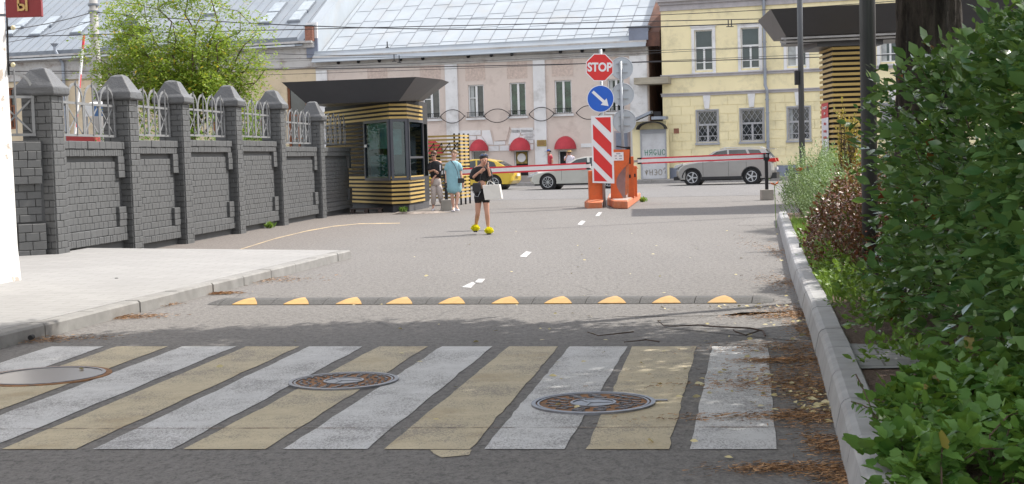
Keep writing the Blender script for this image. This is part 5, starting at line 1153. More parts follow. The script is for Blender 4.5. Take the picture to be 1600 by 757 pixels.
    b = MB(); b.bb(.3, Lc-.3, .15, W-.15, .2, .5); b.build('underbody', M_BLK, t_, world=False)
    if cladding:
        for sd in (-.008, W-.02):
            b = MB(); b.bb(arch[0]+wr+.07, arch[1]-wr-.07, sd, sd+.028, .25, .38)
            for cx_ in arch:
                P = [(cx_+(wr+.085)*math.cos(math.pi*k/14), sd+.014, wr+(wr+.085)*math.sin(math.pi*k/14)) for k in range(15)]; b.tube(P, .03, 6)
            b.build('wheel_arch_trim', M_BLK, t_, world=False)
        b = MB(); b.bb(-.01, .42, .1, W-.1, .24, .4); b.build('bumper_trim', M_BLK, t_, world=False); b = MB(); b.bb(Lc-.3, Lc+.02, .06, W-.06, .24, .5); b.build('bumper_trim', M_BLK, t_, world=False)
    b = MB()
    for x in doors: b.bb(x-.006, x+.006, .0-.002, .02, .4, gz0-.02)
    if doors: b.build('door_gap', M_BLK, t_, world=False)
    for x, z in handles: b = MB(); b.bb(x-.11, x+.11, -.03, .0, z-.015, z+.02); b.build('door_handle', col, t_, world=False)
    b = MB(); b.sphere((mirror_x, -.06, gz0+.12), (.11, .09, .08), 10, 6); b.build('wing_mirror', col, t_, world=False, smooth=True)
    if head:
        for y in (.02, W-.42): b = MB(); b.poly([(x, y, z) for x, z in head], (0, .40, 0)); b.build('headlight', M_HL, t_, world=False, bevel=.01)
    if tail:
        for y in (-.006, W-.39): b = MB(); b.poly([(x, y, z) for x, z in tail], (0, .40, 0)); b.build('taillight', M_TL, t_, world=False, bevel=.01)
    b = MB(); b.bb(Lc-.02, Lc+.012, W/2-.26, W/2+.26, .62, .74); b.build('number_plate', M_SW, t_, world=False)
    return t_
def paint(n, c, metal=.5): return mat(n, c, .3, metal, var=.03, scale=1.5, coat=.6, dirt=tuple(x*.7 for x in c), dirtamt=.25)
# silver crossover
p = G(1080, 290.2); sy = math.radians(-15); L_ = 4.62
o = Vector((p.x, p.y, 0))-Vector((math.cos(sy), math.sin(sy), 0))*.80
suv = car('parked_car', 'silver crossover car parked by the kerb before the yellow house', o, sy, paint('silver_paint', (.33, .325, .315), .55), 4.62, 1.85,
    [(.0, .45), (.0, .66), (.10, .84), (.34, .99), (.75, 1.05), (1.15, 1.11), (2.6, 1.15), (4.0, 1.2), (4.5, 1.16), (4.6, .95), (4.62, .6), (4.56, .4)], (.84, 3.52), .35,
    [(1.12, 1.08), (1.85, 1.52), (2.3, 1.62), (3.4, 1.63), (4.15, 1.55), (4.5, 1.14)],
    [[(1.42, 1.15), (1.95, 1.50), (2.42, 1.56), (2.45, 1.17)], [(2.53, 1.17), (2.50, 1.56), (3.25, 1.56), (3.42, 1.2)], [(3.52, 1.21), (3.36, 1.56), (3.86, 1.53), (4.05, 1.3)]], True, 5,
    tail=[(4.22, 1.0), (4.18, 1.12), (4.58, 1.16), (4.635, .98)], head=[(-.005, .80), (.10, .94), (.42, 1.01), (.36, .90), (.16, .80)], mirror_x=1.7, handles=((2.25, .98), (3.2, 1.01)), doors=(1.35, 2.5, 3.3))
b = MB(); [b.tube([(2.1, y, 1.60), (2.3, y, 1.67), (3.9, y, 1.66), (4.05, y, 1.58)], .018, 6) for y in (.34, 1.51)]; b.build('roof_rail', M_RIM, suv, world=False)
b = MB(); b.bb(4.15, 4.56, .3, 1.55, 1.545, 1.58); b.build('spoiler', bpy.data.materials['silver_paint'], suv, world=False)
# cream sedan
p = G(855, 297.0); o = Vector((p.x, p.y, 0))-Vector((math.cos(sy), math.sin(sy), 0))*.92
sd = [(.0, .38), (.0, .56), (.10, .70), (.45, .82), (1.0, .90), (1.5, .94), (2.8, .98), (4.1, 1.02), (4.65, .99), (4.76, .85), (4.76, .45)]
car('parked_car', 'cream silver sedan behind the striped board with its window open', o, sy, paint('champagne_paint', (.52, .52, .48), .4), 4.76, 1.8, sd, (.95, 3.75), .345,
    [(1.38, .93), (2.15, 1.34), (2.6, 1.44), (3.2, 1.45), (3.9, 1.3), (4.35, 1.01)],
    [[(1.72, 1.0), (2.25, 1.33), (2.72, 1.40), (2.78, 1.02)], [(2.88, 1.02), (2.84, 1.40), (3.3, 1.40), (3.72, 1.28), (3.85, 1.06)]], False, 10,
    tail=[(4.45, .85), (4.4, .97), (4.68, .97), (4.775, .83)], head=[(-.005, .58), (.12, .70), (.50, .82), (.44, .68), (.15, .58)], mirror_x=1.85, handles=((2.6, .86), (3.6, .88)), doors=(1.6, 2.83, 3.75))
# yellow car
p = G(784, 297); o = Vector((p.x, p.y, 0))-Vector((math.cos(sy), math.sin(sy), 0))*3.9
car('parked_car', 'bright yellow car behind the walking woman and the slatted screen', o, sy, paint('yellow_car_paint', (.62, .43, .035), .1), 4.5, 1.8,
    [(.0, .38), (.0, .56), (.10, .72), (.45, .84), (1.0, .93), (1.5, .98), (2.8, 1.02), (3.9, 1.05), (4.3, 1.0), (4.5, .82), (4.5, .42)], (.9, 3.52), .335,
    [(1.30, .96), (2.0, 1.35), (2.4, 1.46), (3.0, 1.47), (3.6, 1.34), (4.15, 1.04)],
    [[(1.62, 1.04), (2.12, 1.35), (2.58, 1.41), (2.62, 1.06)], [(2.7, 1.06), (2.66, 1.41), (3.1, 1.41), (3.5, 1.3), (3.62, 1.1)]], False, 7,
    tail=[(4.12, .84), (4.1, .98), (4.4, .98), (4.515, .84)], head=[(-.005, .62), (.12, .74), (.46, .84), (.40, .70), (.15, .62)], mirror_x=1.75, handles=((2.4, .9), (3.2, .93)), doors=(1.5, 2.66))
# ---------------- small things behind the fence ----------------
Yk_ = 50; c0 = V(128, 158, Yk_); c1 = V(184, 158, Yk_)
t_ = thing('street_stall', 'white and blue covered stall with a red counter behind the fence', 'stall', (c0.x+.6, Yk_, 0))
b = MB(); zt_ = V(150, 157, Yk_).z; zl_ = V(150, 182, Yk_).z; b.poly([Vector((c0.x, Yk_, zt_-.15)), Vector((c1.x, Yk_, zt_-.15)), Vector((c1.x, Yk_+1.2, zt_)), Vector((c0.x, Yk_+1.2, zt_))], (0, 0, -.06)); 
for k in (0, 2): b.bb(c0.x+(c1.x-c0.x)*k/3, c0.x+(c1.x-c0.x)*(k+1)/3-.02, Yk_-.02, Yk_+.02, zl_, zt_-.16)
b.build('white_cover', M_SW, t_)
b = MB(); b.bb(c0.x+(c1.x-c0.x)/3, c0.x+(c1.x-c0.x)*2/3-.02, Yk_-.02, Yk_+.02, zl_, zt_-.16); b.build('blue_panel', mat('stall_blue', (.06, .14, .32), .6), t_)
b = MB(); zr = V(130, 211, Yk_).z; b.bb(V(108, 200, Yk_).x, V(152, 200, Yk_).x, Yk_-.4, Yk_+.3, zr-.9, zr); b.build('red_counter', mat('stall_red', (.35, .04, .04), .7, var=.2), t_)
for x in (c0.x+.03, c1.x-.03):
    b = MB(); b.bar((x, Yk_+.4, 0), (x, Yk_+.4, zt_-.12), .05); b.build('post', M_STEEL, t_)
Yh = 46; t_ = thing('hotel_sign', 'low beige signboard with violet letters behind the fence railing', 'sign', V(405, 215, Yh))
a, c = V(385, 222, Yh), V(420, 205, Yh); b = MB(); b.bb(a.x, c.x, Yh, Yh+.05, a.z-.5, c.z); b.build('board', mat('beige_board', (.5, .38, .28), .7), t_)
text('sign_text', 'ОТЕЛЬ', .17, mat('violet_letters', (.09, .02, .12), .6), t_, face_cam(V(409, 215.5, Yh-.01)), .003, bold=.004, sx=.9)
for x in (a.x+.1, c.x-.1): b = MB(); b.bar((x, Yh+.07, 0), (x, Yh+.07, c.z), .04); b.build('post', M_STEEL, t_)
# ---------------- people ----------------
M_SK = mat('skin', (.50, .27, .19), .55, var=.06, scale=8); M_SKP = mat('skin_pale', (.55, .33, .25), .55, var=.05, scale=8)
M_HAIRD = mat('dark_hair', (.02, .014, .011), .5, var=.3, scale=40); M_HAIRB = mat('brown_hair', (.09, .045, .025), .55, var=.3, scale=40); M_HAIRL = mat('light_brown_hair', (.22, .14, .08), .55, var=.25, scale=40)
M_EYE = mat('eye_dark', (.02, .015, .012), .3); M_LIP = mat('lips', (.35, .09, .08), .5)
def skin_body(par, J, E, Rr, m, name='body', root='pelvis'):
    keys = list(J); idx = {k: i for i, k in enumerate(keys)}
    me = bpy.data.meshes.new(name); me.from_pydata([tuple(J[k]) for k in keys], [(idx[a], idx[b]) for a, b in E], [])
    me.materials.append(m); o = bpy.data.objects.new(name, me); COL.objects.link(o); o.parent = par; WM[o.name] = wm(par)
    sk = o.modifiers.new('skin', 'SKIN'); sk.use_smooth_shade = True
    lay = me.skin_vertices[0].data if me.skin_vertices else None
    if lay is None:
        import bmesh
        bm = bmesh.new(); bm.from_mesh(me); bm.verts.layers.skin.verify(); bm.to_mesh(me); bm.free(); lay = me.skin_vertices[0].data
    for k in keys:
        r = Rr[k]; lay[idx[k]].radius = r if isinstance(r, tuple) else (r, r); lay[idx[k]].use_root = (k == root)
    sb = o.modifiers.new('sub', 'SUBSURF'); sb.levels = sb.render_levels = 2
    dg = bpy.context.evaluated_depsgraph_get(); m2 = bpy.data.meshes.new_from_object(o.evaluated_get(dg)); o.modifiers.clear(); o.data = m2; m2.name = name
    if not m2.materials: m2.materials.append(m)
    m2.polygons.foreach_set('use_smooth', [True]*len(m2.polygons)); return o
def human(label, loc, rz, H, J, skin, female=True, look=(0, -1, 0)):
    """J: joints in metres, local frame: x = image right, -y = towards the photographer, z up."""
    t_ = thing('person', label, 'person', loc, rz)
    f = H/1.7; J = {k: Vector(v) for k, v in J.items()}
    hd = J['head']; lk = Vector(look).normalized()
    J['neck'] = J['chest'].lerp(hd, .45)+Vector((0, .01, 0)) if 'neck' not in J else J['neck']
    J['jaw'] = hd+Vector((0, 0, -.065*f))+lk*.025*f; J['crown'] = hd+Vector((0, 0, .075*f))-lk*.01
    Rr = {'pelvis': (.135*f, .10*f), 'waist': (.11*f, .085*f), 'chest': (.13*f, .095*f), 'neck': .052*f, 'jaw': (.058*f, .062*f), 'head': (.076*f, .09*f), 'crown': (.055*f, .062*f)}
    E = [('pelvis', 'waist'), ('waist', 'chest'), ('chest', 'neck'), ('neck', 'jaw'), ('jaw', 'head'), ('head', 'crown')]
    for s in 'LR':
        E += [('chest', 'sh'+s), ('sh'+s, 'el'+s), ('el'+s, 'wr'+s), ('pelvis', 'hip'+s), ('hip'+s, 'kn'+s), ('kn'+s, 'ca'+s), ('ca'+s, 'an'+s), ('an'+s, 'to'+s)]
        J['ca'+s] = J['kn'+s].lerp(J['an'+s], .3)+Vector((0, .02, 0))
        Rr.update({'sh'+s: .05*f, 'el'+s: .037*f, 'wr'+s: .024*f, 'hip'+s: .082*f, 'kn'+s: .052*f, 'ca'+s: .054*f, 'an'+s: .032*f, 'to'+s: .03*f})
        # palm and five fingers
        d = J.get('hd'+s); w_ = J['wr'+s]; d = (Vector(d) if d is not None else (w_-J['el'+s])).normalized()
        side = d.cross(Vector((0, 1, 0))); side = side.normalized() if side.length > .1 else Vector((1, 0, 0)); nrm = side.cross(d)
        J.pop('hd'+s, None); J['pa'+s] = w_+d*.065*f; Rr['pa'+s] = (.028*f, .02*f); E.append(('wr'+s, 'pa'+s))
        for i, (off, ln) in enumerate(((-.027, .062), (-.009, .072), (.009, .07), (.027, .055))):
            a, b_, c = 'f%d%sa' % (i, s), 'f%d%sb' % (i, s), 'f%d%sc' % (i, s)
            J[a] = J['pa'+s]+side*off*f+d*.028*f; J[b_] = J[a]+d*ln*.55*f+nrm*.008; J[c] = J[b_]+d*ln*.4*f+nrm*.022
            Rr.update({a: .0105*f, b_: .009*f, c: .0075*f}); E += [('pa'+s, a), (a, b_), (b_, c)]
        a, b_ = 'th%sa' % s, 'th%sb' % s; sg_ = 1 if s == 'L' else -1
        J[a] = w_+d*.04*f+side*.034*f*sg_; J[b_] = J[a]+d*.035*f+side*.014*f*sg_; Rr.update({a: .012*f, b_: .009*f}); E += [('wr'+s, a), (a, b_)]
    skin_body(t_, J, E, Rr, skin)
    sd = lk.cross(Vector((0, 0, 1))).normalized(); up = Vector((0, 0, 1))
    for s in (-1, 1):
        b = MB(); b.sphere(hd+sd*s*.033*f+lk*.082*f+up*.005*f, (.012*f, .01*f, .008*f), 8, 5); b.build('eye', M_EYE, t_, world=False)
        b = MB(); b.sphere(hd+sd*s*.080*f-up*.01*f+lk*.0, (.012*f, .018*f, .028*f), 8, 5); b.build('ear', skin, t_, world=False, smooth=True)
    b = MB(); b.loft([(hd+lk*.083*f+up*.005*f, .007*f, .007*f), (hd+lk*.098*f-up*.028*f, .013*f, .013*f), (hd+lk*.085*f-up*.036*f, .008*f, .008*f)], 8); b.build('nose', skin, t_, world=False, smooth=True)
    b = MB(); b.sphere(hd+lk*.083*f-up*.057*f, (.021*f, .008*f, .007*f), 8, 5); b.build('mouth', M_LIP, t_, world=False)
    return t_, J, f, lk, sd
def hair(t_, J, f, lk, m, tail=None, vol=1.0):
    hd = J['head']; b = MB(); c = hd+Vector((0, 0, .035*f))-lk*.022*f
    n, k_ = 14, 8; rg = []
    for j in range(k_+1):
        a = math.pi*(1-j/k_); z = math.cos(a); r = math.sin(a)
        back = -lk*(.015*f*(1-z)); rg.append((c+Vector((0, 0, .085*f*vol*z))+back, max(.085*f*vol*r, 1e-4), max(.095*f*vol*r, 1e-4)))
    b.loft([r_ for r_ in rg if r_[0].z > hd.z-.03*f] if tail is None else rg[2:], n)
    if tail: b.tube(tail[0], tail[1], 8)
    return b.build('hair', m, t_, world=False, smooth=True)
def garment(t_, name, m, rings, sleeves=(), n=20):
    b = MB(); b.loft(rings, n)
    for pts, rs in sleeves: b.tube(pts, rs, 12)
    return b.build(name, m, t_, world=False, smooth=True, sub=1)
def slit(t_, pts, r, m, name='strap'): b = MB(); b.tube(pts, r, 6); return b.build(name, m, t_, world=False)
M_CBLK = mat('black_cloth', (.014, .013, .016), .85, var=.3, scale=14, bmp=.5, bscale=18, dist=.02); M_CBEI = mat('beige_trousers', (.46, .40, .37), .9, var=.08, scale=8, bmp=.6, bscale=14, dist=.02); M_CTUR = mat('turquoise_cloth', (.24, .43, .49), .9, var=.08, scale=6, bmp=.6, bscale=10, dist=.025)
M_WSH = mat('white_shoe', (.7, .68, .72), .6); M_FUR = mat('yellow_fur', (.86, .80, .02), .95, var=.12, scale=60, bmp=1, bscale=200, dist=.01); M_BAGW = mat('white_paper_bag', (.62, .60, .56), .7, var=.04, scale=5); M_LEA = mat('black_leather', (.015, .015, .018), .4)
# 1. walking woman on the phone
base = G(756, 366.5); s_ = base.y/2250
def Lp(x, y, dy=0): q = V(x, y, base.y+dy); return (q.x-base.x, dy, q.z)
J = dict(pelvis=Lp(753, 305), waist=Lp(752.5, 290), chest=Lp(751, 268, .02), head=Lp(756, 249.5, -.03), neck=Lp(753.5, 258.5, 0),
         shL=Lp(762.5, 264), elL=Lp(766.5, 280, -.05), wrL=Lp(763.5, 265, -.16), hdL=Vector((-.25, .1, 1)),
         shR=Lp(742.5, 264), elR=Lp(737, 280, -.06), wrR=Lp(747.5, 270, -.2), hdR=Vector((.75, -.1, .45)),
         hipL=Lp(759, 311), knL=Lp(761, 334, -.06), anL=Lp(763, 358.5, .0), toL=Lp(764.5, 363, -.14),
         hipR=Lp(747.5, 311), knR=Lp(746.5, 334, .0), anR=Lp(743.5, 352.5, .22), toR=Lp(742.5, 360, .12))
t_, J, f, lk, sd_ = human('woman in black cropped top and shorts walking, on the phone, with a white bag', base, 0, 1.58, J, M_SK, look=(.12, -1, -.25))
hair(t_, J, f, lk, M_HAIRD, ([J['head']-lk*.08, J['head']-lk*.11+Vector((-.02, 0, -.1)), J['head']-lk*.09+Vector((-.05, 0, -.2))], [.05, .05, .03]), 1.12)
b = MB()
for s in (-1, 1): b.sphere(J['head']+lk*.055+Vector((s*.036, -.01, .105)), (.022, .01, .015), 10, 6)
b.tube([J['head']+lk*.06+Vector((-.085, 0, .09)), J['head']+lk*.075+Vector((0, 0, .10)), J['head']+lk*.06+Vector((.085, 0, .09))], .007, 5); b.build('sunglasses', glass_m('blue_lens', (.05, .09, .2), .08), t_, world=False)
c = J['chest']
garment(t_, 'cropped_top', M_CBLK, [(J['waist']+Vector((0, 0, .06)), .13, .10), (J['waist'].lerp(c, .5), .15, .115), (c, .165, .12), (c+Vector((0, 0, .07)), .165, .10), (c+Vector((.01, 0, .115)), .08, .07)],
        [([J['shL']+Vector((-.03, 0, .02)), J['shL'].lerp(J['elL'], .4), J['elL'], J['elL'].lerp(J['wrL'], .5)], [.07, .072, .066, .05]), ([J['shR']+Vector((.03, 0, .02)), J['shR'].lerp(J['elR'], .4), J['elR'], J['elR'].lerp(J['wrR'], .35)], [.07, .076, .072, .055])])
pv_ = J['pelvis']
garment(t_, 'shorts', M_CBLK, [(J['waist']+Vector((0, 0, -.03)), .125, .105), (pv_+Vector((0, 0, .05)), .15, .125), (pv_+Vector((0, 0, -.05)), .165, .13), (pv_+Vector((0, 0, -.13)), .155, .12)],
        [([J['hipL']+Vector((0, 0, .03)), J['hipL'].lerp(J['knL'], .38)], [.085, .09]), ([J['hipR']+Vector((0, 0, .03)), J['hipR'].lerp(J['knR'], .38)], [.085, .09])])
for s in 'LR':
    c = J['an'+s].lerp(J['to'+s], .65)+Vector((0, 0, .0)); P = []; D = []
    for i in range(900):
        v = unit(NR.normal(size=3)); v[2] = abs(v[2])*.9-.25*(NR.random()); P.append(np.array(c)+v*np.array([.075, .11, .075])*.8); D.append(v+NR.normal(0, .3, 3))
    fu = leaves('furry_slipper', P, D, .035, M_FUR, t_, SMALL, world=False)
    b = MB(); b.sphere(c, (.075, .105, .068), 14, 9); b.build('slipper_core', M_FUR, t_, world=False, smooth=True)
    b = MB(); zf = min(c.z-.055, .2); b.box(Vector((c.x, c.y, zf)), (.08, .22, .025)); b.build('slipper_sole', M_BLK, t_, world=False, bevel=.01)
b = MB(); ph = J['wrL']+Vector((-.035, -.01, .09)); b.box(ph, (.015, .05, .14), Matrix.Rotation(.25, 3, 'Y')); b.build('phone', M_LEA, t_, world=False, bevel=.006) 
# the white carrier bag hangs from her forearm: a thing of its own
q = [V(753.5, 290, base.y-.22), V(780, 288.5, base.y-.18), V(784, 311, base.y-.18), V(757.5, 313, base.y-.24)]
bg_ = thing('shopping_bag', 'white paper carrier bag hanging from the walking woman\'s arm', 'bag', (q[2]+q[3])/2)
b = MB(); b.poly(q, (.03, .10, 0)); b.build('bag_body', M_BAGW, bg_, bevel=.006)
el = base+J['elL']+Vector((-.02, -.08, -.02))
for o_ in (0, .10):
    b = MB(); b.tube([q[0].lerp(q[1], .25)+Vector((0, o_, -.01)), el+Vector((-.03, 0, -.02)), el+Vector((.02, 0, -.02)), q[0].lerp(q[1], .75)+Vector((.01, o_, -.01))], .006, 5); b.build('handle', M_BAGW, bg_)
q = V(745, 294, base.y-.16); bg_ = thing('handbag', 'small black handbag with chain on the walking woman\'s hip', 'bag', q)
b = MB(); b.box(q, (.17, .08, .20)); b.build('bag_body', M_LEA, bg_, bevel=.025)
b = MB(); b.tube([q+Vector((.06, 0, .1)), V(751, 275, base.y-.14), V(758, 262, base.y-.1)], .008, 5); b.build('strap', M_LEA, bg_)
b = MB(); b.tube([q+Vector((-.07, -.05, -.06)), q+Vector((-.04, -.06, -.16)), q+Vector((.02, -.06, -.17)), q+Vector((.07, -.05, -.07))], .006, 5); b.build('chain', M_STEEL, bg_)
# 2. woman in turquoise dress
base = G(711, 331.2)
J = dict(pelvis=Lp(709, 285), waist=Lp(708, 275), chest=Lp(708, 258), head=Lp(709.5, 241.5), shL=Lp(716.5, 255), elL=Lp(720, 270, -.02), wrL=Lp(722.5, 285, -.1), shR=Lp(700.5, 255), elR=Lp(697, 270, .02), wrR=Lp(697.5, 285, -.05),
         hipL=Lp(713, 289), knL=Lp(715.5, 305, -.12), anL=Lp(712.8, 322.5, -.12), toL=Lp(716, 328, -.26), hipR=Lp(705, 289), knR=Lp(706.5, 307, -.02), anR=Lp(708.5, 325, .05), toR=Lp(707.5, 329.3, -.12))
t_, J, f, lk, sd_ = human('woman in loose turquoise dress and white trainers standing by the slatted screen', base, 0, 1.72, J, M_SKP, look=(-.15, -1, .05))
hair(t_, J, f, lk, M_HAIRL, None, 1.03)
c = J['chest']; pv_ = J['pelvis']
garment(t_, 'dress', M_CTUR, [(pv_+Vector((.01, -.02, -.34)), .215, .17), (pv_+Vector((.01, -.02, -.15)), .225, .175), (pv_, .225, .17), (J['waist'], .205, .15), (c, .20, .14), (c+Vector((0, 0, .07)), .18, .11), (c+Vector((0, 0, .13)), .085, .075)],
        [([J['shL']+Vector((-.03, 0, .02)), J['shL'].lerp(J['elL'], .5), J['elL']+Vector((0, 0, .03))], [.08, .09, .085]), ([J['shR']+Vector((.03, 0, .02)), J['shR'].lerp(J['elR'], .5), J['elR']+Vector((0, 0, .03))], [.08, .09, .085])], 24)
def shoe(t_, J, s, m, L=.26, z=.05):
    a = J['an'+s]; d = J['to'+s]-a; d.z = 0; d = d.normalized() if d.length > .02 else Vector((0, -1, 0)); c = Vector((a.x, a.y, min(J['to'+s].z, a.z)))+d*.07
    sx = Vector((-d.y, d.x, 0)); b = MB()
    b.loft([(c+Vector((0, 0, -.035)), L/2, .047, d, sx), (c+Vector((0, 0, -.005)), L/2, .05, d, sx), (c-d*.03+Vector((0, 0, .03)), L/2*.68, .042, d, sx), (c-d*.06+Vector((0, 0, .06)), L/2*.4, .038, d, sx)], 16)
    b.build('shoe', m, t_, world=False, smooth=True)
for s in 'LR': shoe(t_, J, s, M_WSH)
b = MB(); b.box(J['wrR']+Vector((-.01, -.03, -.09)), (.075, .015, .14)); b.build('phone', M_LEA, t_, world=False, bevel=.006)
q = V(720.5, 282.5, base.y-.22); bg_ = thing('crossbody_bag', 'small black bag on a strap across the turquoise dress', 'bag', q)
b = MB(); b.box(q, (.19, .07, .14)); b.build('bag_body', M_LEA, bg_, bevel=.02)
b = MB(); b.tube([V(704, 250.5, base.y-.06), V(710, 258, base.y-.18), V(714, 267, base.y-.21), V(717, 280, base.y-.22)], .009, 5); b.build('strap', M_LEA, bg_)
# 3. man in black T-shirt
base = G(683, 329.5)
J = dict(pelvis=Lp(681, 283), waist=Lp(681, 273), chest=Lp(680.5, 258), head=Lp(677.5, 242.5, -.03), shL=Lp(688.5, 254.5), elL=Lp(687, 269, -.02), wrL=Lp(675.5, 280, -.18), hdL=Vector((-.2, 0, -1)), shR=Lp(672.5, 254.5), elR=Lp(670.5, 268, -.05), wrR=Lp(679, 266, -.22), hdR=Vector((.3, 0, -.3)),
         hipL=Lp(685, 288), knL=Lp(688, 306, -.06), anL=Lp(690.5, 321.5, .05), toL=Lp(690.5, 326, -.1), hipR=Lp(677.5, 288), knR=Lp(677.5, 306, -.04), anR=Lp(677, 324, 0), toR=Lp(676, 328, -.14))
t_, J, f, lk, sd_ = human('dark haired man in black t-shirt, sunglasses and beige trousers next to the booth', base, 0, 1.72, J, M_SK, look=(-.25, -1, -.2))
hair(t_, J, f, lk, M_HAIRB, None, 1.08)
b = MB()
for s in (-1, 1): b.sphere(J['head']+lk*.088*f+sd_*s*.032+Vector((0, 0, .004)), (.032, .012, .022), 10, 6)
b.tube([J['head']+sd_*-.08+Vector((0, 0, .01)), J['head']+lk*.10+sd_*-.02+Vector((0, 0, .008)), J['head']+lk*.10+sd_*.02+Vector((0, 0, .008)), J['head']+sd_*.08+Vector((0, 0, .01))], .006, 5); b.build('sunglasses', M_LEA, t_, world=False)
c = J['chest']; pv_ = J['pelvis']
garment(t_, 'tshirt', M_CBLK, [(pv_+Vector((0, 0, .06)), .17, .13), (J['waist'], .165, .125), (c, .185, .13), (c+Vector((0, 0, .08)), .17, .105), (c+Vector((0, 0, .13)), .075, .07)],
        [([J['shL']+Vector((-.03, 0, .02)), J['shL'].lerp(J['elL'], .55), J['elL']], [.075, .085, .08]), ([J['shR']+Vector((.03, 0, .02)), J['shR'].lerp(J['elR'], .55), J['elR']], [.075, .085, .08])])
b = MB(); b.box(J['shL'].lerp(J['elL'], .55)+Vector((.01, -.082, 0)), (.035, .012, .17)); b.build('white_sleeve_stripe', M_WSH, t_, world=False)
garment(t_, 'trousers', M_CBEI, [(pv_+Vector((0, 0, .10)), .14, .115), (pv_, .16, .13), (pv_+Vector((0, 0, -.10)), .165, .13), (pv_+Vector((0, 0, -.16)), .14, .12)],
        [([J['hip'+s]+Vector((0, 0, .02)), J['hip'+s].lerp(J['kn'+s], .6), J['kn'+s], J['kn'+s].lerp(J['an'+s], .5)+Vector((0, .02, 0)), J['an'+s]+Vector((0, 0, .05))], [.10, .098, .085, .078, .058]) for s in 'LR'])
for s in 'LR': shoe(t_, J, s, M_WSH)
# 4. and 5. far pedestrians on the opposite pavement
def far(x, ytop, label, cap, shirt, lower, facing, H, phone=False, dress=False):
    Y = 70.5; q = V(x, ytop, Y); loc = Vector((q.x, Y, .13)); h = q.z-.13; k = h/1.7
    def p(a, b_, c): return (a*k, b_*k, c*k)
    if facing == 'left':
        J = dict(pelvis=p(0, 0, .92), waist=p(0, 0, 1.08), chest=p(.0, 0, 1.32), head=p(-.05, 0, 1.56), shL=p(.02, -.17, 1.40), elL=p(.12, -.20, 1.13), wrL=p(.06, -.18, .88), shR=p(.0, .17, 1.40), elR=p(.06, .2, 1.13), wrR=p(-.1, .18, .92),
                 hipL=p(0, -.09, .86), knL=p(-.10, -.09, .48), anL=p(.02, -.09, .10), toL=p(-.12, -.09, .04), hipR=p(0, .09, .86), knR=p(.1, .09, .5), anR=p(.28, .09, .14), toR=p(.18, .09, .05)); look = (-1, -.15, -.05)
    else:
        J = dict(pelvis=p(0, 0, .92), waist=p(0, 0, 1.08), chest=p(0, 0, 1.32), head=p(0, -.02, 1.56), shL=p(.17, 0, 1.40), elL=p(.22, 0, 1.13), wrL=p(.2, -.05, .88), shR=p(-.17, 0, 1.40), elR=p(-.26, -.05, 1.18), wrR=p(-.13, -.1, 1.44), hdR=Vector((.2, 0, 1)),
                 hipL=p(.09, 0, .86), knL=p(.09, -.03, .48), anL=p(.09, 0, .10), toL=p(.1, -.14, .04), hipR=p(-.09, 0, .86), knR=p(-.09, -.03, .48), anR=p(-.09, 0, .10), toR=p(-.1, -.14, .04)); look = (.1, -1, 0)
    t_, J, f, lk, sd_ = human(label, loc, 0, h, J, M_SK, look=look)
    ax = (.115, .18) if facing == 'left' else (.185, .125)
    c = J['chest']; pv_ = J['pelvis']
    garment(t_, 'shirt', shirt, [(pv_+Vector((0, 0, .02)), *ax), (J['waist'], *ax), (c, ax[0]*1.08, ax[1]*1.05), (c+Vector((0, 0, .08)), ax[0]*.9, ax[1]*.95), (c+Vector((0, 0, .13)), .07, .07)],
            [([J['sh'+s]+Vector((0, 0, .02)), J['sh'+s].lerp(J['el'+s], .8)], [.075, .075]) for s in 'LR'])
    garment(t_, 'trousers', lower, [(pv_+Vector((0, 0, .08)), ax[0]*.95, ax[1]*.95), (pv_+Vector((0, 0, -.12)), ax[0], ax[1])], [([J['hip'+s], J['kn'+s], J['an'+s]+Vector((0, 0, .03))], [.095, .078, .06]) for s in 'LR'])
    for s in 'LR': shoe(t_, J, s, M_BLK)
    hair(t_, J, f, lk, M_HAIRD, ([J['head']-lk*.04+sd_*.07, J['head']-lk*.03+sd_*.09+Vector((0, 0, -.2))], [.035, .03]) if cap == 'straw' else None, .98)
    hd = J['head']; b = MB()
    if cap == 'blue':
        b.loft([(hd+Vector((0, 0, .035)), .095, .095), (hd+Vector((0, 0, .09)), .09, .09), (hd+Vector((0, 0, .125)), .04, .04)], 14); b.loft([(hd+lk*.13+Vector((0, 0, .035)), .085, .065), (hd+lk*.13+Vector((0, 0, .048)), .08, .06)], 12); b.build('cap', mat('blue_cap', (.03, .08, .32), .7), t_, world=False, smooth=True)
    else:
        b.loft([(hd+Vector((0, 0, .05)), .19, .19), (hd+Vector((0, 0, .06)), .19, .19), (hd+Vector((0, 0, .062)), .10, .10), (hd+Vector((0, 0, .13)), .085, .085)], 18); b.build('straw_hat', mat('straw', (.46, .32, .14), .8, var=.2, scale=30), t_, world=False)
        b = MB(); b.box(hd+lk*.085+Vector((0, 0, .005)), (.13, .02, .035)); b.build('sunglasses', M_LEA, t_, world=False)
far(859, 233, 'man in red t-shirt and blue cap walking left beyond the cream sedan', 'blue', mat('red_tshirt', (.40, .04, .06), .85), mat('dark_trousers', (.03, .035, .05), .9), 'left', 1.75)
far(889.5, 235, 'woman in straw hat and white top on the phone behind the cream sedan', 'straw', mat('white_top', (.55, .52, .6), .85, var=.15, scale=20), mat('light_skirt', (.4, .38, .4), .9), 'front', 1.7)
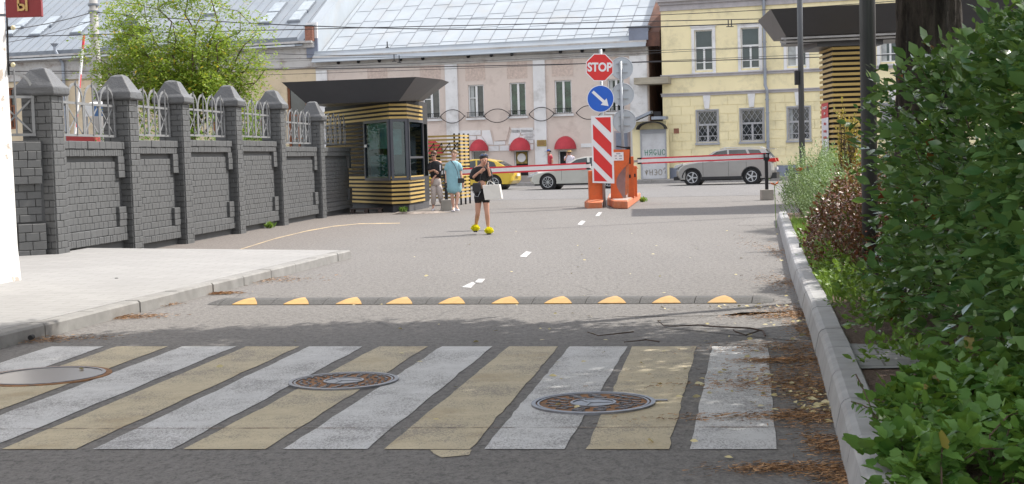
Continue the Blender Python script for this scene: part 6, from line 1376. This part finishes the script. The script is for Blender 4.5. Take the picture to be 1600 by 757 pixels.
# ---------------- vegetation ----------------
M_BARKD = None
m, t, bs = nmat('dark_rough_bark'); n1 = noise(t, 9, 7, .75, sc3=(1, 1, .22)); n2 = noise(t, 45, 4, .8, sc3=(1, 1, .4))
c = mixc(t, ramp(t, n1, .38, .62), (.016, .012, .010), (.075, .06, .05)); sp = ramp(t, n2, .68, .74, 0, .7); t.links.new(mixc(t, sp, c, (.22, .2, .18)), bs.inputs[0]); bs.inputs['Roughness'].default_value = .95
bump(t, bs, n1, 1, .05); M_BARKD = m
M_BARK = mat('brown_bark', (.10, .07, .05), .95, var=.3, scale=8, bmp=.8, bscale=30)
def branchy(b, a, c, r0, r1, n=6, wob=.1, k=6):
    a = Vector(a); c = Vector(c); P = [a.lerp(c, i/(n-1))+Vector((R.gauss(0, wob), R.gauss(0, wob), R.gauss(0, wob)))*(0 if i in (0, n-1) else 1) for i in range(n)]
    b.tube(P, [r0+(r1-r0)*i/(n-1) for i in range(n)], k); return P
def sprays(spots, n_spray, per, length, droop, spread):
    """leaf positions + directions: leaves set alternately along short twigs"""
    P = []; D = []; TW = []
    for i in range(n_spray):
        c, out = spots(i); c = np.array(c, float); out = unit(np.array(out, float)+NR.normal(0, spread, 3))
        L = length*NR.uniform(.6, 1.3); side = unit(np.cross(out, [0, 0, 1.])+1e-6); pts = []
        for j in range(per):
            t_ = (j+1)/per; q = c+out*L*t_+np.array([0, 0, -droop*L*t_*t_]); pts.append(q)
            s_ = 1 if j % 2 else -1; d = out*.55+side*s_*.8+np.array([0, 0, NR.normal(-.05, .35)])
            if j == per-1: d = out
            P.append(q); D.append(d)
        TW.append((c, pts[len(pts)//2], pts[-1]))
    return P, D, TW
# --- near tree whose trunk rises behind the hedge and whose crown shades the crosswalk
Yt_ = 12.6; tc_ = V(1452, 100, Yt_); tr = thing('tree', 'large tree with thick dark trunk rising behind the hedge at the right', 'tree', (tc_.x, Yt_, .16))
b = MB(); vs = []; fs = []; n = 72; zz = [0, .25, .6, 1.0, 1.5, 2.0, 2.5, 3.0, 3.5, 4.2, 5.0]; ph = [R.uniform(0, 6.28) for _ in range(8)]
zfine = [i*.08 for i in range(64)]
for z in zfine:
    r = .295+.10*math.exp(-z*2)-.012*z
    for k in range(n):
        a = 2*math.pi*k/n; rr = r+.010*math.sin(11*a+ph[0]+z*1.3)+.008*math.sin(23*a+ph[1]-z*2.1)+.009*math.sin(17*a+ph[2]+3*math.sin(z*1.7))+R.gauss(0, .0035)
        vs.append((tc_.x+rr*math.cos(a), Yt_+rr*math.sin(a), .1+z))
for i in range(len(zfine)-1):
    for k in range(n): fs.append((i*n+k, i*n+(k+1) % n, (i+1)*n+(k+1) % n, (i+1)*n+k))
b.add(vs, fs); b.build('trunk', M_BARKD, tr, smooth=True, fix=False)
lobes = [((3.3, 11.3, 6.2), (3.5, 3.2, 2.2)), ((-.2, 10.7, 7.4), (3.3, 2.9, 1.9)), ((4.0, 7.5, 6.5), (3.4, 3.0, 2.1)), ((-2.8, 9.6, 8.0), (2.6, 2.6, 1.5)), ((2.0, 13.6, 5.9), (3.6, 1.7, 1.5)), ((-1.6, 13.4, 7.0), (2.2, 1.6, 1.2)), ((3.9, 10.3, 8.6), (3.0, 2.8, 1.4)), ((1.8, 8.7, 5.7), (2.6, 2.2, 1.2))]
b = MB(); top = Vector((tc_.x, Yt_, 5.0)); ends = []
for (c, r) in lobes:
    for k in range(7):
        e = Vector(c)+Vector((R.uniform(-.8, .8)*r[0], R.uniform(-.8, .8)*r[1], R.uniform(-.3, .7)*r[2])); P = branchy(b, top+Vector((0, 0, R.uniform(-.6, .2))), e, .11, .02, 8, .18); ends.append(e)
b.build('limbs', M_BARKD, tr)
def in_lobes(i):
    c, r = lobes[i % len(lobes)]; v = unit(NR.normal(size=3)); rad = NR.uniform(.35, 1)**.6*(1+.12*math.sin(5*v[0]+3*v[2])); p = np.array(c)+v*np.array(r)*rad; p[2] = max(p[2], 3.9); return p, v*[1, 1, .3]+[0, 0, -.2]
P, D, TW = sprays(in_lobes, 22000, 7, .38, .4, .5)
M_LFT = leaf_m('tree_leaf', (.045, .09, .02), (.08, .14, .03), .5, .3)
leaves('crown', P, D, .17, M_LFT, tr, SMALL)
# --- hedge
def sup(c, r, p=3.0):
    def f(i):
        while True:
            v = unit(NR.normal(size=3)); w_ = (np.abs(v)**p).sum()**(-1/p); q = v*w_
            if q[2]*r[2]+c[2] < .12: continue
            nn = np.sign(q)*np.abs(q)**(p-1)/np.array(r)
            if NR.random() < .25 or nn[0] < .5*abs(nn).max() or nn[1] < 0: return np.array(c)+q*np.array(r)*(1+.05*math.sin(9*v[0]+4*v[2])+.05*math.sin(7*v[2]-5*v[1])), unit(nn)
    return f
hs = [sup((4.2, 9.5, .95), (1.45, 2.3, 1.38)), sup((3.5, 6.9, .95), (.98, 1.5, 1.45)), sup((5.1, 8.5, 1.1), (1.5, 3.2, 1.4)), sup((4.7, 11.6, .85), (1.3, 1.3, 1.15))]
hz = thing('hedge', 'large dense dark green hedge bush overhanging the right kerb', 'hedge', (3.6, 8.5, .16))
def hspot(i):
    k = (0, 0, 0, 1, 1, 2, 3)[i % 7]; q, nn = hs[k](i); d = NR.choice([0.0, .06, .14, .26, .4], p=[.36, .26, .18, .12, .08])
    return q-nn*d, nn*1.0+np.array([0, 0, .35])
P, D, TW = sprays(hspot, 5600, 8, .24, .25, .45)
M_HL1 = leaf_m('hedge_leaf', (.04, .125, .045), (.19, .33, .11), .26, .3, (.26, .05, .03), .004)
M_HL1.node_tree.nodes['Principled BSDF'].inputs['Specular IOR Level'].default_value = .8
leaves('foliage', P, D, .088, M_HL1, hz, LEAF, jit=.45)
# upright young shoots along the top edge, lighter green
def hshoot(i):
    while True:
        q, nn = hs[(0, 1, 2, 3)[i % 4]](i)
        if nn[2] > .25 or NR.random() < .12: return q, nn*.5+np.array([0, 0, .8])
P, D, TW2 = sprays(hshoot, 420, 8, .24, -.05, .35)
leaves('young_shoots', P, D, .07, leaf_m('young_hedge_leaf', (.09, .19, .03), (.16, .28, .06), .42, .35), hz, LEAF, jit=.35)
b = MB()
for a, m_, e in TW[::14]+TW2[::2]: b.tube([a, m_, e], [.004, .003, .0015], 4, cap=False)
for k in range(26):
    q, nn = hs[k % 4](k); b.tube([(q[0]*.3+3.9*.7, q[1]*.4+9*.6, .1), tuple(np.array(q)*.6+np.array([3.8, 9, .8])*.4), tuple(q)], [.018, .012, .005], 5, cap=False)
b.build('stems', M_BARK, hz)
P = []; D = []
for i in range(9000):
    c, r = (((4.25, 9.5, .9), (1.15, 1.95, 1.0)), ((3.55, 6.9, .85), (.72, 1.2, .95)), ((5.1, 8.5, 1.0), (1.3, 2.9, 1.25)), ((4.7, 11.6, .75), (1.0, 1.0, .9)))[i % 4]; v = unit(NR.normal(size=3))*NR.random()**.3; q = np.array(c)+v*np.array(r)*1.15
    if q[2] > .12: P.append(q); D.append(NR.normal(size=3))
leaves('inner_foliage', P, D, .095, M_HL1, hz, LEAF)
# --- broad leaved low shrub at the lower right
def low(i):
    px_ = NR.uniform(1400, 1700); y = NR.uniform(5.2, 7.6)
    if px_ < 1372+(y-5.2)*10: px_ += 60
    x = (px_-800)*y/2250; h = .0+.27*min(1, max(0, (px_-1360)/150))*NR.random()
    return (x, y, .15+h), (NR.normal(-.3, .5), NR.normal(-.3, .5), .7)
ls = thing('low_shrub', 'low light green shrub with broad lobed leaves at the lower right corner', 'shrub', (2.6, 6.6, .16))
P, D, TW3 = sprays(low, 620, 7, .22, .45, .5)
leaves('foliage', P, D, .060, leaf_m('broad_leaf', (.05, .14, .022), (.14, .27, .06), .5, .35, (.25, .2, .05), .02), ls, BROAD, jit=.4)
b = MB(); [b.tube([(a[0], a[1], .12), a, m_, e], [.005, .004, .003, .002], 4, cap=False) for a, m_, e in TW3[::9]]; b.build('stems', M_BARK, ls)
# sprigs reaching over the kerb
for L_, pts, n_, sz in (('lobed leaf sprig reaching out over the kerb at the bottom right', [(1420, 700), (1392, 690), (1372, 680), (1352, 690), (1345, 705)], 9, .075), ('small leafy sprig hanging over the kerb above the lobed leaf sprig', [(1372, 655), (1360, 640), (1345, 632), (1330, 628)], 12, .045),
                        ('thin trailing sprig against the kerb edge below the stepping path', [(1368, 660), (1358, 630), (1345, 600), (1337, 585)], 12, .03)):
    Q = [V(x, y, 6.55+i*.04) for i, (x, y) in enumerate(pts)]; t_ = thing('leafy_sprig', L_, 'sprig', Q[0]); b = MB(); b.tube(Q, .0035, 5); b.build('stem', M_BARK, t_); P = []; D = []
    for k in range(n_): u_ = k/(n_-1)*(len(Q)-1.001); i = int(u_); q = Q[i].lerp(Q[i+1], u_-i); P.append(q); D.append((R.uniform(-1, .6), R.uniform(-.6, .2), R.uniform(-.8, .6)))
    leaves('foliage', P, D, sz, bpy.data.materials['broad_leaf'], t_, BROAD if sz > .06 else LEAF)
# --- border plants along the kerb, near to far
def kerb_in(y): 
    # inner edge x of the right kerb at distance y
    for q in range(29):
        if inn[q].y <= y <= inn[q+1].y: return inn[q].x+(inn[q+1].x-inn[q].x)*(y-inn[q].y)/(inn[q+1].y-inn[q].y)
    return inn[-1].x if y > inn[-1].y else inn[0].x
def clump(name, label, cat, cx_, cy_, rx, ry, h, m, n, per, L, lsize, tmpl, droop=.3, up=.9, group=None, z0=.15, stems=True, dome=True, spread=.4):
    t_ = thing(name, label, cat, (cx_, cy_, z0), group=group)
    def sp_(i):
        a = NR.uniform(0, 2*math.pi); r_ = math.sqrt(NR.random()); zz_ = h*(math.sqrt(max(0, 1-r_*r_)) if dome else 1)*NR.uniform(.35, 1)**.7*(1+.15*math.sin(3*a))
        return (cx_+rx*r_*math.cos(a), cy_+ry*r_*math.sin(a), z0+zz_), (r_*math.cos(a)*.6, r_*math.sin(a)*.6, up)
    P, D, TW = sprays(sp_, n, per, L, droop, spread); leaves('foliage', P, D, lsize, m, t_, tmpl, jit=.35)
    if stems:
        b = MB(); [b.tube([(cx_+(a[0]-cx_)*.5, cy_+(a[1]-cy_)*.5, z0-.02), a, e], [.006, .004, .002], 4, cap=False) for a, m_, e in TW[::max(1, n//60)]]; b.build('stems', M_BARK, t_)
    return t_
M_BARB = leaf_m('barberry_leaf', (.075, .020, .018), (.20, .06, .03), .4, .08, (.06, .10, .02), .14); M_SAGE = leaf_m('sage_leaf', (.13, .21, .09), (.26, .34, .17), .7, .2); M_GRN = leaf_m('weed_leaf', (.09, .19, .03), (.20, .32, .06), .55, .3); M_ORY = leaf_m('golden_leaf', (.24, .22, .05), (.42, .26, .06), .55, .3); M_DKG = leaf_m('dark_shrub_leaf', (.025, .075, .015), (.07, .14, .03), .5, .2)
clump('barberry_shrub', 'rounded dark red brown shrub with small leaves beside the far kerb', 'shrub', 3.86, 15.4, .6, 1.6, 1.0, M_BARB, 1500, 8, .17, .042, LEAF, .1)
clump('barberry_shrub', 'orange brown tipped shrub right behind the dark red brown one', 'shrub', 4.55, 17.8, .6, 1.3, 1.05, leaf_m('barberry_orange', (.16, .05, .02), (.34, .16, .05), .5, .12, (.08, .14, .03), .25), 1000, 8, .2, .05, LEAF, .0)
for i, (x, y, rx, ry, h, L_) in enumerate(((5.55, 24.2, .55, 1.2, .95, 'nearest silvery green feathery plant spilling over the kerb end'), (5.75, 26.8, .6, 1.3, 1.1, 'silvery green feathery plant beneath the slender lamp post'), (6.6, 27.6, .7, 1.2, 1.0, 'silvery green feathery plant before the price banner'), (4.85, 20.6, .45, 1.0, .75, 'low silvery green plant between kerb and barberry shrub'))):
    clump('silvery_plant', L_, 'plant', x, y, rx, ry, h, M_SAGE if i != 2 else M_GRN, 900, 16, .42, .045, SMALL, .15, 1.6, 'silvery feathery plants by the kerb', spread=.22)
clump('green_shrub', 'fresh green bushy plant behind the silvery plants at the slatted tower', 'shrub', 7.2, 29.5, 1.2, 1.2, 1.15, M_GRN, 900, 9, .3, .06, LEAF, .1)
clump('golden_shrub', 'tall thin shrub with golden orange tips before the slatted tower', 'shrub', 5.14, 21.9, .13, .2, 1.6, M_ORY, 110, 10, .22, .05, LEAF, -.1, 2.2, spread=.2, dome=False)
clump('dark_shrub', 'dark green shrub at the foot of the thick lamp post', 'shrub', 4.9, 17.0, .55, .8, 1.75, M_DKG, 1300, 8, .2, .05, LEAF, .2)
clump('dark_shrub', 'dark green shrub between the hedge and the barberry shrub', 'shrub', 4.25, 13.6, .6, .8, 1.1, M_DKG, 1200, 8, .2, .055, LEAF, .2)
# lily flowers
lil = thing('daylily_plant', 'orange lilies flowering above the silvery plants', 'flower', (V(1250, 300, 27).x, 27, .15)); b = MB(); st_b = MB()
for x, y in ((1249, 268), (1254, 266), (1268, 264), (1271, 262), (1251, 273), (1210, 290)):
    p = V(x, y, 27 if x > 1220 else 25); st_b.tube([(p.x+.02, p.y, .15), p], .008, 4)
    for k in range(6):
        a = k*1.047; d = Vector((math.cos(a), math.sin(a)*.6-.4, .5)).normalized(); s2 = d.cross(Vector((0, 0, 1))).normalized()*.028; b.sheet([p, p+d*.06+s2, p+d*.12, p+d*.06-s2])
b.build('flowers', mat('lily_orange', (.70, .16, .03), .6), lil); st_b.build('stems', M_GRN, lil)
# weeds and seedlings at the inner kerb edge
wl_ = ((7.2, .06), (8.6, .14), (10.2, .2), (11.6, .2), (12.4, .28), (13.6, .22), (14.6, .2), (16.2, .2), (18.0, .2), (19.4, .2))
for i, (y, h) in enumerate(wl_):
    x = kerb_in(y)+.22; clump('weed', ('lowest', 'second', 'third', 'fourth', 'fifth', 'sixth', 'seventh', 'eighth', 'ninth', 'farthest')[i]+' green weed tuft along the inner side of the right kerb counting from the bottom', 'weed', x, y, .16, .35, h, M_GRN, 42, 6, .13, .05, LEAF, .2, .8, 'weed tufts along the right kerb', stems=False)
# grass wisps
P = []; D = []
for i in range(2600):
    y = NR.uniform(12.5, 26); x = kerb_in(y)+NR.exponential(.25)+.03; P.append((x, y, .15)); D.append((NR.normal(-.15, .3), NR.normal(0, .3), 1))
tag(leaves('ground_cover', P, D, .16, M_GRN, None, (np.array([(-.03, 0, 0), (.03, 0, 0), (.015, .6, .05), (0, 1, .2)]), [(0, 1, 2), (0, 2, 3)])), 'thin grass and ground cover growing along the right kerb', 'grass', None, 'stuff')
for (x, y, L_) in ((1005, 316, 'tiny grass tuft growing beside the barrier island'), (422, 357, 'tiny green weed at the foot of the brick fence'), (630, 332, 'tiny green weed growing at the base of the booth'), (232, 387, 'tiny green weed at the second fence pillar')):
    p = G(x, y); P = [(p.x+R.gauss(0, .05), p.y+R.gauss(0, .05), .0) for _ in range(26)]; D = [(R.gauss(0, .5), R.gauss(0, .5), 1) for _ in range(26)]
    tag(leaves('weed', P, D, .15, M_GRN, None, LEAF), L_, 'weed')
# kerb-top marker bolt
p = G(1251, 387, .19); b = MB(); b.tube([p, p+Vector((0, 0, .06))], .022, 8); tag(b.build('kerb_bolt', M_DK), 'small black bolt standing on top of the right kerb', 'bolt')
p = G(50, 527, .05); b = MB(); b.tube([p-Vector((0, -.02, 0)), p-Vector((0, .05, 0))], .022, 10); tag(b.build('drain_stub', M_DK), 'small dark pipe stub in the face of the left kerb', 'pipe')
p = G(182, 438, .14); b = MB(); b.sphere(p+Vector((0, 0, .012)), (.03, .025, .018), 8, 5); tag(b.build('pebble', M_DK), 'small dark stone lying on the pale pavement', 'stone')
# --- maple behind the fence
Ym = 47; k_ = Ym/2250; tx = V(292, 150, Ym).x
mp_ = thing('maple_tree', 'light green and yellow maple tree behind the grey brick fence', 'tree', (tx, Ym, 0)); b = MB()
base_ = Vector((tx, Ym, 0)); fork = Vector((tx+.1, Ym, 2.6)); b.tube([base_, (tx+.06, Ym, 1.3), fork], [.20, .17, .14], 10)
tips = []
def tp(x, y, dy): q = V(x, y, Ym+dy); return Vector(q)
for i, (x, y, dy) in enumerate(((165, 108, -.6), (195, 60, .4), (180, 20, -.3), (225, 10, .6), (215, 90, .8), (250, -30, 0), (270, 40, -1), (300, -60, .3), (320, 10, 1), (345, -30, -.4), (350, 60, -1), (375, 20, .6), (390, 95, .2), (415, 108, -.5), (330, 120, -1.2), (260, 120, -1.2), (400, 55, -.2), (150, 90, .2), (230, 140, .6), (375, 140, .5), (300, 60, -1.6), (285, 90, 1.6), (205, 35, -1.2), (240, 60, -1.6), (330, 80, 1.4))):
    e = tp(x, y, dy); br = branchy(b, fork+Vector((0, 0, R.uniform(-.4, .5))), e, .06, .012, 8, .12, 6); tips.append(br)
    for j in range(5):
        q = br[R.randint(3, 7)]; e2 = q+Vector((R.gauss(0, .5), R.gauss(0, .45), R.gauss(.05, .35))); tips.append(branchy(b, q, e2, .015, .006, 5, .05, 4))
b.build('trunk', M_BARK, mp_)
def msp(i):
    br = tips[i % len(tips)]; q = br[R.randint(len(br)//2, len(br)-1)]; return (q.x+R.gauss(0, .24), q.y+R.gauss(0, .3), q.z+R.gauss(0, .2)), (R.gauss(0, .6)+(.25 if q.x > tx else -.25), R.gauss(0, .5), R.gauss(.0, .3))
P, D, TW = sprays(msp, 6000, 8, .40, .7, .35)
leaves('crown', P, D, .115, leaf_m('maple_leaf', (.15, .26, .03), (.34, .42, .07), .5, .45, (.60, .42, .04), .05), mp_, SMALL, jit=.3)
for i, (x, w_, zt, L_) in enumerate(((240, 1.5, 2.8, 'leafy bush showing through the railing by the third pillar'), (330, 1.3, 2.9, 'leafy bush showing through the railing past the third pillar'), (160, 1.2, 2.4, 'leafy bush beside the covered stall behind the fence'), (395, .7, 3.2, 'narrow light green bush near the fifth pillar behind the fence'))):
    q = V(x, 200, 44); clump('garden_bush', L_, 'bush', q.x, 44+i*.3, w_, 1.0, zt, leaf_m('garden_bush_leaf', (.06, .15, .02), (.17, .30, .05), .5, .4) if 'garden_bush_leaf' not in bpy.data.materials else bpy.data.materials['garden_bush_leaf'], 700, 7, .3, .10, SMALL, .3, .6, 'bushes behind the fence', z0=0)
